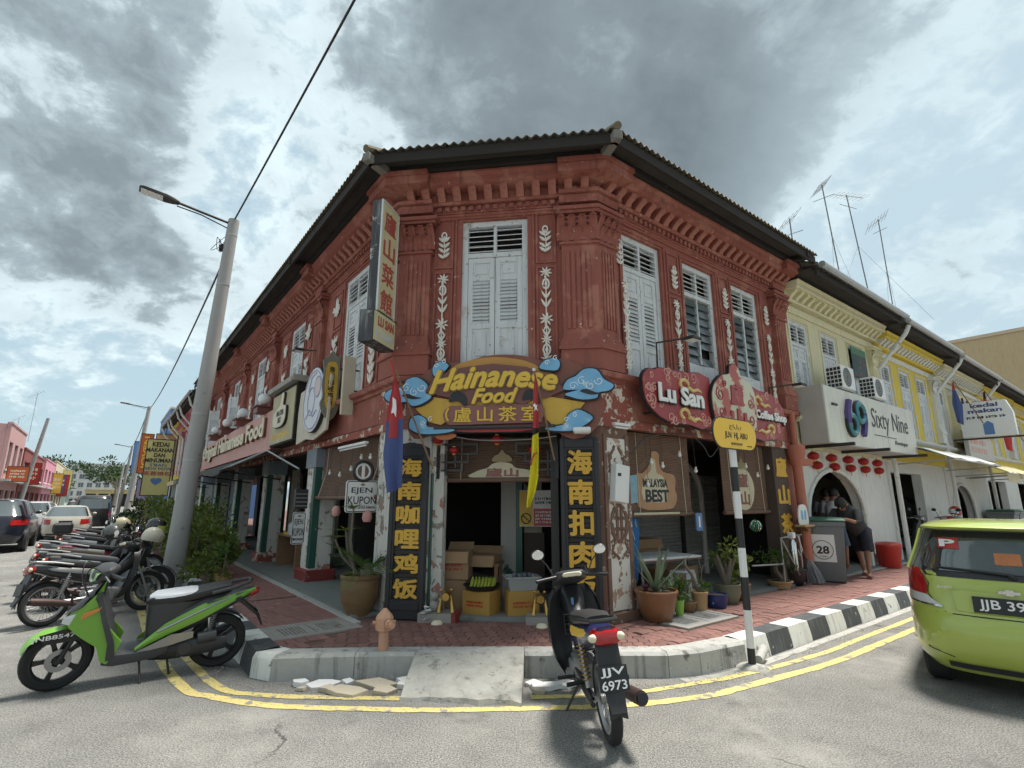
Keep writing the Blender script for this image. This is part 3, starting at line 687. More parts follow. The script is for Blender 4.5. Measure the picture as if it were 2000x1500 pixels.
for i,c in enumerate(lc):
    for s in (-1,1):
        if s==1 and i==0: put_relief(relief_plant(.85,90),FL,-c+.93,3.42);continue
        put_relief(relief_plant(1.05,i*2+s),FL,-c+s*.93,3.62);put_relief(relief_bunch(.42,i*3+s),FL,-c+s*.93,5.02)
# pilasters
pilaster(shop,FC,0,.42,1,0);pilaster(shop,FL,-.40,0,0,1);pilaster(shop,FC,CW-.45,CW,0,1);pilaster(shop,FRr,0,.36,1,0);pilaster(shop,FRr,5.02,5.44)
for i in range(4): pilaster(shop,FL,-(3.53+3.66*i)-.42,-(3.53+3.66*i))
pilaster(shop,FL,-18.25,-17.85)
# cornice: swept profile round the corner
def sweep(prof,ends=(-18.4,5.55),name='cornice',mat=None,closed=True):
    mb=MB();rows=[[] for _ in range(4)]
    for off,z in prof:
        k=off*math.tan(R_(22.5))
        for i,p in enumerate((FL@Vector((ends[0],-off,z)),FC@Vector((-k,-off,z)),FC@Vector((CW+k,-off,z)),FRr@Vector((ends[1],-off,z)))): rows[i].append(p)
    mb.loft(rows[::-1],closed,closed);return mb.build(name,mat or m_red,shop,I4)
sweep([(-.02,5.72),(.03,5.72),(.03,5.75),(.05,5.76),(.05,5.79),(-.02,5.79)],name='architrave')
sweep([(-.02,5.80),(.055,5.80),(.055,5.905),(-.02,5.905)],name='frieze')
sweep([(-.02,5.91),(.12,5.91),(.14,5.935),(.14,5.95),(.10,5.96),(.10,6.10),(.33,6.10),(.36,6.12),(.36,6.20),(.40,6.24),(.40,6.27),(-.02,6.27)],name='cornice')
dm={}
def dentils(M,x0,x1,pitch=.115):
    mb=MB();n=int((x1-x0)/pitch)
    for i in range(n): a=x0+(x1-x0)*i/n;mb.box(a,a+pitch*.55,-.10,-.045,5.825,5.89)
    stuff(mb.build('dentil',m_red,shop,M))
dentils(FC,.02,CW);dentils(FRr,.02,5.45);dentils(FL,-18.2,-.02)
brk=MB().loft([[(x,0,.0),(x,0,.155),(x,-.20,.155),(x,-.20,.11),(x,-.17,.09),(x,-.10,.05),(x,-.06,.0)] for x in (-.055,.055)]).mesh('bracket')
brk.materials.append(m_red)
for M,x0,x1 in ((FC,.12,CW-.1),(FRr,.15,5.4),(FL,-18.1,-.15)):
    n=int((x1-x0)/.225)
    for i in range(n+1): link('bracket',brk,None,shop,M@Matrix.Translation((x0+(x1-x0)*i/n,-.095,5.943)))
# pilaster break-outs of the cornice
def breakout(M,x0,x1,el=0,er=0):
    k=math.tan(R_(22.5));mb=MB()
    for d,a,c in ((.15,5.80,5.92),(.20,5.925,5.98),(.46,6.095,6.22),(.50,6.225,6.285)): mb.slab([(x0-(0 if el else .02),0),(x0-(d*k if el else .02),-d),(x1+(d*k if er else .02),-d),(x1+(0 if er else .02),0)],a,c)
    mb.build('cornice_break',m_red,shop,M)
breakout(FC,0,.42,1,0);breakout(FL,-.40,0,0,1);breakout(FC,CW-.45,CW,0,1);breakout(FRr,0,.36,1,0);breakout(FRr,5.02,5.44)
for i in range(4): breakout(FL,-(3.53+3.66*i)-.42,-(3.53+3.66*i))
# string course and beam over the ground floor
sweep([(-.02,3.20),(.04,3.20),(.05,3.24),(.11,3.26),(.13,3.30),(.13,3.33),(.06,3.36),(-.02,3.36)],name='string_course')
sweep([(-.02,2.60),(.035,2.60),(.035,2.70),(.02,2.72),(-.02,2.72)],name='beam_moulding',mat=m_redpeel)
MB().box(-.03,.36,-.036,.0,2.62,3.2).build('beam_face',m_redpeel,shop,FC);MB().box(CW-.36,CW+.012,-.03,.0,2.62,3.2).build('beam_face',m_redpeel,shop,FC);MB().box(-.012,.62,-.03,.0,2.62,3.2).build('beam_face',m_redpeel,shop,FRr);MB().box(-.55,.012,-.03,0,2.62,3.2).build('beam_face',m_redpeel,shop,FL)
# roof ----------------------------------------------------------------
rf=MB();pit=.125;k22=math.tan(R_(22.5));SL=math.tan(R_(24))
def roofpatch(M,x0,x1,m0,m1):
    n=int((x1-x0+3)/pit*4);cols=[]
    for j in range(n+1):
        x=x0-(.80*k22 if m0 else 0)+(x1-x0+(.80*k22 if m0 else 0)+(.80*k22 if m1 else 0))*j/n
        w_=.022*math.sin(2*math.pi*x/pit)
        top=-3.0
        # depth where the hip line cuts this rib
        lim=.0
        if m0 and x<x0+.0: lim=(x0-x)/k22
        if m1 and x>x1: lim=max(lim,(x-x1)/k22)
        if M is FC: in_=-1.2
        else: in_=-3.2
        if M is FC:
            half=(x1-x0)/2;xc=(x0+x1)/2;in_=-(half-abs(x-xc))/k22 if abs(x-xc)<half else (abs(x-xc)-half)/k22
            in_=max(in_,-3.2)
        else:
            if m1 and x>x1-3.2*k22: in_=(x-x1)/k22
            if m0 and x<x0+3.2*k22: in_=max(in_,(x0-x)/k22)
        in_=min(in_,.80)
        z=lambda off: 6.42+(.80-off)*SL+w_
        cols.append([(x,-.80,z(.80)-.004),(x,-in_,z(in_)-.004),(x,-in_,z(in_)+.004),(x,-.80,z(.80)+.004)])
    return MB().loft(cols,True,True)
roofpatch(FC,0,CW,1,1).build('roof',m_roof,shop,FC,60);roofpatch(FL,-18.5,0,0,1).build('roof',m_roof,shop,FL,60);roofpatch(FRr,0,5.6,1,0).build('roof',m_roof,shop,FRr,60)
for M,x in ((FC,0),(FC,CW)):
    s=-1 if x==0 else 1;pts=[M@Vector((x+s*o*k22,-o,6.455+(.80-o)*SL)) for o in (.83,.4,-.4,-1.6,-3.1)]
    MB().tube(pts,[.055,.06,.06,.06,.06],8).build('hip_cap',m_roof,shop,I4)
sweep([(.71,6.25),(.75,6.25),(.75,6.40),(.71,6.40)],name='fascia',mat=m_darkwood,ends=(-18.5,5.6))
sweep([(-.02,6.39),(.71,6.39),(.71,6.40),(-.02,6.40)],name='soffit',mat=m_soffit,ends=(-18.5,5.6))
sweep([(.36,6.29),(.46,6.29),(.46,6.38),(.36,6.38)],name='purlin',mat=m_darkwood,ends=(-18.5,5.6))
eb=MB().box(-.05,.05,-.78,.1,6.285,6.385,.01).mesh('rafter_end');eb.materials.append(m_darkwood)
for M,x in [(FL,-(3.74+3.66*i)) for i in range(4)]+[(FRr,5.25)]: link('rafter_end',eb,None,shop,M@Matrix.Translation((x,0,0)))
for M,x,a in ((FC,0,22.5),(FC,CW,-22.5)): MB().box(-.06,.06,-.90,.1,6.25,6.385,.012).build('rafter_end',surf('grey weathered timber',(.20,.19,.17),.9,var=.4,bump=.4),shop,M@Matrix.Translation((x,0,0))@Matrix.Rotation(R_(-a),4,'Z'))
# ground floor piers -----------------------------------------------------
def pier(M,x0,x1,y1=.45,mat=None,z1=2.60,el=0,er=0): 
    return MB().box(x0,x1,0,y1,.0,z1,.01).build('pier',mat or m_whitepeel,shop,M)
m_green=surf('green glazed tile',(.028,.10,.075),.35,var=.2,wear=((.5,.48,.44),.70,6))
def corner_pier(pts,mat,z0=0,z1=2.60): return MB().slab([Vector(p) for p in pts],z0,z1).build('pier',mat,shop,I4)
w2=lambda M,x,y: tuple((M@Vector((x,y,0)))[:2])
corner_pier([w2(FC,0,0),w2(FC,.50,0),w2(FC,.50,.40),w2(FL,-.55,.40),w2(FL,-.55,0)],m_whitepeel)
corner_pier([w2(FC,CW,0),w2(FRr,.52,0),w2(FRr,.52,.42),w2(FC,CW-.52,.40),w2(FC,CW-.52,0)],m_brownpeel)
# painted panel on the right corner pier
m_cream=surf('cream painted panel',(.70,.68,.61),.85,var=.1,wear=((.44,.30,.23),.55,5),wear2=((.26,.16,.115),.60,10),bump=.4)
MB().box(.08,.44,-.016,0,.32,2.45).build('painted_panel',m_cream,shop,FRr)
sc=MB();ya=-.034
for (cx,cz,rx,rz) in ((.26,1.36,.155,.235),(.26,1.36,.135,.215)): ringoval(sc,cx,cz,rx,rz,.016,ya+.012)
sc.box(.20,.24,ya,-.016,1.18,1.54);sc.box(.28,.32,ya,-.016,1.18,1.54);sc.box(.14,.38,ya,-.016,1.40,1.44);sc.box(.14,.38,ya,-.016,1.27,1.31)
for s in (-1,1):
    for (za,zb_,fl) in ((2.0,2.35,1),(.92,1.10,-1)):
        sc.tube([(.26+s*(.15-.02*math.sin(q*1.1))-s*(.10*(q/8)**2 if fl>0 else .12*(1-q/8)**2),ya+.012,za+(zb_-za)*q/8) for q in range(9)],.018,6)
        for c in range(2): sc.tube([(.26+s*(.13+.03*math.cos(t)),ya+.012,za+.06+c*.14+.035*math.sin(t)) for t in [q*.8 for q in range(8)]],.012,6)
stuff(sc.build('painted_scroll',m_brownpeel,shop,FRr))
for (a,b) in ((.02,.08),(.44,.51)): MB().box(a,b,-.03,0,.30,2.50,.006).build('panel_edge',m_brownpeel,shop,FRr)
MB().box(-.0,.55,-.06,0,.18,.30,.01).build('pier_plinth',m_brownpeel,shop,FRr)
for i in range(5):
    x1=-(3.40+3.70*i);x0=x1-.55
    p=MB().box(x0,x1,0,.38,0,2.60,.01).build('pier',m_whitepeel,shop,FL)
    MB().box(x1-.13,x1+.012,-.022,.10,.45,2.25,.004).build('tile_strip',m_green,shop,FL)
    MB().box(x0-.03,x1+.03,-.035,.41,2.25,2.60).build('pier_band',surf('grey blue paint',(.22,.25,.28),.8,var=.2,wear=((.5,.45,.4),.62,7)),shop,FL)
    MB().box(x0-.07,x1+.07,-.08,.46,.18,.42,.02).build('pier_plinth',m_redfloor if i==0 else m_redpeel,shop,FL)
# inner walls, ceiling, posts
m_inner=surf('grimy cream inner wall',(.34,.31,.26),.9,var=.3,vs_=1.5,wear=((.12,.09,.075),.58,2,.1),streak=((.14,.12,.1),.5))
m_bluew=surf('faded blue wall',(.22,.29,.36),.9,var=.2,wear=((.40,.30,.22),.56,2.5,.1))
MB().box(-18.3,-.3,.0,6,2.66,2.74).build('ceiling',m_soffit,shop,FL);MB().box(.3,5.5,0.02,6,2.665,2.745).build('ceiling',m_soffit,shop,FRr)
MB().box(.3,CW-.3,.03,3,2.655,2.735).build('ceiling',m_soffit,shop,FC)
for i in range(4):
    x1=-(4.3+3.7*i)
    MB().box(x1-1.0,x1,2.0,2.1,.2,2.66).build('inner_wall',m_inner if i % 3 else m_inner,shop,FL);MB().box(x1-2.7,x1-2.05,2.0,2.1,.2,2.66).build('inner_wall',m_inner if i<2 else m_bluew,shop,FL)
    MB().box(x1-2.05,x1-1.95,1.96,2.12,.2,2.66).build('inner_post',m_green,shop,FL);MB().box(x1-1.08,x1-1.0,1.96,2.12,.2,2.66).build('inner_post',m_green,shop,FL)
MB().box(-18.3,-15,.4,.5,.2,2.66).build('inner_wall',m_bluew,shop,FL)
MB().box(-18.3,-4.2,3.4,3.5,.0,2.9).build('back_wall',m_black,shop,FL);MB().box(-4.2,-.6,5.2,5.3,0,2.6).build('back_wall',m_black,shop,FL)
MB().box(4.50,5.02,.0,.25,0,2.62).build('pier',surf('brown sign wall',(.085,.06,.048),.85,var=.25,wear=((.4,.36,.3),.70,8)),shop,FRr)
MB().box(5.02,5.5,.06,.4,0,2.62).build('pier',m_terr,shop,FRr)
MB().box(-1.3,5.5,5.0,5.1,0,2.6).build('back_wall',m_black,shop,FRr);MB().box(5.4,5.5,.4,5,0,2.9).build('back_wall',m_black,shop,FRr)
# white and green posts seen through the door
MB().box(1.22,1.46,1.55,1.75,.2,2.66).build('inner_post',surf('scuffed white post',(.44,.43,.40),.85,var=.12,wear=((.05,.10,.08),.62,2.5,.03)),shop,FC)
MB().box(1.46,1.56,1.53,1.70,.2,2.66).build('inner_post',m_green,shop,FC)
MB().box(1.58,1.86,1.60,1.75,1.15,2.66).build('inner_post',m_inner,shop,FC);MB().box(1.58,1.90,1.60,1.75,.2,1.15).build('inner_post',surf('brown dado',(.06,.04,.033),.7,wear=((.5,.5,.45),.68,6)),shop,FC)
MB().box(.50,.66,.10,.28,.2,2.6).build('door_post',m_whitepeel,shop,FC);MB().box(.47,.52,.02,.12,.3,2.0).build('door_post',m_green,shop,FC)
MB().box(2.10,2.20,.12,.28,.2,2.6).build('door_post',m_dmetal,shop,FC)
structure(MB().box(.35,CW-.35,-.05,3.5,0,PVZ+.035).build('shop_floor',m_cfloor,None,FC))
MB().box(.48,.95,-.28,.02,.19,.30).build('door_step',m_grate,shop,FC);MB().box(.90,.952,-.285,.03,.19,.305).build('door_step',m_redfloor,shop,FC);MB().box(1.80,2.22,-.25,.02,.19,.29).build('door_step',m_grate,shop,FC)
# roller shutter with a white arch deep in the right-hand bay
rs=MB();y=1.7
for i in range(38): z=.23+i*.062;rs.add([(2.6,y,z),(9,y,z),(9,y-.02,z+.031),(2.6,y-.02,z+.031),(9,y,z+.062),(2.6,y,z+.062)],[(0,1,2,3),(3,2,4,5)])
rs2=MB();rs2.v=[(min(v[0],5.38),v[1],v[2]) for v in rs.v];rs2.f=rs.f
rs2.build('roller_shutter',surf('grey roller shutter',(.34,.34,.33),.5,.3,var=.12,streak=((.1,.1,.1),.4)),shop,FRr)
ar=MB();arc=[(2.55+0,.2)]+[(3.62-1.07*math.cos(t),1.75+.75*math.sin(t)) for t in [math.pi*q/14 for q in range(15)]]+[(4.69,.2)]
ar.tube([(a,y-.06,b) for a,b in arc],.055,8);ar.build('arch',surf('off-white arch',(.55,.54,.50),.8),shop,FRr)
MB().box(2.6,5.4,y-.045,y-.02,2.15,2.66).build('shutter_head',m_dmetal,shop,FRr)
MB().box(3.98,4.06,y-.07,y-.021,.2,2.2).build('shutter_rail',m_dmetal,shop,FRr)
# ------------------------------------------------------------------ neighbouring shophouses
m_crm=surf('pale lemon wall',(.68,.63,.42),.8,var=.1,wear=((.36,.35,.27),.68,4),streak=((.36,.33,.22),.35),bump=.2)
m_ylw=surf('bright yellow wall',(.68,.52,.07),.8,var=.1,wear=((.5,.45,.3),.70,5),streak=((.4,.3,.1),.35),bump=.2)
m_wht=surf('white limewash',(.66,.66,.63),.85,var=.1,wear=((.34,.33,.31),.66,4),streak=((.36,.35,.33),.5),bump=.3)
m_tile=surf('grey clay roof tile',(.16,.15,.13),.9,var=.3,vs_=5,wear=((.28,.27,.24),.6,5,.1),bump=.5)
m_pink=surf('faded pink wall',(.56,.22,.26),.8,var=.15,wear=((.62,.56,.52),.66,4),streak=((.35,.2,.2),.4))
m_teal=surf('teal door paint',(.10,.25,.26),.6,var=.15,wear=((.3,.35,.33),.68,6))
def tile_roof(parent,M,x0,x1,ze,off=.8,depth=3.6,mat=None,sl=24):
    mat=mat or m_tile;S=math.tan(R_(sl));n=int((x1-x0)/.22);cols=[]
    for j in range(n*4+1):
        x=x0+(x1-x0)*j/(n*4);w_=.035*math.cos(2*math.pi*(j/4));cols.append([(x,-off,ze+w_-.05),(x,depth,ze+w_+(off+depth)*S-.05),(x,depth,ze+w_+(off+depth)*S),(x,-off,ze+w_)])
    MB().loft(cols,True,True).build('roof',mat,parent,M,60)
    MB().box(x0,x1,-off+.04,-off+.08,ze-.22,ze-.04).build('fascia',m_darkwood,parent,M);MB().box(x0,x1,-off+.08,.0,ze-.05,ze-.04).build('soffit',m_soffit,parent,M)
def simple_pier(parent,M,x0,x1,y1,mat,z1=2.65): MB().box(x0,x1,0,y1,0,z1,.01).build('pier',mat,parent,M)
def rowhouse(name,M,x0,x1,dz,wall,trim,label,wins,near=False,left=False,roofmat=None,group='shophouses in a row'):
    t=thing(name,M@Matrix.Translation(((x0+x1)/2,0,0)),label,'shophouse',group)
    z2=6.2+dz;ops=[(a,b,3.35,5.45+dz) for a,b in wins]
    wall_grid(x0,x1,2.65,z2,ops,0,.22).build('wall',wall,t,M)
    for o in ops: window(t,M,*o,joined=True,ydepth=.06,tr=.38)
    for (a,b,c,d) in [(o[0]-.07,o[1]+.07,3.3,o[3]+.06) for o in ops]: strips(t,M,[(a,b,c,d)],trim)
    px=x0+.02 if left else x1-.42
    pilaster(t,M,px,px+.40,mat=trim,zt=5.60+dz,zc=5.1+dz,flutes=4)
    def prof(p,nm,mat): MB().loft([[(x,-o,z+dz) for o,z in p] for x in (x0,x1)]).build(nm,mat,t,M)
    prof([(-.02,5.60),(.04,5.60),(.06,5.66),(.06,5.72),(-.02,5.72)],'architrave',trim);prof([(-.02,5.80),(.12,5.80),(.14,5.84),(.10,5.86),(.10,6.0),(.34,6.0),(.36,6.02),(.36,6.1),(.40,6.15),(-.02,6.15)],'cornice',wall)
    n=int((x1-x0)/.27);bm=brk.copy();bm.materials.clear();bm.materials.append(trim if not near else wall)
    for i in range(n): link('bracket',bm,None,t,M@Matrix.Translation((x0+(x1-x0)*(i+.5)/n,-.095,5.843+dz)))
    MB().loft([[(x,-o,z) for o,z in ((-.02,3.15),(.06,3.16),(.12,3.22),(.12,3.27),(-.02,3.3))] for x in (x0,x1)]).build('string_course',trim,t,M)
    tile_roof(t,M,x0,x1,6.33+dz,mat=roofmat)
    # gutter and downpipe
    MB().tube([(x0+.02,-.86,6.30+dz),(x1-.02,-.86,6.28+dz)],.07,8).build('gutter',m_metal,t,M)
    return t
r1=rowhouse('shophouse',FRr,5.56,10.50,-.10,m_crm,m_crm,'pale lemon shophouse with two air conditioners next to the red corner house',[(5.80,6.62),(7.30,8.12),(8.80,9.62)],near=True)
r2=rowhouse('shophouse',FRr,10.52,15.40,-.20,m_ylw,m_wht,'bright yellow shophouse with white shutters and white pilasters',[(10.75,11.6),(12.30,13.12),(13.75,14.6)])
r3=rowhouse('shophouse',FRr,15.42,20.40,-.30,m_crm,m_wht,'pale shophouse with a boxed-out window and a faded shop board',[(15.7,16.4),(19.1,19.8)])
r4=rowhouse('shophouse',FRr,20.42,25.40,-.35,m_ylw,m_wht,'yellow shophouse behind the kedai makan sign',[(20.7,21.4),(22.4,23.2),(24.1,24.8)])
r5=rowhouse('shophouse',FRr,25.42,31.0,-.40,m_ylw,m_crm,'farthest yellow shophouse in the right-hand row',[(26,26.8),(27.6,28.4),(29.2,30)])
for t,x0,x1,a0,a1,arch in ((r1,5.56,10.50,5.85,8.72,1),(r2,10.52,15.40,10.75,13.1,0),(r3,15.42,20.40,15.7,18.2,1),(r4,20.42,25.4,20.7,23.5,0),(r5,25.42,31,25.8,29,0)):
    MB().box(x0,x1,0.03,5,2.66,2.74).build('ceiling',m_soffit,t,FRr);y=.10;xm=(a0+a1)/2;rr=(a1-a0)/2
    q=[(xm-rr*math.cos(math.pi*k/14),1.30+rr*.70*math.sin(math.pi*k/14)) for k in range(1,14)] if arch else [(a0,2.35),(a1,2.35)]
    MB().prism([(x0,.2),(a0,.2),(a0,1.30)]+q+[(a1,1.30),(a1,.2),(x1,.2),(x1,2.66),(x0,2.66)],y,y+.22).build('front_wall',m_wht,t,FRr)
    if arch: MB().tube([(a0+.02,y-.01,.2),(a0+.02,y-.01,1.30)]+[(a+(.02 if a<xm else -.02),y-.01,b-.02) for a,b in q]+[(a1-.02,y-.01,1.30),(a1-.02,y-.01,.2)],.05,6).build('arch',m_wht,t,FRr)
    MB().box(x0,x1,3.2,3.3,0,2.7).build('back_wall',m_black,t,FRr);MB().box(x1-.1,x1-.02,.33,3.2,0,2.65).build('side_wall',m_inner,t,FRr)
MB().box(6.0,6.75,.55,.60,.2,2.2).build('door',surf('mustard door',(.45,.27,.03),.6,var=.15),r1,FRr)
for i in range(7): MB().box(11.0+i*.3,11.29+i*.3,.9,.94,.2,2.4,.006).build('door_plank',m_teal,r2,FRr)
# downpipes
for t,x,mat in ((r1,10.62,m_wht),(r2,15.5,m_wht),(r3,20.5,m_wht)):
    MB().tube([(x,-.84,6.0),(x,-.74,5.8),(x-.2,-.10,4.95),(x-.2,-.10,2.75),(x-.12,-.10,2.5),(x-.12,-.10,.22)],.055,8).build('downpipe',mat,t,FRr)
# boxed-out window of the third house
MB().box(16.9,18.6,-.30,.02,3.5,5.05).build('window_box',m_crm,r3,FRr);MB().box(17.1,18.4,-.32,-.29,3.6,4.9).build('window_glass',m_glass,r3,FRr)
for x in (17.1,17.75,18.4): MB().box(x-.03,x+.03,-.35,-.3,3.55,4.95).build('window_bar',m_dmetal,r3,FRr)
MB().box(16.8,18.7,-.40,.02,5.05,5.15).build('window_hood',m_wht,r3,FRr)
# awnings of the yellow houses
def awning(parent,M,x0,x1,z0,z1,off,mat,val=.0,name='awning'):
    n=8;rows=[]
    for i in range(n+1):
        x=x0+(x1-x0)*i/n;s=.02*math.sin(i*1.9);rows.append([(x,-.05,z1),(x,-off*.55,(z0+z1)/2+.06+s),(x,-off,z0+s),(x,-off-.005,z0-val+s),(x,-off+.005,z0-val+s),(x,-off+.01,z0-.012+s),(x,-off*.55,(z0+z1)/2+.04+s),(x,-.05,z1-.02)])
    a=MB().loft(rows,True,True).build(name,mat,parent,M)
    f=MB();f.tube([(x0,-off,z0-.03),(x1,-off,z0-.03)],.02,6);f.build('awning_bar',m_metal,parent,M)
    for x in (x0+.05,x1-.05): MB().tube([(x,-.02,z0-.1),(x,-off,z0-.03)],.018,6).build('awning_arm',m_metal,parent,M)
    return a
awning(r2,FRr,10.6,15.2,2.62,3.05,1.25,surf('grey awning sheet',(.42,.44,.44),.7,var=.2),0)
m_tan=surf('tan awning cloth',(.52,.44,.27),.85,var=.12)
awning(r3,FRr,15.6,17.2,2.45,2.95,1.3,m_tan,.28);awning(r3,FRr,17.6,20.3,2.45,2.95,1.3,m_tan,.28)
for i in range(3): MB().tube([(10.7+i*.02,-.3-.2*i,2.98-.07*i),(20,-.35-.2*i,2.85-.07*i)],.02,6).build('awning_rail',m_dmetal,r2,FRr)
# ------------------------------------------------------------------ left-hand row beyond the corner house
m_rose=surf('rose wall',(.42,.10,.13),.8,var=.15,wear=((.6,.5,.45),.68,4))
q1=rowhouse('shophouse',FL,-23.4,-18.55,-.15,m_pink,m_whitepeel,'weathered pink shophouse with a peeling white pilaster beyond the red corner house',[(-22.9,-22.2),(-21.5,-20.7),(-20.0,-19.3)],roofmat=m_tile,group='shophouses on the left street')
q2=rowhouse('shophouse',FL,-28.4,-23.5,-.15,m_rose,m_pink,'rose shophouse behind the kedai makanan signboard',[(-27.8,-27),(-26.3,-25.6),(-24.9,-24.2)],left=True,group='shophouses on the left street')
q3=rowhouse('shophouse',FL,-33.4,-28.5,-.1,m_ylw,m_pink,'yellow and pink shophouse with white brackets in the left street',[(-32.8,-32),(-31.3,-30.6),(-29.9,-29.2)],left=True,group='shophouses on the left street')
for t,a,b,m_ in ((q1,-23.4,-18.55,m_whitepeel),(q2,-28.4,-23.5,m_pink),(q3,-33.4,-28.5,m_wht)):
    for x in (a,b-.45): simple_pier(t,FL,x,x+.45,.5,m_)
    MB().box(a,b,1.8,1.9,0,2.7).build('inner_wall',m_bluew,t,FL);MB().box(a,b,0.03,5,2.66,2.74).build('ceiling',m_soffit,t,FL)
    for k in range(2): MB().tube([(a+.4+k*3.5,-.84,6.2),(a+.5+k*3.5,-.7,5.7),(a+.6+k*3.5,-.08,5.0),(a+.6+k*3.5,-.08,3)],.05,6).build('downpipe',m_wht,t,FL)
# ------------------------------------------------------------------ plain buildings farther off
def block(name,M,w_,d,h,wall,label,cat='building',win=None,roof=None,storeys=2,cols=3,band=None,parapet=.5,group=None,groundh=3.0):
    """box with recessed windows on its two street sides, parapet and shop opening"""
    t=thing(name,M,label,cat,group);ops=[];sh=(h-groundh-parapet)/max(1,storeys-1) if storeys>1 else 2.5
    for s in range(storeys-1):
        for c in range(cols): a=-w_/2+w_*(c+.2)/cols;ops.append((a,a+w_/cols*.6,groundh+s*sh+sh*.25,groundh+s*sh+sh*.80))
    shop_ops=[(-w_/2+w_*(c+.1)/cols,-w_/2+w_*(c+.9)/cols,.1,groundh*.8) for c in range(cols)]
    wall_grid(-w_/2,w_/2,0,h,ops+shop_ops,0,.25).build('wall',wall,t,M)
    for o in ops+shop_ops:
        g=MB().box(o[0],o[1],.15,.18,o[2],o[3]).build('window' if o[2]>1 else 'shopfront',m_glass if o[2]>1 else m_black,t,M)
        if o[2]>1: MB().box(o[0]-.08,o[1]+.08,-.08,.02,o[2]-.12,o[2]).build('sill',m_wht,g,M);MB().box((o[0]+o[1])/2-.04,(o[0]+o[1])/2+.04,.1,.16,o[2],o[3]).build('mullion',m_wht,g,M)
    for s in (-1,1): MB().box(s*w_/2-(.25 if s>0 else 0),s*w_/2+(.25 if s<0 else 0),.26,d,0,h).build('side_wall',wall,t,M)
    MB().box(-w_/2+.25,w_/2-.25,.26,d,h-parapet,h-parapet+.15).build('roof',m_concrete,t,M)
    MB().box(-w_/2-.1,w_/2+.1,-.5,.0,groundh,groundh+.18).build('canopy',band or m_concrete,t,M);MB().box(-w_/2-.06,w_/2+.06,-.06,.26,h,h+.14).build('coping',band or wall,t,M)
    return t
SGN=[]
def sgn(name,M,w_,h,mat,label,txts=(),d=.12,frame_=m_dmetal,group=None):
    """flat signboard with raised lettering; txts = (text, box, material)"""
    t=thing(name,M,label,'sign',group);SGN.append(t);MB().box(-w_/2,w_/2,-d/2,d/2,0,h,.01).build('board',mat,t,M)
    f=MB();e=.03
    f.box(-w_/2-e,w_/2+e,-d/2-.01,d/2+.01,h,h+e);f.box(-w_/2-e,w_/2+e,-d/2-.01,d/2+.01,-e,0);f.box(-w_/2-e,-w_/2,-d/2-.01,d/2+.01,0,h);f.box(w_/2,w_/2+e,-d/2-.01,d/2+.01,0,h)
    f.build('frame',frame_,t,M)
    for a in txts: lettering(a[0],a[1],-d/2-.002,a[2],t,M,ext=.006,bold=a[3] if len(a)>3 else 0.0,rot=a[4] if len(a)>4 else 0.0)
    return t
m_pale=surf('pale pink wall',(.55,.32,.31),.85,var=.1,streak=((.35,.22,.2),.3));m_brick=surf('dark red wall',(.26,.065,.06),.85,var=.15);m_pinkb=surf('rosy render',(.60,.26,.33),.85,var=.1);m_cremb=surf('cream render',(.58,.50,.36),.85,var=.12,streak=((.35,.3,.22),.4))
def FOPP(u, off): return frame((FL @ Vector((-u, -off, 0))), VL)      # opposite pavement, facing the street: x runs away from the camera
OFF=9.4
def opp(u,w_): p=FL@Vector((-u,-OFF,0));return frame(p,VL) 
block('shop_building',opp(51,9),9,8,7.2,m_pale,'pale pink two-storey shop building at the left edge of the street',storeys=2,cols=3,group='buildings across the left street')
block('shop_building',opp(66,19),19,8,6.1,m_brick,'dark red flat-roofed building across the street behind the lamp pole',storeys=2,cols=4,group='buildings across the left street')
block('shop_building',opp(84,14),14,8,6.4,m_pinkb,'rosy pink building across the street beside tall vertical signs',storeys=2,cols=3,group='buildings across the left street')
block('shop_building',opp(103,22),22,8,7.0,m_cremb,'cream building with vertical signboards far down the left street',storeys=2,cols=4,group='buildings across the left street')
hs=thing('bungalow',opp(132,12),'small bungalow with a grey hipped roof at the end of the street','house');Mh=opp(132,12)
MB().box(-7,7,0,8,0,4.0).build('wall',surf('pale mint wall',(.45,.55,.5),.85),hs,Mh);MB().loft([[(-8,-1,4),(8,-1,4),(8,9,4),(-8,9,4)],[(-4,3.9,6.6),(4,3.9,6.6),(4,4.1,6.6),(-4,4.1,6.6)]]).build('roof',m_tile,hs,Mh)
for x in (-4.5,0,4.5): MB().box(x-1,x+1,-.04,.01,1.2,2.8).build('window',m_glass,hs,Mh)
# right of the left street, farther on
m_blue=surf('blue shop front',(.10,.20,.42),.6,var=.1)
bl=block('shop_building',FL@Matrix.Translation((-46,0,0)),10,8,8.6,m_blue,'blue-topped shop building beyond the left-hand shophouses',storeys=3,cols=3,band=m_wht,groundh=2.8)
block('shop_building',FL@Matrix.Translation((-62,0,0)),18,8,7.2,m_cremb,'tan shop building far down the left row',storeys=2,cols=4)
Mw=T(-262,330,0,R_(30));block('apartment_block',Mw,26,12,24,surf('far white wall',(.55,.55,.54),.85),'white apartment block far beyond the trees',storeys=5,cols=6)
Mw=T(-99,132,0,R_(36));block('market_hall',Mw,12,10,4.2,surf('far yellow wall',(.58,.48,.24),.85),'low yellow hall at the end of the left street',storeys=1,cols=5,groundh=4)
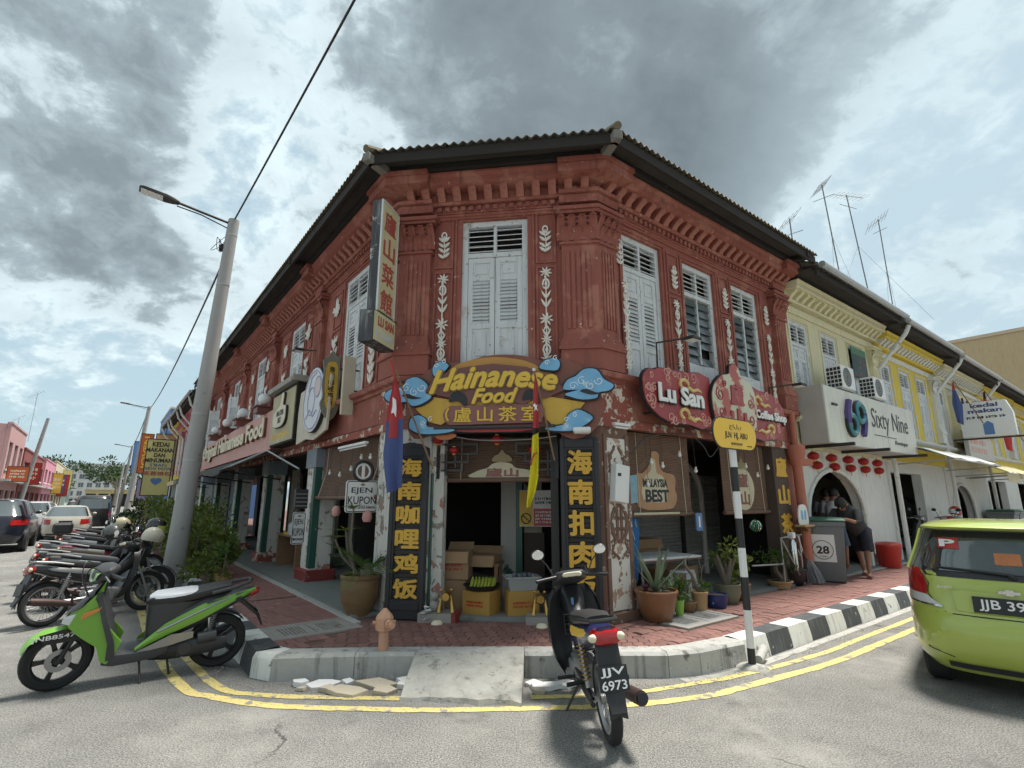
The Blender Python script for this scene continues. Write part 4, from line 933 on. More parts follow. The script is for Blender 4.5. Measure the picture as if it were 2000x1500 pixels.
# big beige building at the far right
bb=thing('warehouse',T(70,50,0,R_(37.4)),'large plain beige building rising behind the right-hand row','building');Mb=T(70,50,0,R_(37.4))
m_beige=surf('beige render',(.52,.42,.25),.9,var=.1,streak=((.33,.26,.16),.6),coords=3)
MB().box(-24,24,0,30,0,16.2).build('wall',m_beige,bb,Mb);MB().box(-24.1,24.1,-.1,30.1,16.2,16.5).build('coping',m_cremb,bb,Mb)
for i in range(6): MB().box(-22+i*8,-21+i*8,-.06,.01,13.5,14.6).build('vent',m_black,bb,Mb)
mast=thing('mobile_antenna',T(63,52,16.5),'white panel antenna standing on the beige building','antenna')
MB().tube([(0,0,0),(0,0,5)],.12,8).build('mast',m_metal,mast);MB().box(-.45,.45,-.6,-.2,1.4,6.2,.05,Matrix.Rotation(R_(-6),4,'Y')).build('panel',m_white,mast)
# antennas on the right-hand roofs
def aerial(x,y,z,h,label,n=8,lean=0,rz=.6):
    t=thing('tv_antenna',T(x,y,z),label,'antenna','television antennas on the roofs');M=T(x,y,z,rz)
    tx=math.tan(lean)*h
    MB().tube([(0,0,0),(tx,0,h)],.018,6).build('mast',m_aer,t,M)
    MB().tube([(tx-.55,0,h-.45),(tx+.4,0,h+.25)],.010,5).build('boom',m_aer,t,M)
    for i in range(n): f=i/(n-1);a=tx-.55+.95*f;zz=h-.45+.70*f;MB().tube([(a-.10,-.20,zz+.10),(a+.10,.20,zz-.10)],.006,4).build('element',m_aer,t,M)
    MB().tube([(tx-.05,-.32,h-.5),(tx+.05,.32,h-.4)],.009,5).build('cross_bar',m_aer,t,M)
    for s in (-1,1): MB().tube([(tx*.6,0,h*.6),(s*1.2,s*.8,0)],.004,4).build('guy_wire',m_aer,t,M)
    return t
fr=lambda x,y,z: (FRr@Vector((x,y,z)))[:]
aerial(*fr(8.5,.8,7.0),2.0,'short television antenna above the red roof',5,.0)
aerial(*fr(11.6,.8,7.0),4.1,'tallest television antenna leaning left above the lemon house',9,-.11)
aerial(*fr(13.9,.8,7.0),5.0,'middle television antenna with a raked boom',8,.06,1.9)
aerial(*fr(15.9,.8,7.0),4.6,'television antenna with double booms above the yellow house',7,.0,.2)
for x,y,z,h,lb in ((-44,47,6.8,4.5,'television antenna on the pale pink building'),(-51,53,6.0,4,'television antenna behind the lamp pole'),(-13.5,24.5,7.6,2.2,'television antenna on the pink shophouse roof'),(-16.5,28.5,7.6,2.4,'television antenna on the rose shophouse roof'),(-20,33,7.6,2.2,'television antenna on the far yellow shophouse roof')): aerial(x,y,z,h,lb,6)
# ------------------------------------------------------------------ signs, boards, flags, blinds
m_cloud=surf('sky blue sign paint',(.17,.40,.62),.45,var=.35,vs_=4,wear=((.55,.70,.78),.56,5,.2))
m_blk=surf('black sign paint',(.018,.017,.02),.5,var=.2)
m_brn=surf('brown sign paint',(.21,.075,.05),.55,var=.25,streak=((.30,.15,.11),.4));m_brn2=surf('chestnut sign paint',(.17,.062,.052),.5,var=.15);m_yrib=surf('ochre ribbon paint',(.60,.37,.05),.5,var=.25,vs_=2.5,streak=((.42,.24,.06),.5))
m_choc=surf('mauve brown plate',(.24,.095,.082),.5,var=.2,streak=((.33,.17,.15),.4));m_goldl=surf('yellow lettering',(.70,.45,.05),.45,var=.1);m_goldd=surf('dull gold outline',(.28,.22,.11),.6)
m_crml=surf('cream lettering',(.70,.64,.47),.5);m_swirl=surf('white swirl paint',(.72,.78,.80),.5)
def spiral(mb,cx,cz,r,y,turns=1.3,a0=0,th=.008,s=1): mb.tube([(cx+s*r*(1-t*.75)*math.cos(a0+t*turns*6.28),y,cz+r*(1-t*.75)*math.sin(a0+t*turns*6.28)) for t in [q/14 for q in range(15)]],th,5)
def grow(poly,k):
    cx=sum(p[0] for p in poly)/len(poly);cz=sum(p[1] for p in poly)/len(poly);return [(p[0]+(k if p[0]>cx else -k)*min(1,abs(p[0]-cx)*8),p[1]+(k if p[1]>cz else -k)*min(1,abs(p[1]-cz)*12)) for p in poly]
def rounded(poly,k=4):
    n=len(poly);out=[]
    for i in range(n):
        a,b,c,d=[Vector(poly[(i+j-1) % n]) for j in range(4)]
        for j in range(k):
            t=j/k;out.append(tuple(.5*((2*b)+(-a+c)*t+(2*a-5*b+4*c-d)*t*t+(-a+3*b-3*c+d)*t**3)))
    return out
S=thing('shop_sign',FC@Matrix.Translation((CW/2,-.2,2.4)),'carved brown and gold sign with blue clouds over the entrance reading Hainanese Food','sign')
back=[(0.17,2.83),(0.24,3.17),(0.44,3.36),(0.66,3.48),(0.97,3.48),(1.22,3.55),(1.53,3.57),(1.84,3.53),(2.06,3.45),(2.31,3.48),(2.58,3.35),(2.74,3.14),(2.81,2.84),(2.71,2.55),(2.42,2.41),(2.03,2.54),(0.75,2.53),(0.3,2.45)]
MB().prism(rounded(back,3),-.17,-.14).build('backboard',m_brn,S,FC)
arch=[(0.60,3.22),(0.80,3.40),(1.0,3.49),(1.38,3.535),(1.8,3.47),(2.06,3.33),(2.2,3.2),(1.4,3.1)]
MB().prism(rounded(arch,3),-.185,-.165).build('ochre_band',surf('tan sign paint',(.48,.24,.05),.5,var=.2),S,FC)
tp=[(0.44,3.07),(0.58,3.24),(0.74,3.33),(0.95,3.39),(1.38,3.43),(1.83,3.37),(2.07,3.26),(2.24,3.13),(2.33,3.05),(2.1,2.95),(1.9,2.93),(1.8,2.86),(1.6,2.91),(1.16,2.92),(1.01,2.88),(0.88,2.96)]
MB().prism(tp,-.235,-.21).build('name_panel',m_brn2,S,FC)
MB().prism([(0.32,2.85),(0.5,3.01),(0.99,2.93),(1.8,2.92),(2.11,2.97),(2.58,2.88),(2.48,2.75),(2.37,2.62),(2.16,2.59),(2.04,2.71),(0.82,2.71),(0.68,2.62),(0.5,2.67)],-.205,-.18).build('ribbon',m_yrib,S,FC)
MB().prism([(0.71,2.75),(0.74,2.82),(0.81,2.87),(2.01,2.87),(2.06,2.80),(2.02,2.63),(0.8,2.61),(0.74,2.67)],-.235,-.206).build('plate',m_choc,S,FC)
MB().prism([(.78,2.60),(2.04,2.61),(2.0,2.55),(1.7,2.52),(1.1,2.52),(.82,2.54)],-.195,-.172).build('trim',m_red2,S,FC)
cl={'c1': [(-0.11,3.02),(-0.01,3.12),(0.15,3.15),(0.2,3.24),(0.34,3.27),(0.49,3.16),(0.46,3.06),(0.55,3.0),(0.43,2.91),(0.29,2.88),(0.21,2.94),(0.02,2.92)],'c2': [(2.31,3.05),(2.36,3.17),(2.47,3.22),(2.58,3.31),(2.74,3.3),(2.83,3.17),(2.95,3.09),(2.89,3.02),(2.76,3.0),(2.73,2.93),(2.56,2.91),(2.4,2.95),(2.33,2.99),(2.5,3.04)],
      'c3': [(0.58,3.28),(0.56,3.42),(0.67,3.48),(0.77,3.43),(0.72,3.35)],'c4': [(2.0,3.35),(2.08,3.45),(2.21,3.47),(2.27,3.41),(2.24,3.32),(2.14,3.31)],'c5': [(0.26,2.61),(0.28,2.71),(0.38,2.75),(0.49,2.69),(0.5,2.6),(0.65,2.58),(0.88,2.55),(0.75,2.51),(0.44,2.5),(0.29,2.56)],'c6': [(2.07,2.56),(2.3,2.59),(2.35,2.7),(2.48,2.78),(2.62,2.72),(2.67,2.66),(2.55,2.57),(2.39,2.51),(2.13,2.52)]}
for k,p in cl.items():
    pr=rounded(p,3);MB().prism(grow(pr,.018),-.232,-.20).build('cloud_outline',m_blk,S,FC);MB().prism(pr,-.25,-.233).build('cloud',m_cloud,S,FC)
    cx=sum(q[0] for q in p)/len(p);cz=sum(q[1] for q in p)/len(p);sw=MB();n=4 if k in ('c1','c2') else 2
    for i in range(n): spiral(sw,cx+(i-(n-1)/2)*.11,cz+(.04 if i % 2 else -.02)+(.03 if k in ('c1','c2') else .05),.06 if n==4 else .035,-.252,1.1,i,.006)
    stuff(sw.build('swirl',m_swirl,S,FC))
for x in (.14,2.52): MB().prism(rounded([(x,3.02),(x+.08,3.045),(x+.2,3.0),(x+.28,2.985),(x+.14,2.97)],3),-.256,-.2505).build('cloud_eye',m_blk,S,FC)
for x in (.79,1.77): MB().prism(rounded([(x,2.92),(x+.03,3.03),(x+.12,3.065),(x+.21,3.02),(x+.25,2.93),(x+.22,2.86),(x+.12,2.93)],3),-.245,-.236).build('dark_motif',m_blk,S,FC)
for (t_,b,cv) in (('Hainanese',(.52,2.24,3.10,3.41),.11),('Food',(1.10,1.72,2.885,3.09),.05)):
    lettering(t_,(b[0]-.01,b[1]+.01,b[2]-.012,b[3]+.012),-.236,m_goldd,S,FC,ext=.02,fat=.05,shear=.38,space=1.0,curve=cv)
    lettering(t_,b,-.258,m_goldl,S,FC,ext=.02,fat=.024,shear=.38,space=1.0,curve=cv)
lettering('盧山茶室',(.86,1.99,2.645,2.845),-.237,m_goldl,S,FC,ext=.014,bold=.014,space=1.35)
lettering('（',(.745,.80,2.66,2.84),-.237,m_goldl,S,FC,ext=.014,bold=.03)
MB().prism(rounded([(0.6,2.48),(0.74,2.51),(0.89,2.49),(0.81,2.43),(0.66,2.43)],3),-.20,-.17).build('drop',surf('orange drop',(.45,.15,.05),.6),S,FC)
# standing black boards ------------------------------------------------------
def tall_board(x0,x1,z0,z1,chars,label):
    M=FC@Matrix.Translation(((x0+x1)/2,-.10,0));t=thing('menu_board',M,label,'board','tall black boards at the entrance');w_=(x1-x0)/2
    f=MB();e=.055
    f.box(-w_,-w_+e,-.05,.05,z0,z1,.006);f.box(w_-e,w_,-.05,.05,z0,z1,.006);f.box(-w_+e,w_-e,-.048,.05,z1-.11,z1,.006);f.box(-w_+e,w_-e,-.048,.05,z0,z0+.10,.006)
    f.build('frame',surf('black lacquer frame',(.02,.02,.024),.45,var=.2),t,M)
    g=MB();e2=.085;g.box(-w_+e,-w_+e2,-.035,0,z0+.1,z1-.11);g.box(w_-e2,w_-e,-.035,0,z0+.1,z1-.11);g.box(-w_+e2,w_-e2,-.034,0,z1-.14,z1-.11);g.box(-w_+e2,w_-e2,-.034,0,z0+.1,z0+.13);g.build('inner_frame',m_blk,t,M)
    n=32;zz0,zz1=z0+.1,z1-.11
    mm=surf('flaking black slats',(.022,.019,.018),.6,var=.3,wear=((.38,.33,.28),.70,7),rnd=.3);st=(zz1-zz0)/n
    for i in range(n): MB().box(-w_+e,w_-e,-.006,.012,zz0+st*i+.003,zz0+st*(i+1)-.003,.003).build('slat',mm,t,M)
    H_=(zz1-zz0)/len(chars)
    for i,c in enumerate(chars): lettering(c,(-w_+.09,w_-.075,zz1-H_*(i+1)+.035,zz1-H_*i-.03),-.008,m_gold,t,M,ext=.022,bold=.028)
    # foot
    MB().box(-w_+.02,w_-.02,-.04,.045,.2,z0).build('foot',m_blk,t,M)
    MB().prism([(-w_,z1),(w_,z1),(w_*.6,z1+.05),(0,z1+.075),(-w_*.6,z1+.05)],-.03,.03).build('crest',m_blk,t,M)
tall_board(.0,.50,.30,2.33,'海南咖哩鸡饭','tall black slatted board left of the entrance with six gold characters')
tall_board(2.24,2.73,.33,2.42,'海南扣肉饭','tall black slatted board right of the entrance with five gold characters')
# projecting vertical sign at the left corner ----------------------------------
az = R_(15); dI = Vector((math.sin(az), math.cos(az), 0)); Mh = frame(Vector((-1.66, 6.85, 0)), dI)   # x runs back to the wall
HS=thing('hanging_sign',Mh,'tall yellow lightbox sign with red characters hung off the left corner','sign')
m_lb=surf('faded yellow acrylic',(.62,.57,.34),.5,var=.1,streak=((.4,.36,.24),.4));m_lbs=surf('weathered dark tin',(.045,.046,.05),.6,var=.3,wear=((.50,.51,.50),.60,4,.08),streak=((.34,.35,.35),.6));m_rl=surf('faded red lettering',(.42,.09,.075),.5,var=.15)
m_whf=surf('white tin trim',(.62,.63,.62),.5,var=.1)
MB().box(-.47,0,-.0,.14,4.08,5.70).build('case',m_lbs,HS,Mh);MB().box(-.45,-.02,-.012,0,4.10,5.68).build('face',m_lb,HS,Mh)
for b in ((-.475,-.45,-.018,.006,4.08,5.70),(-.02,.005,-.018,.145,4.08,5.70),(-.45,-.02,-.018,.145,5.685,5.705)): MB().box(*b).build('trim',m_whf,HS,Mh)
for i,c in enumerate('廬山菜館'): lettering(c,(-.40,-.08,5.27-i*.385,5.58-i*.385),-.013,m_rl,HS,Mh,ext=.006,bold=.02)
Mh2=Mh@Matrix.Translation((-.15,-.04,0))
MB().box(-.44,.14,0,.20,3.63,4.06).build('lower_case',m_lbs,HS,Mh2);MB().box(-.42,.12,-.012,0,3.65,4.04).build('lower_face',m_lb,HS,Mh2)
lettering('LU SAN',(-.34,.08,3.86,3.99),-.013,m_rl,HS,Mh2,ext=.006,bold=.03);lettering('RESTAURANT',(-.38,.08,3.70,3.80),-.013,m_whf,HS,Mh2,ext=.006,bold=.01)
for z in (5.05,4.10): MB().box(-.05,.36,.04,.07,z,z+.03).build('bracket',m_dmetal,HS,Mh)
# Lu San coffee shop sign --------------------------------------------------------
LS=thing('coffee_shop_sign',FRr@Matrix.Translation((2.5,-.3,2.7)),'red scalloped sign on the right facade reading Lu San Coffee Shop','sign')
m_lr=surf('crimson sign paint',(.33,.045,.05),.45,var=.25,vs_=2,wear=((.52,.24,.21),.56,3,.2),streak=((.22,.03,.035),.4));m_pk=surf('pink scroll paint',(.60,.30,.26),.5,var=.15);m_em=surf('emblem paint',(.56,.54,.42),.5,var=.2,vs_=3,wear=((.42,.12,.11),.50,4,.06));m_gc=surf('pale gold scroll',(.68,.52,.22),.5)
lp=[(0.55,3.24),(0.58,3.34),(0.68,3.42),(0.84,3.43),(0.92,3.47),(1.53,3.49),(2.16,3.49),(2.11,2.73),(1.56,2.72),(1.07,2.72),(0.75,2.84),(0.58,3.0)]
rp=[(3.32,3.46),(3.73,3.48),(4.12,3.47),(4.39,3.33),(4.51,3.13),(4.4,2.85),(4.12,2.68),(3.25,2.68)]
em=[(2.09,3.15),(2.17,3.38),(2.4,3.56),(2.63,3.62),(2.66,3.74),(2.79,3.81),(2.92,3.75),(2.99,3.62),(3.21,3.56),(3.36,3.38),(3.38,3.02),(3.24,2.75),(2.69,2.72),(2.2,2.78)]
for p,nm in ((lp,'left_panel'),(rp,'right_panel')):
    MB().prism(grow(rounded(p,2),.012),-.285,-.24).build('panel_edge',m_blk,LS,FRr);MB().prism(rounded(p,2),-.30,-.286).build(nm,m_lr,LS,FRr)
MB().prism(grow(rounded(em,3),.015),-.36,-.31).build('emblem_edge',m_blk,LS,FRr);MB().prism(rounded(em,3),-.375,-.361).build('emblem',m_em,LS,FRr)
lettering('廬',(2.58,2.98,3.12,3.46),-.376,m_lr,LS,FRr,ext=.02,bold=.03);lettering('山',(2.55,3.02,2.82,3.07),-.376,m_lr,LS,FRr,ext=.02,bold=.03)
es=MB()
for (a,b,r,s) in ((2.30,3.25,.11,1),(2.32,2.98,.10,-1),(3.2,3.2,.09,-1),(3.18,2.92,.1,1),(2.45,3.45,.06,1)): spiral(es,a,b,r,-.378,1.4,a,.012,s)
stuff(es.build('emblem_scroll',m_lr,LS,FRr))
ps=MB();rr=random.Random(4)
for (x0,x1,z0,z1,n) in ((.64,.98,2.86,3.38,9),(1.0,2.05,3.34,3.45,7),(1.1,2.05,2.75,2.86,7),(4.05,4.42,2.78,3.38,9),(3.4,4.0,2.71,2.82,5),(3.4,4.0,3.36,3.45,5)):
    for i in range(n): spiral(ps,rr.uniform(x0,x1),rr.uniform(z0,z1),rr.uniform(.05,.085),-.302,1.2,rr.uniform(0,6),.011,rr.choice((-1,1)))
stuff(ps.build('scroll',m_pk,LS,FRr))
for (x,z,s) in ((1.45,3.30,1),(1.42,2.86,1),(3.55,3.30,1),(3.95,2.84,-1)):
    g=MB();g.tube([(x+s*(.02+.10*math.cos(t)),-.312,z+.07*math.sin(t)) for t in [q*.55 for q in range(9)]],.026,6);g.tube([(x+s*.10,-.312,z-.03),(x+s*.22,-.312,z-.075),(x+s*.35,-.312,z-.04),(x+s*.46,-.312,z-.07)],[.03,.03,.024,.008],6);g.build('gold_scroll',m_gc,LS,FRr)
for (t_,b) in (('Lu San',(.82,1.90,2.98,3.25)),('Coffee Shop',(3.41,4.46,2.95,3.14))):
    lettering(t_,(b[0]+.015,b[1]+.02,b[2]-.02,b[3]-.01),-.302,m_blk,LS,FRr,ext=.03,bold=.055);lettering(t_,b,-.334,m_white,LS,FRr,ext=.016,bold=.035)
for x in (.9,2.0,3.5,4.3): MB().box(x,x+.03,-.29,.0,2.84,2.87).build('bracket',m_dmetal,LS,FRr)
# gold characters on the brown end pier
W3=thing('wall_characters',FRr@Matrix.Translation((4.76,0,1)),'three yellow characters on the brown pier at the end of the red house','sign')
for i,c in enumerate('廬山茶'): lettering(c,(4.56,4.98,2.06-i*.50,2.42-i*.50),-.002,m_gold,W3,FRr,ext=.012,bold=.03)
# street name post ----------------------------------------------------------------
SP=thing('street_sign',T(2.42,5.70,0),'yellow street name plate on a black and white banded post at the kerb','street sign');Ms=frame(Vector((2.42,5.70,0)),VR)
m_pw=surf('post white paint',(.72,.72,.71),.5,var=.06,wear=((.3,.3,.3),.70,14));m_pb=surf('post black paint',(.022,.022,.024),.5,var=.2,wear=((.5,.5,.5),.69,14))
zb=[0,.19,.55,.87,1.16,1.46,1.74,2.0,2.20]
for i in range(8): MB().cyl((0,0,zb[i]),(0,0,zb[i+1]),.038,n=20).build('post_band',m_pb if i % 2==0 else m_pw,SP,T(2.42,5.70,0))
MB().sphere((0,0,.0),.13,14,8,(1.3,1.1,.35)).build('footing',m_ramp,SP,T(2.42,5.70,0))
pl=lambda w_,h: [(math.copysign(w_-h,math.cos(t))+h*math.cos(t),2.355+h*math.sin(t)) for t in [2*math.pi*(q+.5)/28 for q in range(28)]]
MB().prism(pl(.442,.172),-.052,-.038).build('plate_edge',m_blk,SP,Ms);MB().prism(pl(.43,.16),-.056,-.053).build('plate',surf('road sign yellow',(.72,.44,.015),.35,var=.04),SP,Ms)
lettering('JLN  HJ. ABU',(-.22,.24,2.29,2.375),-.056,m_blk,SP,Ms,ext=.002,bold=.02);lettering('SADIDI ROAD',(-.11,.12,2.235,2.262),-.056,m_blk,SP,Ms,ext=.002,bold=.01);lettering('(84000)',(.22,.32,2.225,2.242),-.056,m_blk,SP,Ms,ext=.002);lettering('جالن',(-.12,.12,2.40,2.465),-.056,m_blk,SP,Ms,ext=.002)
# flags -----------------------------------------------------------------------------
def cloth(pts_l,pts_r,folds,amp,y0,seed=0,n=9):
    """strip of hanging cloth between two edges (x,z), folded in depth"""
    rows=[];m=len(pts_l)
    for i in range(m):
        rows.append([(pts_l[i][0]+(pts_r[i][0]-pts_l[i][0])*j/n,y0+amp*math.sin(folds*j/n*6.28+i*.35+seed)*(.4+i/m),pts_l[i][1]+(pts_r[i][1]-pts_l[i][1])*j/n) for j in range(n+1)])
    return rows
m_fred=surf('red flag cloth',(.50,.055,.06),.75,var=.1,sss=.25);m_fblue=surf('blue flag cloth',(.085,.12,.30),.8,var=.1,sss=.25);m_fyel=surf('yellow flag cloth',(.78,.68,.03),.7,var=.08,sss=.25);m_fblk=surf('black flag cloth',(.02,.018,.02),.8)
MF=FC@Matrix.Translation((.25,-.62,0))
f1=thing('flag',MF,'blue and red flag drooping from a pole left of the entrance','flag','two flags over the entrance')
k=8
L1=[(-.19+.0*i,3.22-i*.19) for i in range(k)];
lf=[(-.09,3.17),(-.14,2.90),(-.17,2.62),(-.18,2.40),(-.195,2.2),(-.17,2.0),(-.14,1.84),(-.12,1.72)];rg=[(-.06,3.19),(.02,2.92),(.06,2.66),(.075,2.42),(.08,2.22),(.085,2.05),(.085,1.9),(.08,1.80)]
rows=cloth(lf,rg,1.6,.035,0)
MB().loft([r for r in rows[2:]],False,False).build('cloth',m_fblue,f1,MF);MB().loft([r for r in rows[:3]],False,False).build('canton',m_fred,f1,MF)
MB().loft([[(p[0],p[1]-.006,p[2]) for p in r[2:7]] for r in rows[2:4]],False,False).build('canton',m_fred,f1,MF)
MB().prism([(-.075,2.92),(-.03,2.88),(-.02,2.78),(-.02,2.66),(-.05,2.72),(-.085,2.71),(-.07,2.80)],-.062,-.05).build('emblem',m_white,f1,MF)
MB().tube([(-.09,.02,3.30),(.10,.22,2.72),(.33,.45,2.05)],.012,6).build('pole',m_wood,f1,MF);MB().tube([(-.16,.0,3.42),(-.08,0,3.18)],.016,6).build('pole_tip',m_red2,f1,MF)
MG=FC@Matrix.Translation((1.95,-.62,0))
f2=thing('flag',MG,'narrow red, black and yellow flag drooping right of the entrance','flag','two flags over the entrance')
lf=[(.02,3.16),(.0,2.95),(-.005,2.7),(-.01,2.5),(-.02,2.40),(-.03,2.15),(-.06,1.9),(-.085,1.68),(-.09,1.56)];rg=[(.035,3.17),(.055,2.95),(.065,2.7),(.065,2.5),(.06,2.45),(.06,2.15),(.05,1.9),(.02,1.75),(-.05,1.58)]
rows=cloth(lf,rg,1.2,.03,0,1)
MB().loft(rows[:4],False,False).build('cloth',m_fred,f2,MG);MB().loft(rows[3:5],False,False).build('cloth',m_fblk,f2,MG);MB().loft(rows[4:],False,False).build('cloth',m_fyel,f2,MG)
MB().prism([(.02,2.80),(.035,2.77),(.055,2.78),(.045,2.745),(.06,2.70),(.035,2.725),(.015,2.70),(.022,2.745),(.0,2.77)],-.05,-.042).build('emblem',m_white,f2,MG)
MB().tube([(.045,-.048,2.20),(.01,-.045,2.185),(-.02,-.045,2.12),(-.03,-.045,2.05)],.011,6).build('crescent',m_fred,f2,MG)
MB().tube([(.01,.0,3.22),(.12,.25,2.7),(.22,.48,2.15)],.012,6).build('pole',m_wood,f2,MG);MB().sphere((.01,0,3.23),.022,8,6).build('pole_tip',m_white,f2,MG)
# floodlight under the sign and fluorescent tubes
fl=thing('floodlight',FC@Matrix.Translation((2.52,-.35,2.5)),'white floodlight above the right black board','lamp');MB().box(2.42,2.64,-.45,-.25,2.47,2.53,.015,None).build('housing',m_white,fl,FC);MB().box(2.44,2.62,-.43,-.27,2.462,2.469).build('lens',m_glow,fl,FC);MB().box(2.5,2.56,-.25,.0,2.49,2.52).build('arm',m_dmetal,fl,FC)
def tubelight(M,x0,x1,y,z,label):
    t=thing('fluorescent_light',M@Matrix.Translation(((x0+x1)/2,y,z)),label,'lamp','fluorescent lights under the beam');MB().box(x0,x1,y-.03,y+.03,z,z+.04,.006).build('batten',m_white,t,M);MB().cyl((x0+.03,y,z-.02),(x1-.03,y,z-.02),.014,n=8).build('tube',m_glow,t,M)
tubelight(FL,-1.9,-.75,-.12,2.46,'fluorescent tube over the left blind');tubelight(FRr,.10,.40,-.14,2.60,'short fluorescent tube on the right corner pier')
# bamboo blinds ------------------------------------------------------------------------
m_bam=surf('brown bamboo',(.165,.10,.07),.75,var=.25,vs_=3,rnd=.2)
def blind(M,x0,x1,z0,z1,y,label,bow=.05):
    t=thing('bamboo_blind',M@Matrix.Translation(((x0+x1)/2,y,z0)),label,'blind','bamboo roll blinds');n=int((z1-z0)/.024);mb=MB();st=(z1-z0)/n
    for i in range(n):
        z=z0+st*i;f=(1-i/n)**3;rows=[]
        for x in (x0,x1): rows.append([(x,y-bow*f,z+.001),(x,y-.008-bow*f,z+st*.3),(x,y-.008-bow*f,z+st*.7),(x,y-bow*f,z+st-.001),(x,y+.004-bow*f,z+st*.5)])
        mb.loft(rows)
    stuff(mb.build('slat',m_bam,t,M))
    MB().cyl((x0-.02,y-bow-.01,z0-.01),(x1+.02,y-bow-.01,z0-.01),.035,n=10).build('roll',m_bam,t,M)
    for x in (x0+.2,x1-.2): MB().tube([(x,y-.02,z1),(x,y-.03,(z0+z1)/2),(x,y-bow-.05,z0)],.004,4).build('cord',m_crml,t,M)
    return t
b1=blind(FRr,.66,2.12,1.46,2.60,.16,'bamboo blind with a thumbs-up print reading Malaysia Best',.0)
m_thumb=surf('tan print',(.42,.24,.13),.7,var=.25,vs_=6);m_thw=surf('cream print',(.55,.50,.36),.7,var=.2)
MB().prism(rounded([(.86,1.56),(1.55,1.52),(1.72,1.60),(1.76,1.72),(1.72,1.80),(1.75,1.92),(1.70,2.02),(1.45,2.06),(1.38,2.18),(1.38,2.32),(1.22,2.34),(1.16,2.16),(.98,2.02),(.84,2.0)],3),.144,.147).build('print',m_thumb,b1,FRr)
MB().prism(rounded([(.98,1.66),(1.45,1.62),(1.52,1.75),(1.45,1.98),(1.30,2.04),(1.28,2.22),(1.20,2.20),(1.16,2.06),(1.0,1.94)],3),.141,.1435).build('print',m_thw,b1,FRr)
MB().prism([(.70,1.60),(.86,1.62),(.86,2.0),(.70,1.98)],.143,.147).build('print',surf('pale blue print',(.25,.42,.52),.7,var=.3,vs_=8),b1,FRr)
lettering('MALAYSIA',(.98,1.54,1.83,1.95),.140,m_blk,b1,FRr,ext=.003,bold=.035);lettering('BEST',(1.02,1.56,1.62,1.80),.140,m_blk,b1,FRr,ext=.003,bold=.04)
stuff(MB().box(.72,1.75,.108,.11,1.45,1.48).build('print',m_thw,b1,FRr))
b2=blind(FRr,3.04,4.46,1.46,2.60,.16,'bamboo blind with a round gold emblem print',.0)
MB().prism([(3.66+.36*math.cos(q/24*6.283),1.84+.36*math.sin(q/24*6.283)) for q in range(24)],.143,.147).build('print',m_thw,b2,FRr)
crest=rounded([(3.50,2.18),(3.52,2.27),(3.60,2.30),(3.66,2.38),(3.72,2.30),(3.80,2.27),(3.82,2.18)],3);MB().prism(crest,.143,.147).build('print',m_goldd,b2,FRr)
lettering('廬',(3.50,3.82,1.86,2.10),.141,m_brn,b2,FRr,ext=.003,bold=.03);lettering('山',(3.55,3.84,1.56,1.80),.141,m_brn,b2,FRr,ext=.003,bold=.03)
b3=blind(FL,-3.30,-.60,1.70,2.60,.12,'plain bamboo blind on the left side over the palm pot',.10)
b4=blind(FC,.66,2.10,1.93,2.50,.30,'bamboo blind with gilt crest inside the entrance',.02)
g4=MB().prism(rounded([(1.0,1.95),(1.08,2.04),(1.22,2.08),(1.30,2.14),(1.42,2.16),(1.55,2.14),(1.62,2.08),(1.80,2.05),(1.90,1.95)],3),.27,.275).build('print',m_thw,b4,FC)
MB().prism(rounded([(1.30,2.17),(1.32,2.24),(1.38,2.27),(1.43,2.33),(1.48,2.27),(1.54,2.24),(1.56,2.17)],3),.265,.272).build('print',m_goldd,b4,FC)
lettering('廬山',(1.2,1.66,1.96,2.08),.268,m_choc,b4,FC,ext=.003,bold=.03)
# lattice over the entrance
lt=thing('lattice_screen',FC@Matrix.Translation((1.4,.1,2)),'dark fretwork lattice hanging in the entrance','lattice')
for s in (0,1):
    mx=lambda x: x if s==0 else 2.76-x
    for (a,b,c,d) in ((.55,.60,1.93,2.40),(.62,1.12,2.38,2.405),(1.10,1.125,2.26,2.38),(.82,1.10,2.25,2.275),(.80,.825,2.08,2.405),(.62,.98,2.14,2.165),(.62,.92,2.03,2.055),(.90,.925,2.055,2.14),(.98,1.0,2.14,2.25),(.68,.70,1.97,2.3)): MB().box(mx(a),mx(b),.10,.14,c,d).build('lattice_bar',m_grpl,lt,FC)
for i in range(4): tag(MB().cyl((.6,-.04-.07*i,2.54+.012*i),(2.2,-.04-.07*i,2.54+.012*i),.02,n=8).build('conduit',m_grpl,None,FC),['grey conduit pipe nearest the wall above the entrance','second grey conduit pipe above the entrance','third grey conduit pipe above the entrance','outermost grey conduit pipe behind the carved sign'][i],'pipe','conduits over the entrance')
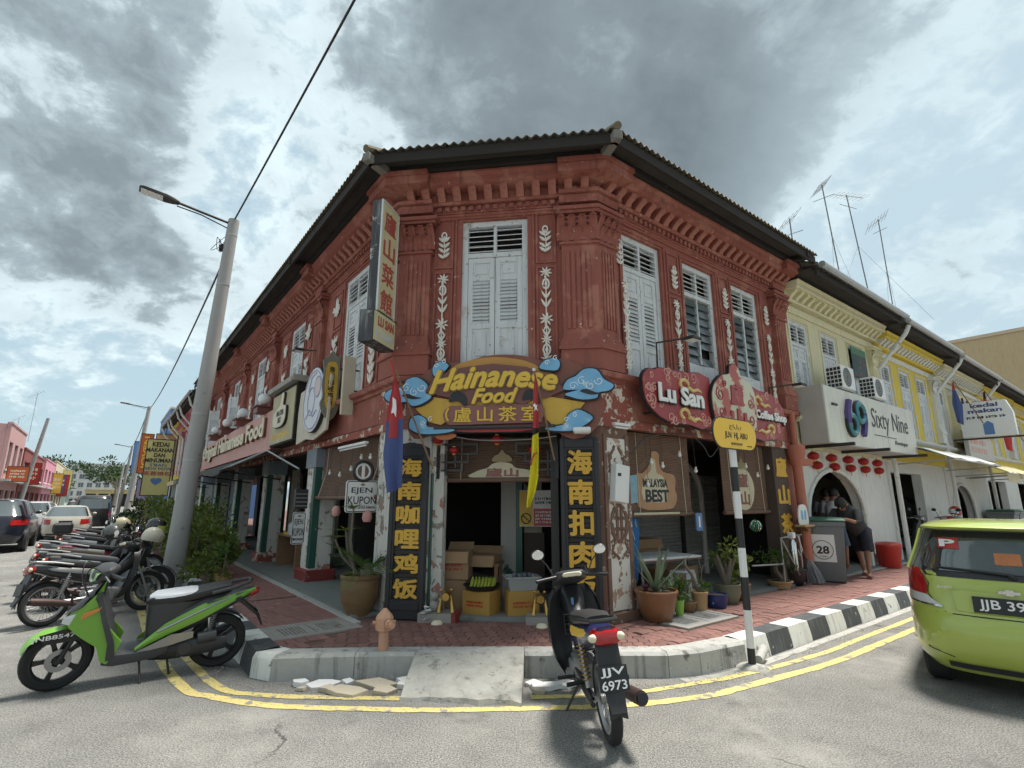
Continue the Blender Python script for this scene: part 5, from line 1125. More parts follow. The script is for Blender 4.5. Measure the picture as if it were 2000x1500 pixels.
# lanterns -----------------------------------------------------------------------------
m_lan=surf('red lantern silk',(.45,.02,.025),.45,var=.12,sss=.3)
def lantern(M,x,y,z,r,label,group):
    Mx=M@Matrix.Translation((x,y,z));t=thing('red_lantern',Mx,label,'lantern',group);b=MB();n=16;rings=[]
    for i in range(7): a=-math.pi/2*.8+math.pi*.8*i/6;rings.append([(r*math.cos(a)*(1+.04*(k % 2))*math.cos(6.283*k/n),r*math.cos(a)*(1+.04*(k % 2))*math.sin(6.283*k/n),r*.8*math.sin(a)) for k in range(n)])
    b.loft(rings).build('shade',m_lan,t,Mx);MB().cyl((0,0,r*.72),(0,0,r*.9),r*.38,n=10).build('cap',m_goldl,t,Mx);MB().cyl((0,0,-r*.9),(0,0,-r*.72),r*.35,n=10).build('cap',m_goldl,t,Mx);MB().tube([(0,0,-r*.9),(0,0,-r*1.6)],.006,4).build('tassel',m_lan,t,Mx);MB().tube([(0,0,r*.9),(0,0,r*1.5)],.003,4).build('cord',m_dmetal,t,Mx)
for (x,y,z,r,lb) in ((.82,-.02,2.30,.06,'small red lantern at the left of the entrance'),(1.40,.0,2.44,.075,'red lantern in the middle of the entrance'),(1.90,.02,2.30,.08,'red lantern right of the entrance crest'),(.60,-.03,2.44,.07,'half hidden red lantern beside the left black board')): lantern(FC,x,y,z,r,lb,'lanterns at the entrance')
gl='row of lanterns under the lemon house'
for i in range(10): lantern(FRr,5.95+i*.42,-.10+.12*(i % 2),2.50-(.16 if i % 2 else 0),.105,('upper' if i % 2==0 else 'lower')+' red lantern number %s from the left in the row under the lemon house' % ('one','two','three','four','five','six','seven','eight','nine','ten')[i],gl)
lantern(FRr,3.1,1.2,2.30,.15,'big red lantern before the arched shutter',None)
# left side hanging signs ------------------------------------------------------------------
def perp(u, off): return frame(FL @ Vector((-u, -off, 0)), Vector((FL[0][1], FL[1][1], 0)))      # plane square to the left facade, seen from the corner; x runs towards the wall
def ejen(u,o0,o1,z0,z1,label,ring=True,group='coupon agent signs'):
    M=perp(u,(o0+o1)/2);w_=abs(o1-o0)/2;t=thing('coupon_sign',M,label,'sign',group)
    pr=[(math.copysign(w_-.04,math.cos(a))+.04*math.cos(a),(z0+z1)/2+math.copysign((z1-z0)/2-.04,math.sin(a))+.04*math.sin(a)) for a in [6.283*(q+.5)/20 for q in range(20)]]
    MB().prism(pr,-.012,.012).build('board',m_white,t,M)
    e=MB();pts=[(x*.94,-.014,(z0+z1)/2+(z-(z0+z1)/2)*.94) for x,z in pr];e.tube(pts,.006,4,False,True);e.build('border',m_blk,t,M)
    h=z1-z0;lettering('EJEN',(-w_*.68,w_*.62,z0+h*.56,z0+h*.78),-.013,m_blk,t,M,ext=.003,bold=.006);lettering('KUPON',(-w_*.86,w_*.88,z0+h*.26,z0+h*.50),-.013,m_blk,t,M,ext=.003,bold=.006);lettering('TEMPAT LETAK KERETA',(-w_*.84,w_*.84,z0+h*.12,z0+h*.19),-.013,m_blk,t,M,ext=.003,bold=.02)
    MB().sphere((0,-.014,z0+h*.87),.022,8,5,(1.4,.3,.8)).build('crest',m_goldd,t,M)
    if ring:
        r=MB();r.tube([(.14*math.cos(a),0,z1+.13+.14*math.sin(a)) for a in [6.283*q/24 for q in range(24)]],.022,6,False,True);r.build('ring',m_dmetal,t,M)
        r=MB();r.tube([(.10*math.cos(a),0,z1+.13+.10*math.sin(a)) for a in [6.283*q/20 for q in range(20)]],.014,6,False,True);r.build('ring',m_white,t,M);MB().box(-.02,.02,-.008,.008,z1+.02,z1+.24).build('ring_bar',m_white,t,M)
        MB().box(w_-.05,w_+.10,-.012,.012,z1+.05,z1+.075).build('bracket',m_dmetal,t,M);MB().box(w_+.07,w_+.095,-.012,.012,z1-.12,z1+.2).build('bracket',m_dmetal,t,M)
    return t
ejen(.62,-.04,.43,1.48,1.92,'square white sign reading Ejen Kupon hung under a ring by the palm');ejen(3.38,.14,.36,.88,1.44,'narrow white Ejen Kupon sign on the pier beside the green tiles',False)
MY=perp(2.30,.22)
ys=thing('vertical_sign',MY,'small yellow scalloped sign with six black characters on the left facade','sign');yo=[(-.13,3.16),(-.16,3.28),(-.12,3.4),(-.15,3.6),(-.13,3.85),(-.16,4.02),(-.08,4.10),(0,4.22),(.08,4.12),(.15,4.18),(.13,4.0),(.15,3.8),(.14,3.5),(.16,3.28),(.11,3.08),(0,2.98)]
MB().prism(rounded(yo,3),-.02,.02).build('board',surf('grey green edge',(.20,.20,.15),.6,var=.3),ys,MY);MB().prism(rounded([(-.09,3.30),(-.10,3.9),(0,4.02),(.10,3.92),(.10,3.30),(0,3.18)],3),-.03,-.021).build('face',m_yrib,ys,MY)
for i,c in enumerate('海南咖哩鸡饭'): lettering(c,(-.05,.05,3.83-i*.115,3.93-i*.115),-.031,m_blk,ys,MY,ext=.003,bold=.02)
MB().box(.1,.36,-.01,.01,3.9,3.93).build('bracket',m_dmetal,ys,MY)
MBk=perp(1.65,.14);bk=thing('blank_board',MBk,'plain pale board on iron brackets right of the small yellow sign','board');MB().box(-.10,.10,-.03,.03,3.0,3.98,.008).build('board',surf('pale varnished board',(.55,.50,.38),.6,var=.12,wear=((.3,.2,.1),.7,6)),bk,MBk)
for z in (3.4,3.75): MB().box(.1,.20,-.012,.012,z,z+.025).build('bracket',m_dmetal,bk,MBk)
ov=thing('picture_sign',FL@Matrix.Translation((-3.0,-.28,2.7)),'white round picture sign on a jagged cream board on the left facade','sign')
jag=[(-4.0,2.70),(-3.4,2.76),(-2.9,2.70),(-2.25,2.82),(-2.2,3.2),(-2.3,3.5),(-2.15,3.75),(-2.5,3.92),(-2.6,3.72),(-3.2,3.78),(-3.95,3.72),(-4.02,3.3)]
MB().prism(jag,-.26,-.22).build('board',surf('cream scroll board',(.58,.52,.42),.6,var=.2,wear=((.45,.25,.22),.58,4,.1)),ov,FL)
oval=lambda cx,cz,rx,rz: [(cx+rx*math.cos(6.283*q/28),cz+rz*math.sin(6.283*q/28)) for q in range(28)]
MB().prism(oval(-2.87,3.42,.60,.60),-.325,-.262).build('disc_edge',m_blk,ov,FL);MB().prism(oval(-2.87,3.42,.585,.585),-.335,-.326).build('disc',surf('white picture panel',(.66,.67,.72),.5,var=.12),ov,FL)
m_lav=surf('lavender line art',(.38,.38,.52),.6)
a_=MB();ringoval(a_,-2.87,3.42,.54,.54,.010,-.332);ringoval(a_,-2.95,3.40,.20,.26,.012,-.332);ringoval(a_,-2.62,3.62,.17,.19,.012,-.332);a_.tube([(-3.2,-.338,3.1),(-3.0,-.338,3.25),(-2.8,-.338,3.1),(-2.6,-.338,3.2)],.012,5);a_.tube([(-3.15,-.338,3.6),(-3.0,-.338,3.85),(-2.75,-.338,3.9)],.012,5);stuff(a_.build('line_art',m_lav,ov,FL));MB().prism(oval(-2.62,3.62,.15,.17),-.345,-.336).build('plate',surf('pale pink plate',(.62,.50,.48),.5),ov,FL)
mbx=thing('thumb_sign',FL@Matrix.Translation((-5.0,-.3,2.8)),'dark boxed sign with a golden thumbs-up on the left facade','sign')
MB().box(-6.0,-4.12,-.30,-.02,2.80,4.0,.01).build('case',m_darkwood,mbx,FL);MB().box(-5.94,-4.16,-.315,-.301,2.84,3.92).build('face',surf('khaki panel',(.46,.40,.25),.6,var=.25,vs_=4,wear=((.58,.54,.42),.55,3,.1)),mbx,FL);MB().box(-6.15,-4.02,-.42,-.0,4.0,4.12,.01).build('hood',m_ramp,mbx,FL)
thp=[(-5.55,3.2),(-4.9,3.15),(-4.62,3.25),(-4.58,3.45),(-4.62,3.58),(-4.85,3.62),(-4.82,3.86),(-4.98,3.88),(-5.1,3.62),(-5.55,3.5)]
MB().prism(rounded(thp,3),-.36,-.316).build('thumb_edge',m_blk,mbx,FL);MB().prism(rounded([(x*.96-.2,z*.96+.14) for x,z in thp],3),-.372,-.361).build('thumb',m_crml,mbx,FL)
lettering('MALAYSIA\nBEST',(-5.3,-4.72,3.24,3.52),-.373,m_blk,mbx,FL,ext=.003,bold=.03);scrawl(mbx,FL,(-5.75,-4.45,2.90,3.08),-.316,m_goldl,1,3)
og=thing('shop_sign',FL@Matrix.Translation((-11.5,-.28,2.8)),'long peach sign on the left facade reading Original Hainanese Food','sign')
MB().box(-17.2,-6.04,-.25,-.02,2.80,3.72,.02).build('board',surf('peach marbled board',(.55,.30,.26),.6,var=.2,vs_=1.5,wear=((.62,.48,.42),.55,2.5,.2)),og,FL);MB().box(-17.1,-6.1,-.257,-.251,2.78,2.86).build('trim',m_pk,og,FL)
lettering('Original Hainanese Food',(-16.6,-6.7,2.98,3.58),-.258,m_brn,og,FL,ext=.05,bold=.05);lettering('Original Hainanese Food',(-16.6,-6.7,2.99,3.59),-.31,m_crml,og,FL,ext=.02,bold=.03)
for i,x in enumerate((-7.0,-9.6,-12.0,-14.25,-16.7)):
    Mg=FL@Matrix.Translation((x,-.30,3.70));t=thing('globe_lamp',Mg,['nearest','second nearest','third','fourth','farthest'][i]+' white globe lamp above the Original Hainanese Food sign','lamp','globe lamps on the left facade')
    MB().box(-.20,.20,-.18,.18,.0,.15,.01).build('base',m_brn2,t,Mg);MB().box(-.24,.24,-.22,.22,.15,.18).build('base_cap',m_brn,t,Mg);MB().cyl((0,0,.18),(0,0,.23),.08,n=10).build('collar',m_dmetal,t,Mg);MB().sphere((0,0,.36),.145,18,12).build('globe',m_glow,t,Mg)
# gooseneck spot lamps
def spot(M,x,z,out,label,hgt=.5,side=1):
    t=thing('spot_lamp',M@Matrix.Translation((x,0,z)),label,'lamp','spot lamps over the signs');MB().tube([(x,-.05,z-hgt),(x,-.06,z),(x+.35*side,-out,z+.06)],.016,6).build('arm',m_dmetal,t,M);MB().box(x+.30*side-.09,x+.30*side+.13,-out-.10,-out+.08,z+.0,z+.05,.01).build('head',m_dmetal,t,M);MB().box(x+.30*side-.07,x+.30*side+.11,-out-.08,-out+.06,z-.006,z-.001).build('lens',m_glow,t,M)
spot(FRr,1.22,3.95,.45,'spot lamp above the Lu San lettering');spot(FRr,4.55,3.70,.45,'spot lamp above the Coffee Shop lettering');spot(FL,-3.6,4.55,.40,'spot lamp above the round picture sign',.15,-1);spot(FRr,5.7,3.45,.5,'spot lamp at the end of the red facade',.4)
# Sixty Nine sign, air conditioners ---------------------------------------------------------
sn=thing('shop_sign',FRr@Matrix.Translation((8.1,-.5,2.75)),'large off-white box sign reading Sixty Nine under the lemon house windows','sign')
m_offw=surf('off-white sign panel',(.62,.61,.54),.45,var=.1,streak=((.40,.38,.31),.6));MB().box(5.62,10.7,-.55,-.05,2.70,3.84,.01).build('case',surf('mottled sign side',(.42,.40,.38),.6,var=.2),sn,FRr);MB().box(5.64,10.68,-.56,-.551,2.72,3.82).build('face',m_offw,sn,FRr)
for e in (0,1):
    cx=6.72+e*.46
    for (b,m_,y) in ((.06,m_blk,-.565),(0,surf('teal foil',(.05,.22,.26),.3,.3),-.60)): MB().tube([(cx+.20*math.cos(a),y,(3.14 if e==0 else 3.42)+.19*math.sin(a)) for a in [6.283*q/18 for q in range(18)]],.06+b*.4,6,False,True).build('numeral',m_,sn,FRr)
    MB().tube([(cx+(-.20 if e==0 else .20),-.60,3.14 if e==0 else 3.42),(cx+(-.19 if e==0 else .19),-.60,3.35 if e==0 else 3.2),(cx+(-.05 if e==0 else .05),-.60,3.62 if e==0 else 2.95)],.065,6).build('numeral',surf('purple foil',(.10,.07,.22),.3,.3),sn,FRr)
lettering('Sixty Nine',(7.9,10.2,3.06,3.62),-.561,m_dmetal,sn,FRr,ext=.006,shear=.12);lettering('Boutique',(9.15,10.0,2.86,2.98),-.561,m_dmetal,sn,FRr,ext=.006,shear=.25);MB().box(7.95,9.3,-.566,-.561,3.02,3.035).build('underline',m_dmetal,sn,FRr)
for x in (5.8,7.6,10.0): MB().box(x,x+.05,-.9,.0,2.64,2.70).build('bracket',m_dmetal,sn,FRr)
for k,(x,lb) in enumerate(((6.9,'air conditioner nearer the red house above the Sixty Nine sign'),(8.65,'air conditioner farther from the red house above the Sixty Nine sign'))):
    Mx=FRr@Matrix.Translation((x,-.35,3.86))@Matrix.Scale(.78,4);t=thing('air_conditioner',Mx,lb,'air conditioner','air conditioners on the sign');MB().box(-.42,.42,-.30,.06,.04,.66,.02).build('case',m_white,t,Mx)
    ringm=MB();[ringm.tube([(r*math.cos(6.283*q/20)-.08,-.305,.35+r*math.sin(6.283*q/20)) for q in range(20)],.007,4,False,True) for r in (.08,.14,.20,.26)];stuff(ringm.build('fan_guard',m_metal,t,Mx));MB().cyl((-.08,-.303,.35),(-.08,-.296,.35),.26,n=20).build('fan',m_blackpl,t,Mx)
    g=MB();[g.box(-.428,-.42,-.28+.09*a,-.21+.09*a,.08+.11*b,.16+.11*b) for a in range(4) for b in range(5)];stuff(g.build('grille',m_blackpl,t,Mx));MB().box(-.4,.4,-.25,-.2,0,.04).build('foot',m_metal,t,Mx)
bn=thing('banner',FRr@Matrix.Translation((9.2,-.06,4.4)),'small dark banner hung in a window of the lemon house','banner');MB().box(8.80,9.70,-.07,-.06,4.55,5.30).build('cloth',surf('dark teal banner',(.05,.09,.09),.7,var=.4,vs_=8,wear=((.3,.1,.12),.6,9)),bn,FRr);MB().box(8.80,9.70,-.075,-.071,5.12,5.30).build('stripe',surf('green stripe',(.08,.2,.12),.7),bn,FRr)
# kedai makan sign and neighbours
def rperp(u, off): return frame(FRr @ Vector((u, -off, 0)), -Vector((FRr[0][1], FRr[1][1], 0)))      # square to the right facade, seen from the corner
Mk=rperp(16.2,1.0);km=thing('hanging_sign',Mk,'white house-shaped lightbox sign reading kedai makan','sign')
MB().prism([(-.62,3.55),(.62,3.55),(.62,4.25),(.5,4.62),(-.5,4.62),(-.62,4.25)],-.12,.12).build('case',m_white,km,Mk);lettering('kedai\nmakan',(-.40,.40,4.28,4.58),-.121,m_fblue,km,Mk,ext=.004,bold=.03);scrawl(km,Mk,(-.45,.45,4.08,4.20),-.121,m_dmetal,1,5);MB().prism([(-.10,3.6),(.14,3.6),(.14,3.92),(.02,4.02),(-.10,3.92)],-.13,-.121).build('emblem',m_blue,km,Mk);MB().box(-.9,.9,-.03,.03,3.48,3.53).build('bracket',m_dmetal,km,Mk)
fs=thing('shop_sign',FRr@Matrix.Translation((17.8,-.4,2.9)),'faded white shop board under the boxed-out window','sign');MB().box(16.4,19.6,-.42,-.3,2.95,3.75,.01).build('board',surf('sun-bleached board',(.55,.54,.52),.7,var=.15,wear=((.5,.25,.22),.60,5,.05)),fs,FRr);MB().box(16.3,19.7,-.52,-.28,3.75,3.82).build('hood',m_metal,fs,FRr);scrawl(fs,FRr,(16.6,18.6,3.1,3.65),-.421,m_pk,2,8)
for (u,o,z,lb) in ((15.6,.5,4.3,'furled blue and red flag on the pale shophouse'),(19.0,.6,4.4,'dark red and black flag beside the kedai makan sign'),(20.0,.8,3.7,'long red and blue flag under the kedai makan sign')):
    Mx=rperp(u,o);t=thing('flag',Mx,lb,'flag','flags on the right-hand row');MB().loft(cloth([(-.08,z+.7),(-.14,z+.3),(-.10,z-.3)],[(0,z+.72),(.10,z+.2),(.04,z-.4)],1.2,.03,0),False,False).build('cloth',m_fblue if u<18 else m_fred,t,Mx);MB().loft(cloth([(-.05,z+.95),(-.08,z+.7)],[(.0,z+.97),(.0,z+.72)],1,.02,0),False,False).build('cloth',m_fred if u<18 else m_fblk,t,Mx);MB().tube([(0,0,z+1),(.5,0,z-.4)],.015,5).build('pole',m_wood,t,Mx)
# signs down the left street -------------------------------------------------------------------
def lsign(u,off,w_,z0,h,mat,label,txts): M=perp(u,off)@Matrix.Translation((0,0,z0));return sgn('projecting_sign',M,w_,h,mat,label,txts,group='projecting signs down the left street')
m_ysg=surf('pale yellow sign',(.62,.55,.22),.5,var=.1);m_org=surf('orange red sign',(.48,.10,.025),.5,var=.12)
lsign(20.5,1.50,.95,1.85,2.35,m_ysg,'pale yellow projecting sign reading Kedai Makanan dan Minuman',(('KEDAI',(-.3,.3,2.05,2.25),m_blk,.03),('MAKANAN',(-.5,.5,1.82,2.0),m_blk,.03),('DAN',(-.2,.2,1.6,1.77),m_blk,.03),('MINUMAN',(-.5,.5,1.37,1.55),m_blk,.03),("S'BAN",(-.3,.3,1.2,1.33),m_fblue,.01),('SIEW POW',(-.5,.5,1.05,1.17),m_fblue,.01),('芙蓉燒包',(-.5,.5,.82,1.0),m_rl,.02),('♥',(-.2,.2,.42,.72),m_blue,.03)))
MB().box(.56,.61,-.04,.04,-1.8,2.6).build('post',m_dmetal,bpy.data.objects['projecting_sign'],perp(20.5,1.50)@Matrix.Translation((0,0,1.85)))
lsign(36,1.4,.65,3.4,2.6,m_org,'tall orange projecting sign reading Joven',(('JOVEN',(-1.1,1.1,1.15,1.5),m_goldl,.03,R_(90)),))
lsign(33.6,.5,1.1,4.3,1.5,surf('food poster',(.5,.32,.16),.6,var=.5,vs_=3),'square food poster sign above the Kedai Makanan sign',())
lsign(42,1.7,.45,3.6,2.4,surf('sky blue sign',(.12,.25,.55),.5),'blue vertical sign beyond the orange sign',())
lsign(30,1.4,.8,1.6,1.2,surf('lilac sign',(.40,.34,.52),.5,var=.3,vs_=5),'small lilac sign low on the left row',())
for (u,w_,z0,h,m_,lb) in ((57,.9,3.0,1.9,m_red2,'red vertical sign on the dark red building across the street'),(86,1.0,2.5,2.6,m_goldl,'yellow vertical sign across the street'),(92,1.1,2.5,2.6,surf('purple sign',(.16,.07,.18),.5),'purple vertical sign across the street'),(98,1.2,2.2,3.2,m_red2,'tall red vertical sign across the street'),(104,1.2,3.4,3.0,m_ysg,'pale yellow vertical sign across the street'),(47,1.2,3.0,1.1,m_org,'square orange shop sign across the street')):
    sgn('projecting_sign',frame(FL@Vector((-u,-OFF+.8,0)),Vector((FL[0][1],FL[1][1],0)))@Matrix.Translation((0,0,z0)),w_,h,m_,lb,(),group='signs across the left street');scrawl(SGN[-1],WM[SGN[-1].name],(-w_*.35,w_*.35,h*.2,h*.8),-.062,m_crml,3,int(u))
# awning under the long peach sign
awp=thing('awning',FL@Matrix.Translation((-10,-.6,2.5)),'sagging dark grey canvas awning under the long peach sign','awning')
rows=[]
for i in range(15):
    x=-17.0+i*.8;s=.05*math.sin(i*1.3)
    rows.append([(x,-.05,2.76),(x,-.55,2.60+s*.5),(x,-1.25,2.30+s),(x,-1.28,2.20+s),(x,-1.24,2.21+s),(x,-1.22,2.27+s),(x,-.55,2.57+s*.5),(x,-.05,2.73)])
MB().loft(rows).build('canvas',surf('dark canvas',(.055,.055,.05),.85,var=.3),awp,FL)
MB().box(-17.0,-14.5,-1.34,-1.26,2.16,2.30).build('valance',m_tan,awp,FL)
for x in (-16.5,-12.5,-9,-6): MB().tube([(x,.0,2.1),(x,-1.2,2.26)],.018,6).build('arm',m_dmetal,awp,FL)
MB().tube([(-4.2,-.1,2.25),(-5.0,-.55,2.65),(-6,-1.2,2.27)],.02,6).build('arm',m_metal,awp,FL)
# cables under the right facade and along the walls
def wire(M,pts,r,label,name='cable',mat=None,group='loose cables on the facade'): return tag(MB().tube([tuple(p) for p in smooth([Vector(q) for q in pts],6)],r,5).build(name,mat or m_grpl,None,M),label,'cable',group)
wire(FRr,[(.5,-.08,2.25),(.75,-.10,2.48),(1.1,-.09,2.56),(1.5,-.1,2.60),(2.0,-.1,2.62)],.009,'grey cable running over the thumbs-up blind')
wire(FRr,[(1.75,-.12,2.66),(2.0,-.2,2.45),(2.25,-.15,2.30),(2.5,-.12,2.42),(2.7,-.12,2.6)],.007,'cable loop hanging below the emblem of the red sign')
wire(FC,[(.7,-.12,2.50),(1.2,-.14,2.42),(1.8,-.14,2.42),(2.2,-.12,2.46)],.008,'pale cable sagging across the top of the entrance',mat=m_metal)
# small light bulbs hung in the openings
bp=[(FRr,.95,2.16),(FRr,1.20,2.12),(FRr,1.62,2.30),(FRr,2.0,2.08),(FRr,.85,1.86),(FRr,3.12,2.02),(FRr,3.46,2.20),(FRr,3.82,2.06),(FRr,4.2,2.2),(FL,-1.1,2.28),(FL,-1.5,2.12),(FL,-2.0,2.05),(FL,-.75,2.26),(FL,-2.5,2.1)]
for i,(M,x,z) in enumerate(bp):
    Mx=M@Matrix.Translation((x,-.05,z));t=thing('light_bulb',Mx,['bare bulb left of the thumb tip on the thumbs-up blind','bare bulb hung over the thumb print','highest bare bulb before the thumbs-up blind','bare bulb at the right edge of the thumbs-up blind','lowest bare bulb before the thumbs-up blind','bare bulb behind the street sign post','bare bulb over the round emblem print','bare bulb right of the round emblem print','bare bulb beside the brown character pier','bare bulb below the left fluorescent tube','bare bulb left of the Ejen Kupon ring','bare bulb in the middle of the left blind','bare bulb nearest the left black board','bare bulb nearest the green tiled pier'][i],'light bulb','bare bulbs before the blinds');MB().sphere((0,0,0),.026,10,8,(1,1,1.15)).build('bulb',m_glow,t,Mx);MB().cyl((0,0,.025),(0,0,.06),.016,n=8).build('socket',m_crml,t,Mx);MB().tube([(0,0,.06),(0,.02,2.6-z)],.003,4).build('cord',m_dmetal,t,Mx)
# meter box on the corner pier, salmon downpipe
mbo=thing('meter_box',FRr@Matrix.Translation((.22,-.1,1.7)),'tilted white metal box on the right corner pier','box');MB().box(.10,.36,-.14,-.03,1.62,2.10,.01,None).build('box',m_white,mbo,FRr@T(.22,0,1.85)@Matrix.Rotation(R_(7),4,'Y')@T(-.22,0,-1.85));MB().box(.14,.20,-.145,-.139,1.95,1.99).build('latch',m_dmetal,mbo,FRr)
dp=thing('downpipe',FRr@Matrix.Translation((5.22,-.1,.2)),'salmon painted round drainpipe at the end of the red house','pipe');MB().tube([(5.22,-.10,.2),(5.22,-.10,2.30)],.085,14).build('pipe',m_terr,dp,FRr);MB().lathe([(.085,2.25),(.14,2.42),(.17,2.60),(.17,2.66)],14,(5.22,-.10,0)).build('hopper',m_terr,dp,FRr);MB().box(5.36,5.75,-.16,-.02,2.30,2.42).build('arm',m_terr,dp,FRr);MB().tube([(5.22,-.1,2.66),(5.22,-.1,3.3)],.06,10).build('pipe',m_terr,dp,FRr)
# ------------------------------------------------------------------ poles and cables
m_pole=surf('spun concrete pole',(.36,.355,.345),.85,var=.1,vs_=2,wear=((.24,.23,.22),.62,5,.1),streak=((.25,.24,.23),.4),bump=.25)
def lamp_post(x,y,h,lean,label,r0=.18,r1=.105,arm=True,dirv=None,cloth_band=False):
    M=T(x,y,0);t=thing('lamp_post',M,label,'lamp post','concrete lamp posts');top=(lean[0],lean[1],h)
    MB().tube([(lean[0]*f,lean[1]*f,h*f) for f in (0,.25,.5,.75,1)],[r0+(r1-r0)*f for f in (0,.25,.5,.75,1)],20).build('pole',m_pole,t,M)
    for f in (.32,.44,.80,.95): MB().cyl((lean[0]*f,lean[1]*f,h*f),(lean[0]*f,lean[1]*f,h*f+.025),(r0+(r1-r0)*f)*1.03,n=20).build('band',m_metal,t,M)
    if arm:
        d=(dirv or Vector((-.794,-.607,0)));a=Vector(top)+Vector((0,0,-.10));e=a+d*1.02+Vector((0,0,.14));g=e+d*.62+Vector((0,0,.07))
        MB().tube([a,e],.028,8).build('arm',m_dmetal,t,M);MB().tube([a+Vector((0,0,-.14)),a+d*.6+Vector((0,0,.02)),e+Vector((0,0,-.08)),e],.012,6).build('stay',m_dmetal,t,M)
        ax_=(g-e).normalized();ux=ax_.cross(Vector((0,0,1))).normalized();uz=ux.cross(ax_)
        rings=[[e+ax_*(f*.64)+ux*(w_*sx_)+uz*(hh*sz) for sx_,sz in ((-1,-.6),(1,-.6),(1,.3),(.6,1),(-.6,1),(-1,.3))] for f,w_,hh in ((-.05,.05,.03),(.1,.09,.05),(.3,.13,.055),(.9,.14,.045),(1.0,.10,.03))]
        MB().loft(rings).build('lamp_head',m_dmetal,t,M);q=[[e+ax_*(f*.64)+ux*(w_*.11)-uz*(.034+dz) for w_ in (-1,1)] for f in (.40,.95) for dz in (0,)]
        MB().loft([[e+ax_*(f*.64)+ux*s*.105-uz*dz for s,dz in ((-1,.030),(1,.030),(1,.042),(-1,.042))] for f in (.38,.95)]).build('lens',m_glow,t,M)
        MB().box(a.x-.06,a.x+.06,a.y-.05,a.y+.05,a.z+.02,a.z+.14,.01).build('control_box',m_tan,t,M)
    return Vector((x,y,0))+Vector(top)
tp1=lamp_post(-6.18,9.92,7.42,(.30,0),'large leaning concrete lamp post in front of the red facade')
pp2=FL@Vector((-37,-1.95,0));tp2=lamp_post(pp2.x,pp2.y,8.0,(.35,.2),'second lamp post down the left street beside the yellow sign',.2,.11)
pp3=FL@Vector((-66,-1.95,0));tp3=lamp_post(pp3.x,pp3.y,7.6,(.35,.2),'third lamp post along the left row')
pp4=FL@Vector((-92,-1.95,0));tp4=lamp_post(pp4.x,pp4.y,7.2,(.2,.2),'farthest lamp post along the left row')
lamp_post(-41.5,44.5,8.6,(1.2,0),'bare steel pole across the street by the pink buildings',.20,.12,False)
def cable(a,b,sag,r,label,mat=None,n=12): return tag(MB().tube([tuple(Vector(a).lerp(Vector(b),i/n)-Vector((0,0,sag*4*(i/n)*(1-i/n)))) for i in range(n+1)],r,6).build('overhead_cable',mat or m_blackpl,None),label,'cable','overhead cables')
cable(tp1,(6.5,-4.6,9.4),.15,.017,'thick black cable climbing from the lamp post over the road');cable(tp1-Vector((0,0,.55)),tp2-Vector((0,0,.2)),.5,.022,'cable from the near lamp post to the second one');cable(tp2,tp3,.4,.03,'cable between the second and third lamp posts');cable(tp3,tp4,.4,.03,'cable between the farthest lamp posts')
jn=thing('cable_junction',Matrix.Translation(tp1-Vector((.16,.05,.65))),'tangled black cable junction near the top of the lamp post','junction');MB().sphere((0,0,0),.06,10,6,(.8,.8,1.6)).build('body',m_blackpl,jn)
for i in range(5): rr=random.Random(i);MB().tube([tuple(p) for p in smooth([Vector((0,0,.05)),Vector((rr.uniform(-.15,.2),rr.uniform(-.1,.1),.2)),Vector((rr.uniform(-.2,.25),rr.uniform(-.1,.1),-.1)),Vector((.12,.02,.35))],5)],.006,4).build('loop',m_blackpl,jn)
# hydrant ---------------------------------------------------------------------------------------
hy=thing('fire_hydrant',T(-1.26,5.50,0),'faded orange-brown fire hydrant set in the kerb','hydrant');Mhy=T(-1.26,5.50,0,.2,s=.86);m_hy=surf('faded hydrant paint',(.50,.28,.185),.75,var=.15,wear=((.56,.42,.28),.6,7,.1),bump=.3)
MB().cyl((0,0,.0),(0,0,.46),.056,n=16).build('barrel',m_hy,hy,Mhy);MB().lathe([(.056,.45),(.095,.47),(.10,.50),(.10,.60),(.085,.63),(.06,.655),(.02,.70),(.0,.70)],8).build('bonnet',m_hy,hy,Mhy,20)
MB().cyl((.05,-.09,.545),(.075,-.14,.545),.05,n=14).build('outlet',m_hy,hy,Mhy);MB().cyl((.075,-.14,.545),(.095,-.175,.545),.035,n=10).build('outlet_cap',m_hy,hy,Mhy);MB().cyl((.08,0,.55),(.13,0,.55),.018,n=8).build('lug',m_hy,hy,Mhy);MB().cyl((-.13,0,.55),(-.08,0,.55),.018,n=8).build('lug',m_hy,hy,Mhy)
# ------------------------------------------------------------------ plants
def leafcloud(n,c,r,size,seed,mb=None,up=.3,shell=.55,asp=.45):
    mb=mb or MB();q=random.Random(seed);cl_=[(Vector((q.gauss(0,.5),q.gauss(0,.5),q.gauss(0,.5))),q.uniform(.25,.55)) for _ in range(max(4,n // 60))]
    for i in range(n):
        b,cr=q.choice(cl_);v=Vector((q.gauss(0,1),q.gauss(0,1),q.gauss(0,1))).normalized()
        p=b+v*cr*(shell+(1-shell)*q.random()) if b.length<1.2 else v*q.random()
        P=Vector((c[0]+p.x*r[0],c[1]+p.y*r[1],c[2]+p.z*r[2]))
        d=(v+Vector((q.uniform(-.5,.5),q.uniform(-.5,.5),up+q.uniform(-.4,.4)))).normalized();s=d.cross(Vector((q.uniform(-1,1),q.uniform(-1,1),q.uniform(-1,1)))).normalized();L_=size*q.uniform(.6,1.3);w_=L_*asp
        nrm=d.cross(s)*(w_*.25);mb.add([P,P+d*L_*.5+s*w_*.5+nrm,P+d*L_,P+d*L_*.5-s*w_*.5+nrm],[(0,1,2),(0,2,3)])
    return mb
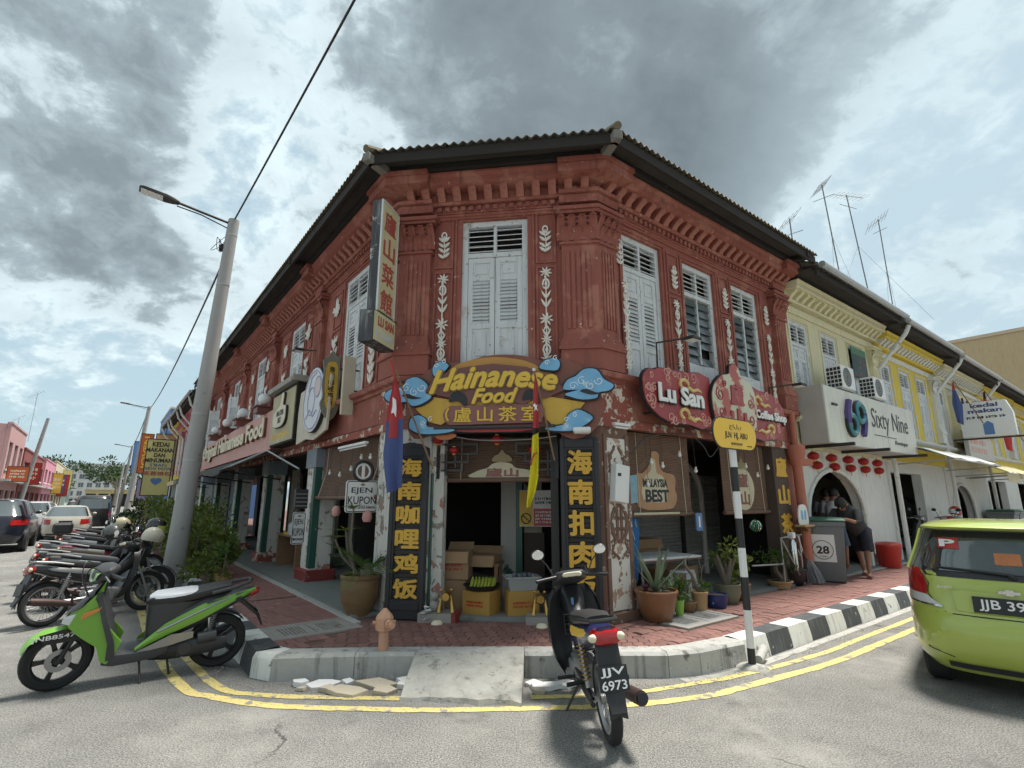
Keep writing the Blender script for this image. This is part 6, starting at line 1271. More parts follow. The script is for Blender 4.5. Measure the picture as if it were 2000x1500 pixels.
def blades(mb,c,n,ln,wd,spread,seed,droop=.3,lift=1.0):
    q=random.Random(seed)
    for i in range(n):
        a=6.283*i/n+q.uniform(-.3,.3);o=Vector((math.cos(a),math.sin(a),0));L_=ln*q.uniform(.7,1.1);rows=[];sd_=Vector((-o.y,o.x,0));sp=spread*q.uniform(.5,1.2)
        for k in range(5): f=k/4;p=Vector(c)+o*(sp*L_*f)+Vector((0,0,L_*(lift*f-droop*f*f*sp)));w_=wd*(1-f**2)+.002;rows.append([p-sd_*w_,p+Vector((0,0,-.3*w_)),p+sd_*w_])
        mb.loft(rows,False,False)
    return mb
def frond(mb,c,a,ln,droop,seed,leafl=.16,n=16,lift=.8):
    q=random.Random(seed);o=Vector((math.cos(a),math.sin(a),0));sd_=Vector((-o.y,o.x,0));pts=[Vector(c)+o*(ln*.85*f)+Vector((0,0,ln*(lift*f-droop*f*f))) for f in [k/6 for k in range(7)]]
    mb.tube(pts,[.012*(1-k/8) for k in range(7)],5)
    for k in range(n):
        f=.12+.88*k/n;i=min(int(f*6),5);p=pts[i].lerp(pts[i+1],f*6-i);L_=leafl*(1-.6*abs(f-.45));fw=(pts[i+1]-pts[i]).normalized()
        for s in (-1,1): d=(sd_*s+fw*.7+Vector((0,0,.15))).normalized();mb.add([p-fw*.006,p+d*L_*.5+fw*.010,p+d*L_,p+d*L_*.5-fw*.006],[(0,1,2),(0,2,3)])
    return mb
m_terrap=surf('brown glazed pot',(.21,.10,.045),.35,var=.25,vs_=4,coat=.2);m_pott=surf('tan clay pot',(.44,.28,.14),.7,var=.15);m_potg=surf('celadon pot',(.17,.19,.13),.4,var=.15);m_potb=surf('cobalt glazed pot',(.02,.035,.14),.3,var=.2,wear=((.5,.55,.65),.66,14));m_potl=surf('lime plastic pot',(.28,.50,.08),.5);m_potd=surf('dark plum pot',(.035,.022,.028),.4)
def pot(x,y,r,h,mat,label,z=.2,prof=None,name='flower_pot',grp='flower pots along the right side'):
    M=T(x,y,z);t=thing(name,M,label,'flower pot',grp)
    pr=prof or [(.62,0),(.66,.02),(.85,.35),(.97,.75),(1.0,.90),(1.06,.91),(1.07,.97),(1.04,1.0),(.96,1.0),(.93,.9)]
    MB().lathe([(r*a,h*b) for a,b in [(0.001,0)]+pr],28).build('pot',mat,t,M);MB().lathe([(r*.95,h*.90),(r*.5,h*.93),(.001,h*.94)],20).build('soil',m_soil,t,M);return t,M
t,M=pot(1.80,6.88,.255,.36,m_terrap,'big brown glazed bowl planter with spiky agave at the right corner pier')
blades(MB(),(0,0,.34),9,.62,.026,.9,5,.2).build('blades',m_leafg,t,M);blades(MB(),(-.12,.02,.34),14,.10,.02,.8,7,.2).build('succulent',surf('purple succulent',(.13,.045,.06),.5),t,M);leafcloud(60,(.08,0,.4),(.14,.14,.08),.05,4).build('sprigs',m_leafg,t,M)
t,M=pot(2.16,7.15,.065,.19,m_potl,'small lime green plastic pot beside the big brown bowl');leafcloud(120,(0,0,.36),(.14,.14,.18),.085,8).build('foliage',m_leaf,t,M)
t,M=pot(2.35,7.38,.11,.13,m_terrap,'low brown bowl with thin upright stems');leafcloud(60,(0,0,.22),(.1,.1,.1),.09,12,asp=.12).build('foliage',m_leafy,t,M);[MB().tube([(.02*i-.03,.01*i,.12),(.05*i-.08,.02,.32),(.09*i-.1,0,.42)],.014,6).build('stem',m_bark,t,M) for i in range(3)]
t,M=pot(2.56,7.52,.11,.24,m_pott,'tan rope-textured pot with a leaning bare stem',prof=[(.8,0),(.82,.05),(.95,.8),(1.05,.85),(1.08,.95),(1.0,1.0),(.9,.95)]);MB().tube([(0,0,.2),(-.10,-.02,.46),(-.2,-.03,.60)],.022,7).build('stem',m_bark,t,M);MB().tube([(.04,0,.2),(.05,0,.5),(.02,0,.66)],.008,5).build('stem',m_bark,t,M);MB().tube([(.05,0,.5),(.12,0,.62),(.18,0,.68)],.006,5).build('stem',m_bark,t,M);leafcloud(70,(.03,0,.3),(.1,.1,.08),.06,3).build('foliage',m_leaf,t,M)
t,M=pot(2.84,7.68,.15,.18,m_potb,'low cobalt blue glazed bowl',prof=[(.8,0),(.9,.1),(1.0,.6),(1.0,.85),(1.06,.9),(1.06,1.0),(.97,1.0),(.95,.9)])
t,M=pot(3.12,7.98,.19,.27,m_potg,'grey-green pot with a thick-stemmed desert rose',prof=[(.62,0),(.8,.15),(1.0,.55),(.98,.85),(1.05,.92),(1.05,1.0),(.96,1.0)])
for i in range(5): a=i*1.25;MB().tube([(0,0,.24),(.06*math.cos(a),.06*math.sin(a),.42),(.16*math.cos(a),.12*math.sin(a),.62+.05*(i % 2))],[.05,.035,.016],7).build('stem',m_bark,t,M)
leafcloud(220,(0,0,.68),(.24,.2,.16),.085,16,asp=.3).build('foliage',m_leafy,t,M)
t,M=pot(3.42,8.22,.14,.24,m_terrap,'brown pot half hidden behind the grey-green pot');leafcloud(240,(0,0,.46),(.2,.2,.24),.08,19).build('foliage',m_leafy,t,M)
t,M=pot(4.55,9.30,.19,.12,m_pott,'shallow bonsai tray with a rounded bonsai',prof=[(.8,0),(.8,.15),(1.0,.8),(1.08,.85),(1.08,1.0),(.95,1.0)]);[MB().tube([(.03*i,0,.1),(.10*math.cos(i*2),.08*math.sin(i*2),.28),(.05*math.cos(i*2),.04*math.sin(i*2),.45)],[.03,.02,.012],6).build('trunk',m_bark,t,M) for i in range(5)];leafcloud(520,(-.06,0,.52),(.30,.25,.16),.05,23).build('foliage',m_leaf,t,M);leafcloud(110,(.26,0,.28),(.1,.1,.09),.05,29).build('foliage',m_leafd,t,M)
t,M=pot(4.98,9.70,.24,.28,m_potd,'dark plum pot with thin grassy stems beside the mop');leafcloud(90,(0,0,.34),(.22,.2,.1),.10,31,asp=.1).build('foliage',m_leafg,t,M);MB().tube([(.28,.1,.2),(.34,.1,.6),(.30,.1,.85)],.013,6).build('stem',m_bark,t,M);leafcloud(70,(.36,.1,.9),(.16,.12,.1),.07,33).build('foliage',m_leafy,t,M)
# big jar with cycad at the left
t,M=pot(-2.0,7.22,.25,.50,surf('streaky brown jar',(.20,.12,.055),.5,var=.5,vs_=3,grain=(1,1,3),bump=.2),'large streaky brown jar holding a cycad palm left of the entrance',prof=[(.62,0),(.68,.05),(.92,.35),(1.0,.7),(.98,.88),(1.03,.90),(1.05,.98),(.98,1.0),(.9,.97)],grp=None,name='palm_jar')
cy=MB()
for i in range(15): frond(cy,(.08,0,.52),i*2.4+.3,.58+.06*(i % 3),.35+.15*(i % 4),i,.17,17,.95-.12*(i % 4))
stuff(cy.build('fronds',m_leaf,t,M));MB().lathe([(.08,.45),(.09,.55),(.05,.62),(.001,.63)],12,(.08,0,0)).build('trunk',m_bark,t,M)
for i,(p,q) in enumerate((((-.05,-.02,.5),(-.22,-.05,1.05)),((-.08,0,.5),(-.12,-.1,1.35)),((-.05,.05,.5),(-.38,0,.95)))): MB().tube([p,((p[0]+q[0])/2-.05,q[1]*.5,(p[2]+q[2])/2),q],[.022,.018,.012],6).build('stem',m_bark,t,M);blades(MB(),q,13,.20,.016,1.3,40+i,.35,.55).build('leaves',m_leafy,t,M)
t,M=pot(-5.15,9.75,.15,.18,m_pott,'round tan pot with a small shrub by the planting bed',grp=None);leafcloud(200,(0,0,.45),(.2,.2,.3),.08,44).build('foliage',m_leaf,t,M);MB().tube([(0,0,.15),(.02,0,.6)],.02,6).build('stem',m_bark,t,M)
# planting bed shrubs
def shrub(u,off,w_,h,n,mat,label,size=.10,z=.1):
    p=FL@Vector((-u,-off,0));M=T(p.x,p.y,0);t=thing('shrub',M,label,'shrub','shrubs in the kerbside bed');q=random.Random(int(u*10))
    mb=MB()
    for k in range(5): leafcloud(n // 5,(q.uniform(-.35,.35)*w_,q.uniform(-.35,.35)*w_,z+h*(.25+.14*k)),(w_*.55,w_*.55,h*.28),size,int(u*31)+k,mb)
    stuff(mb.build('foliage',mat,t,M))
    for k in range(4): MB().tube([(.05*k-.08,0,0),(q.uniform(-.3,.3)*w_,q.uniform(-.3,.3)*w_,h*.5),(q.uniform(-.4,.4)*w_,q.uniform(-.4,.4)*w_,h*.95)],[.02,.014,.006],5).build('stem',m_bark,t,M)
shrub(4.4,1.40,.42,.62,600,m_leafy,'low bright shrub behind the foot of the lamp post',.09);shrub(5.3,1.25,.60,1.25,1300,m_leafy,'tall leafy shrub just behind the lamp post');shrub(6.6,1.3,.70,1.5,1700,m_leafy,'tall yellow-green shrub under the awning');shrub(8.3,1.35,.8,1.55,1200,m_leafy,'broad shrub further along the bed',.11);shrub(10.3,1.4,.9,1.6,1300,m_leafy,'pale loose shrub in front of the blue wall',.12);shrub(13,1.4,1.0,1.6,1200,m_leafy,'green shrub below the yellow Kedai sign',.13);shrub(16.5,1.4,1.2,1.7,1100,m_leafy,'far shrub beside the parked motorcycles',.15);shrub(21,1.5,1.2,1.4,800,m_leafd,'dark shrub near the second lamp post',.17)
wf=thing('flower_clump',T(-5.75,9.55,.2),'small clump of white flowers at the foot of the lamp post','plant');fm=MB();q=random.Random(9)
for i in range(16): p=Vector((q.uniform(-.12,.12),q.uniform(-.1,.1),q.uniform(.08,.3)));blades(fm,p,5,.035,.012,1.4,i,.3,.4)
stuff(fm.build('blossoms',m_white,wf));leafcloud(60,(0,0,.14),(.12,.1,.1),.06,3).build('leaves',m_leaf,wf)
# far trees ----------------------------------------------------------------------------------
def tree(x,y,h,w_,n,mat,label,size,seed=0):
    M=T(x,y,0);t=thing('tree',M,label,'tree','trees at the end of the left street');q=random.Random(seed);mb=MB()
    for k in range(9): leafcloud(n // 9,(q.uniform(-.45,.45)*w_,q.uniform(-.4,.4)*w_,h*q.uniform(.45,.85)),(w_*.32,w_*.32,h*.17),size,seed*9+k,mb)
    stuff(mb.build('crown',mat,t,M));MB().tube([(0,0,0),(.1,0,h*.3),(0,0,h*.6)],[h*.035,h*.025,h*.012],8).build('trunk',m_bark,t,M)
    for k in range(4): MB().tube([(0,0,h*.32),(w_*.2*math.cos(k*1.6),w_*.2*math.sin(k*1.6),h*.55),(w_*.35*math.cos(k*1.6),w_*.35*math.sin(k*1.6),h*.75)],[h*.015,h*.01,h*.004],6).build('limb',m_bark,t,M)
tree(-103,138,12.5,15,2600,m_leafd,'broad dome-shaped tree at the end of the street',.75,3);tree(-96,106,11.5,8,1500,m_leafd,'dark tree behind the vertical signs',.6,5);tree(-112,128,10,9,1300,m_leaf,'green tree behind the bungalow',.6,8);tree(-53,52,6.0,3.5,700,m_leaf,'small green tree among the buildings across the street',.35,11)
pm_=thing('palm_tree',T(-88,117,0),'palm tree near the end of the left street','palm tree');cr=MB();[frond(cr,(0,0,6.2),i*.52,3.6,.55+.2*(i % 3),i,1.1,16,.7) for i in range(16)];stuff(cr.build('fronds',m_leaf,pm_));MB().tube([(0,0,0),(.2,0,3),(0,0,6.2)],[.25,.2,.16],8).build('trunk',m_bark,pm_)
t,M=pot(*(FRr@Vector((24.5,-.6,0)))[:2],.35,.6,m_concrete,'cement planter with ferns far along the right row',grp=None);fb=MB();[frond(fb,(0,0,.6),i*.5,.9,.6,i,.22,16,.8) for i in range(14)];stuff(fb.build('fronds',m_leaf,t,M))
# ------------------------------------------------------------------ things on the right pavement
Mbn=T(5.83,10.12,.2,R_(-32));wb=thing('wheelie_bin',Mbn,'grey wheelie bin with a green lid and a sticker numbered 28','bin','grey wheelie bins');m_bin=surf('grey bin plastic',(.155,.17,.18),.5,var=.06,streak=((.1,.1,.1),.3))
MB().loft([[(sx_*w_,sy_*d,z) for sx_,sy_ in ((-1,-1),(1,-1),(1,1),(-1,1))] for w_,d,z in ((.30,.25,.02),(.31,.26,.05),(.37,.33,.98),(.40,.36,.99),(.40,.36,1.06),(.385,.345,1.065))]).build('body',m_bin,wb,Mbn)
MB().loft([[(sx_*w_,sy_*d,z) for sx_,sy_ in ((-1,-1),(1,-1),(1,1),(-1,1))] for w_,d,z in ((.405,.37,1.07),(.41,.375,1.09),(.36,.32,1.13),(.2,.18,1.14))]).build('lid',surf('green bin lid',(.03,.12,.085),.5),wb,Mbn)
for s in (-1,1): MB().cyl((s*.20,.30,.10),(s*.28,.30,.10),.10,n=14).build('wheel',m_rubber,wb,Mbn)
Msk=Mbn@Matrix.Translation((0,-.230,0))@Matrix.Rotation(R_(4.4),4,'X');MB().box(-.20,.20,-.035,-.028,.36,.84).build('sticker',m_white,wb,Msk);lettering('28',(-.10,.10,.50,.64),-.036,m_blk,wb,Msk,ext=.002,bold=.03);e=MB();ringoval(e,0,.57,.165,.165,.006,-.032);e.build('sticker_ring',m_leafd,wb,Msk);scrawl(wb,Msk,(-.06,.06,.44,.47),-.036,m_blk,1,2)
for (u,o,lb) in ((19.2,.4,'grey wheelie bin standing before the pale shophouse'),(20.1,.4,'grey wheelie bin farther along before the pale shophouse')):
    c=copy_tree(wb,frame(FRr@Vector((u,-o,.2)),VR));c['label']=lb
rbk=thing('red_barrel',T(*(FRr@Vector((8.95,-.16,.2)))),'red plastic tub with a domed lid by the white pier','tub');MB().lathe([(.001,0),(.20,0),(.26,.42),(.27,.44),(.27,.47)],24).build('tub',m_red2,rbk);MB().lathe([(.28,.46),(.28,.49),(.2,.53),(.001,.55)],24).build('lid',m_red2,rbk)
mp=thing('mop',T(5.36,9.72,.2),'grey string mop head leaning on the dark pot','mop');q=random.Random(2)
for i in range(70): a=q.uniform(0,6.28);r=q.uniform(.02,.14);MB().tube([(-.04+.03*math.cos(a),.03*math.sin(a),.40),(r*.8*math.cos(a),r*.8*math.sin(a),.22),(.04+r*1.1*math.cos(a),r*1.1*math.sin(a),.02)],.007,4).build('string',surf('grey mop string',(.27,.28,.30),.9,var=.2),mp)
MB().tube([(-.04,0,.36),(-.30,.25,1.15)],.012,6).build('handle',m_wood,mp)
tb=thing('folding_table',FRr@Matrix.Translation((1.45,.75,.2)),'low white folding table behind the flower pots','table');Mt=FRr@T(1.62,.62,.2,R_(-8));MB().box(-.72,.72,-.38,.38,.60,.635,.01).build('top',m_white,tb,Mt);MB().box(-.725,.725,-.385,.385,.585,.60).build('edge',m_choc,tb,Mt)
for sx_ in (-1,1):
    for sy_ in (-1,1): MB().tube([(sx_*.45,sy_*.3,.59),(sx_*.40,sy_*.32,.0)],.016,6).build('leg',m_metal,tb,Mt)
so=thing('plastic_stool',FRr@Matrix.Translation((2.05,.35,.2)),'white plastic stool under the table edge','stool');Mt=FRr@T(2.05,.35,.2,.3);MB().box(-.15,.15,-.15,.15,.38,.42,.015).build('seat',m_white,so,Mt)
for sx_ in (-1,1):
    for sy_ in (-1,1): MB().loft([[(sx_*a+d,sy_*a+e_,z) for d,e_ in ((-.025,-.025),(.025,-.025),(.025,.025),(-.025,.025))] for a,z in ((.17,0),(.125,.38))]).build('leg',m_white,so,Mt)
MB().box(-.13,.13,-.145,-.125,.28,.36).build('apron',m_white,so,Mt)
bf=thing('flag_stand',FRr@Matrix.Translation((.86,.30,.2)),'bunch of small blue flags on a stand behind the agave','flag');Mt=FRr@T(.86,.30,.2);m_bflag=surf('bright blue flag cloth',(.03,.17,.42),.7,var=.15,sss=.2,wear=((.6,.65,.7),.68,12));MB().tube([(0.05,0,0),(.0,0,1.32)],.014,6).build('pole',m_metal,bf,Mt)
for i,(x,z,tx_) in enumerate(((-.12,1.30,-.06),(-.05,1.22,.04),(.03,1.28,.10),(-.06,.95,.0),(-.10,1.12,-.02))): MB().loft(cloth([(x-.07,z),(x-.09,z-.25),(x-.06,z-.48)],[(x+.06,z-.05),(x+.08,z-.3),(x+.03,z-.56)],1.1,.02,-.03*i,i),False,False).build('cloth',m_bflag,bf,Mt);MB().tube([(x-.07,-.03*i,z+.12),(x+.03,-.03*i,z-.2)],.006,4).build('stick',m_white,bf,Mt)
bc=thing('hanging_card',FRr@Matrix.Translation((2.16,.1,1.25)),'small blue card hung below the thumbs-up blind','sign');MB().box(2.08,2.24,.06,.075,1.20,1.46).build('card',m_blue,bc,FRr);MB().box(2.14,2.18,.057,.059,1.25,1.41).build('print',m_white,bc,FRr);MB().tube([(2.16,.07,1.46),(2.16,.12,1.6)],.003,4).build('cord',m_dmetal,bc,FRr)
sp_=thing('spinner',FRr@Matrix.Translation((3.45,-.15,1.2)),'shiny green and silver hanging spinner right of the street post','ornament');Mt=FRr@T(3.45,-.12,1.24)
for i in range(10): MB().tube([(.09*math.cos(a)*math.cos(i*.314),.09*math.cos(a)*math.sin(i*.314),.09*math.sin(a)) for a in [6.283*k/16 for k in range(16)]],.007,4,False,True).build('hoop',m_chrome if i % 2 else surf('green foil',(.03,.25,.08),.2,.6),sp_,Mt)
MB().tube([(0,0,.09),(0,.1,1.3)],.002,4).build('cord',m_dmetal,sp_,Mt)
wbd=thing('menu_stand',FRr@Matrix.Translation((4.95,-.25,1.2)),'white scalloped picture board at the end pier','board');Mt=FRr@T(4.98,-.2,1.22);MB().prism(rounded([(-.16,0),(.16,0),(.17,.22),(.10,.34),(-.10,.34),(-.17,.22)],3),-.01,.01).build('board',m_white,wbd,Mt);MB().box(-.18,.2,-.10,.08,-.03,0).build('shelf',m_pott,wbd,Mt);MB().prism(rounded([(-.09,.1),(-.02,.1),(-.03,.24),(-.09,.24)],3),-.015,-.0105).build('picture',m_cloud,wbd,Mt);MB().prism(rounded([(.03,.1),(.09,.1),(.10,.24),(.04,.24)],3),-.015,-.0105).build('picture',m_cloud,wbd,Mt)
sk=thing('sink_stand',FRr@Matrix.Translation((4.45,-.15,.2)),'pipe stand with a steel water filter in front of the end pier','sink stand');Mt=FRr@T(4.45,-.15,.2)
for p in ([(-.28,0,0),(-.28,0,.82),(.5,0,.85)],[(-.28,0,.4),(-1.1,.1,.42)],[(.5,.05,.85),(.5,.05,0)],[(-.25,0,.8),(.15,-.05,.2)]): MB().tube(p,.014,6).build('pipe',m_metal,sk,Mt)
MB().lathe([(.001,.28),(.055,.28),(.06,.32),(.06,.72),(.045,.76),(.02,.80),(.001,.80)],16,(.12,0,0)).build('filter',m_chrome,sk,Mt);MB().box(.07,.17,-.05,.05,.80,.90,.01).build('filter_head',m_white,sk,Mt);MB().tube([(.35,0,.84),(.42,-.02,.6),(.36,0,.5),(.3,0,.6)],.008,5).build('hose',m_white,sk,Mt)
# ------------------------------------------------------------------ stock inside the shop
def carton(M,a,b,h,label,flaps=True,mat=None,txt=None):
    t=thing('cardboard_box',M,label,'box','cardboard boxes in the shop');mat=mat or m_card
    MB().box(-a,a,-b,b,0,h,.004).build('carton',mat,t,M)
    if flaps:
        MB().box(-a,a,-.16,0,-.003,.003).build('flap',mat,t,M@T(0,-b,h,0,R_(62)));MB().box(-a,a,0,.16,-.003,.003).build('flap',mat,t,M@T(0,b,h,0,R_(35)))
    if txt: scrawl(t,M,(-a*.7,a*.6,h*.3,h*.6),-b,m_red2,2,int(a*100)+len(txt))
m_cardy=surf('yellow printed carton',(.42,.24,.055),.75,var=.15)
carton(FC@T(1.18,.20,.235,R_(-20)),.20,.15,.28,'yellow fruit carton under the bananas',False,m_cardy,'p');carton(FC@T(1.70,.22,.235,R_(18)),.20,.15,.29,'yellow fruit carton under the clear plastic tub',False,m_cardy,'pp');carton(FC@T(.74,.62,.235,.1),.16,.2,.36,'closed carton at the bottom left inside the door',False);carton(FC@T(.76,.60,.60,.05),.18,.2,.36,'open carton stacked at the left inside the door',True,None,'p');carton(FC@T(1.0,.95,.78,-.1),.28,.22,.10,'flat open carton on the small table',True)
carton(FRr@T(1.5,1.35,.75,.1),.35,.2,.22,'row carton with raised flaps behind the white table',True);carton(FRr@T(2.35,1.45,.80,.0),.4,.2,.2,'wide carton right of the white table',True);carton(FRr@T(2.9,1.2,.23,.2),.5,.3,.30,'carton on the floor before the roller shutter',False);carton(FRr@T(1.2,1.5,.23,.2),.4,.3,.38,'dark carton under the hanging jackets',False)
ta=thing('side_table',FC@Matrix.Translation((1.0,.95,.235)),'small timber table inside the door','table');Mt=FC@T(1.02,.95,.235);MB().box(-.30,.30,-.24,.24,.50,.54).build('top',m_wood,ta,Mt);[MB().box(sx_*.26-.025,sx_*.26+.025,sy_*.2-.025,sy_*.2+.025,0,.5).build('leg',m_wood,ta,Mt) for sx_ in (-1,1) for sy_ in (-1,1)]
bk_=thing('banana_basket',FC@Matrix.Translation((1.18,.20,.515)),'black tray heaped with green-yellow bananas','fruit');Mt=FC@T(1.18,.2,.515);MB().lathe([(.001,0),(.18,0),(.24,.07),(.25,.07),(.19,.01)],20).build('tray',m_blackpl,bk_,Mt)
for i in range(22): a=-.16+.015*i;MB().tube([(a,.07*math.cos(i*2),.04),(a+.02,.02+.07*math.cos(i*2),.10),(a+.03,-.02+.07*math.cos(i*2),.15)],[.014,.020,.006],6).build('banana',surf('green banana',(.34,.38,.05),.5,var=.2),bk_,Mt)
tu=thing('plastic_tub',FC@Matrix.Translation((1.70,.22,.527)),'clear plastic tub of jars on the right carton','tub');Mt=FC@T(1.70,.22,.527,.3);MB().loft([[(sx_*a,sy_*b,z) for sx_,sy_ in ((-1,-1),(1,-1),(1,1),(-1,1))] for a,b,z in ((.17,.12,0),(.20,.15,.15),(.23,.17,.15),(.23,.17,.165),(.19,.14,.165),(.16,.11,.02))]).build('tub',surf('cloudy plastic',(.48,.50,.50),.3,var=.1,trans=.35),tu,Mt);[MB().cyl((.1*math.cos(i),.08*math.sin(i*2),.02),(.1*math.cos(i),.08*math.sin(i*2),.20),.03,n=10).build('jar',m_glass,tu,Mt) for i in range(6)]
for (x,lb) in ((.80,'brass cannon ornament on the left doorstep'),(1.96,'brass cannon ornament on the right doorstep')):
    Mt=FC@T(x,-.13,.305,.15);t=thing('brass_ornament',Mt,lb,'ornament','brass cannons on the doorstep')
    MB().lathe([(.001,-.02),(.045,-.02),(.06,.0),(.055,.05),(.06,.08),(.045,.12),(.001,.12)],18,(0,-.03,.19),Matrix.Rotation(R_(90),4,'X')).build('drum',m_brass,t,Mt)
    for s in (-1,1): MB().tube([(s*.045,-.04,.2),(s*.07,-.06,.10),(s*.085,-.09,.0)],[.02,.016,.024],8).build('leg',m_brass,t,Mt);MB().tube([(s*.045,.06,.2),(s*.07,.08,.1),(s*.075,.10,.0)],[.018,.014,.02],8).build('leg',m_brass,t,Mt);MB().sphere((s*.06,0,.25),.02,8,6).build('knob',m_brass,t,Mt)
dg=thing('flower_ornament',FC@Matrix.Translation((.58,-.24,.30)),'white flower ornament at the left doorstep','ornament');fm=MB();[blades(fm,(.03*math.cos(i*2),.03*math.sin(i*2),.04+.03*i),7,.07,.02,1.2,i,.3,.5) for i in range(5)];fm.build('petals',m_white,dg,FC@T(.58,-.26,.20));
fg=thing('stone_figure',FC@Matrix.Translation((.66,-.14,.30)),'lumpy stone lion figure on the left doorstep','statue');MB().sphere((0,0,.07),.07,10,7,(1,.9,1.1)).build('body',m_grate,fg,FC@T(.66,-.14,.30));MB().sphere((0,-.02,.18),.05,10,7).build('head',m_grate,fg,FC@T(.66,-.14,.30))
for (x,lb) in ((.74,'round cream lamp set in the left of the doorway edge'),(2.0,'round cream lamp set in the right of the doorway edge')): tag(MB().lathe([(.001,.03),(.04,.028),(.06,.015),(.065,0),(.07,-.01)],16).build('floor_lamp',m_crml,None,FC@T(x,-.33,.212)),lb,'lamp','floor lamps at the doorway')
nt=thing('notice_board',FC@Matrix.Translation((1.75,1.5,1.4)),'smoking ban notice in yellow, white and red hung inside the door','sign');Mt=FC@T(1.80,1.45,0);MB().box(-.27,.27,-.01,.01,1.25,1.80).build('board',m_white,nt,Mt);MB().box(-.27,-.06,-.014,-.0105,1.26,1.79).build('panel',m_goldl,nt,Mt);MB().box(-.05,.27,-.014,-.0105,1.26,1.52).build('panel',m_red2,nt,Mt);scrawl(nt,Mt,(-.02,.24,1.29,1.49),-.0145,m_white,4,6);scrawl(nt,Mt,(-.02,.24,1.58,1.70),-.0145,m_grpl,2,7);e=MB();ringoval(e,-.165,1.37,.075,.075,.008,-.012);e.tube([(-.22,-.018,1.42),(-.11,-.018,1.32)],.008,5);e.build('symbol',m_blk,nt,Mt)
wh=thing('wall_plaque',FC@Matrix.Translation((1.68,1.5,2)),'dark round plaque on the inner wall','plaque');MB().prism(oval(1.70,2.0,.12,.15),1.52,1.56).build('disc',m_darkwood,wh,FC);lettering('茶',(1.64,1.76,1.93,2.05),1.519,m_goldd,wh,FC,ext=.003)
# left five-foot way: desk, jug, bird cage
dk=thing('wooden_desk',FL@Matrix.Translation((-5.3,.35,.23)),'old wooden desk on the left verandah behind the pier','desk');Mt=FL@T(-5.5,.45,.23);MB().box(-.8,.8,-.35,.35,.66,.70,.005).build('top',m_wood,dk,Mt);MB().box(-.75,-.70,-.33,.33,0,.66).build('side',m_wood,dk,Mt);MB().box(.70,.75,-.33,.33,0,.66).build('side',m_wood,dk,Mt);MB().box(-.70,.70,.25,.30,.1,.66).build('back',m_card,dk,Mt)
jg=thing('water_jug',FL@Matrix.Translation((-5.2,.3,.93)),'clear water jug on the wooden desk','jug');MB().lathe([(.001,0),(.12,0),(.14,.05),(.14,.22),(.06,.28),(.05,.33)],16).build('jug',surf('milky jug plastic',(.52,.55,.56),.3,var=.1),jg,FL@T(-5.2,.2,.93));MB().box(-.2,.2,-.15,.15,0,.05).build('tray',m_goldl,jg,FL@T(-5.5,.25,.93))
cg=thing('wire_box',perp(3.38,.25)@Matrix.Translation((0,0,1.5)),'grey mesh box above the narrow Ejen Kupon sign','box');Mt=perp(3.38,.25)@Matrix.Translation((0,0,1.5));MB().box(-.11,.11,-.06,.06,0,.34,.006).build('box',m_grpl,cg,Mt);[MB().box(-.10,.10,-.066,-.061,.04+.07*i,.055+.07*i).build('bar',m_metal,cg,Mt) for i in range(4)]
for (M,x,z,lb) in ((FL,-1.9,1.40,'pink paper lantern jar hung before the left opening'),(FL,-.62,1.35,'pale lantern jar hung beside the left black board')): Mt=M@T(x,-.1,z);t=thing('hanging_jar',Mt,lb,'lantern','hanging jars');MB().lathe([(.001,0),(.05,0),(.07,.05),(.06,.13),(.03,.16),(.001,.16)],12).build('jar',m_pk,t,Mt);MB().tube([(0,0,.16),(0,0,.5)],.003,4).build('cord',m_dmetal,t,Mt)
ck=thing('jacket',FRr@Matrix.Translation((1.15,1.2,1)),'dark red jackets hanging inside the right opening','clothing');MB().loft(cloth([(.85,1.45),(.8,1.1),(.85,.75)],[(1.4,1.5),(1.45,1.1),(1.35,.7)],2.2,.05,1.2),False,False).build('cloth',surf('maroon cloth',(.10,.012,.018),.9),ck,FRr)
tag(MB().tube([(2.68,5.98,.11),(2.55,5.80,.07),(2.50,5.73,.065)],.045,12).build('drain_pipe',m_concrete,None),'short cement drain spout poking out of the kerb by the street post','pipe')
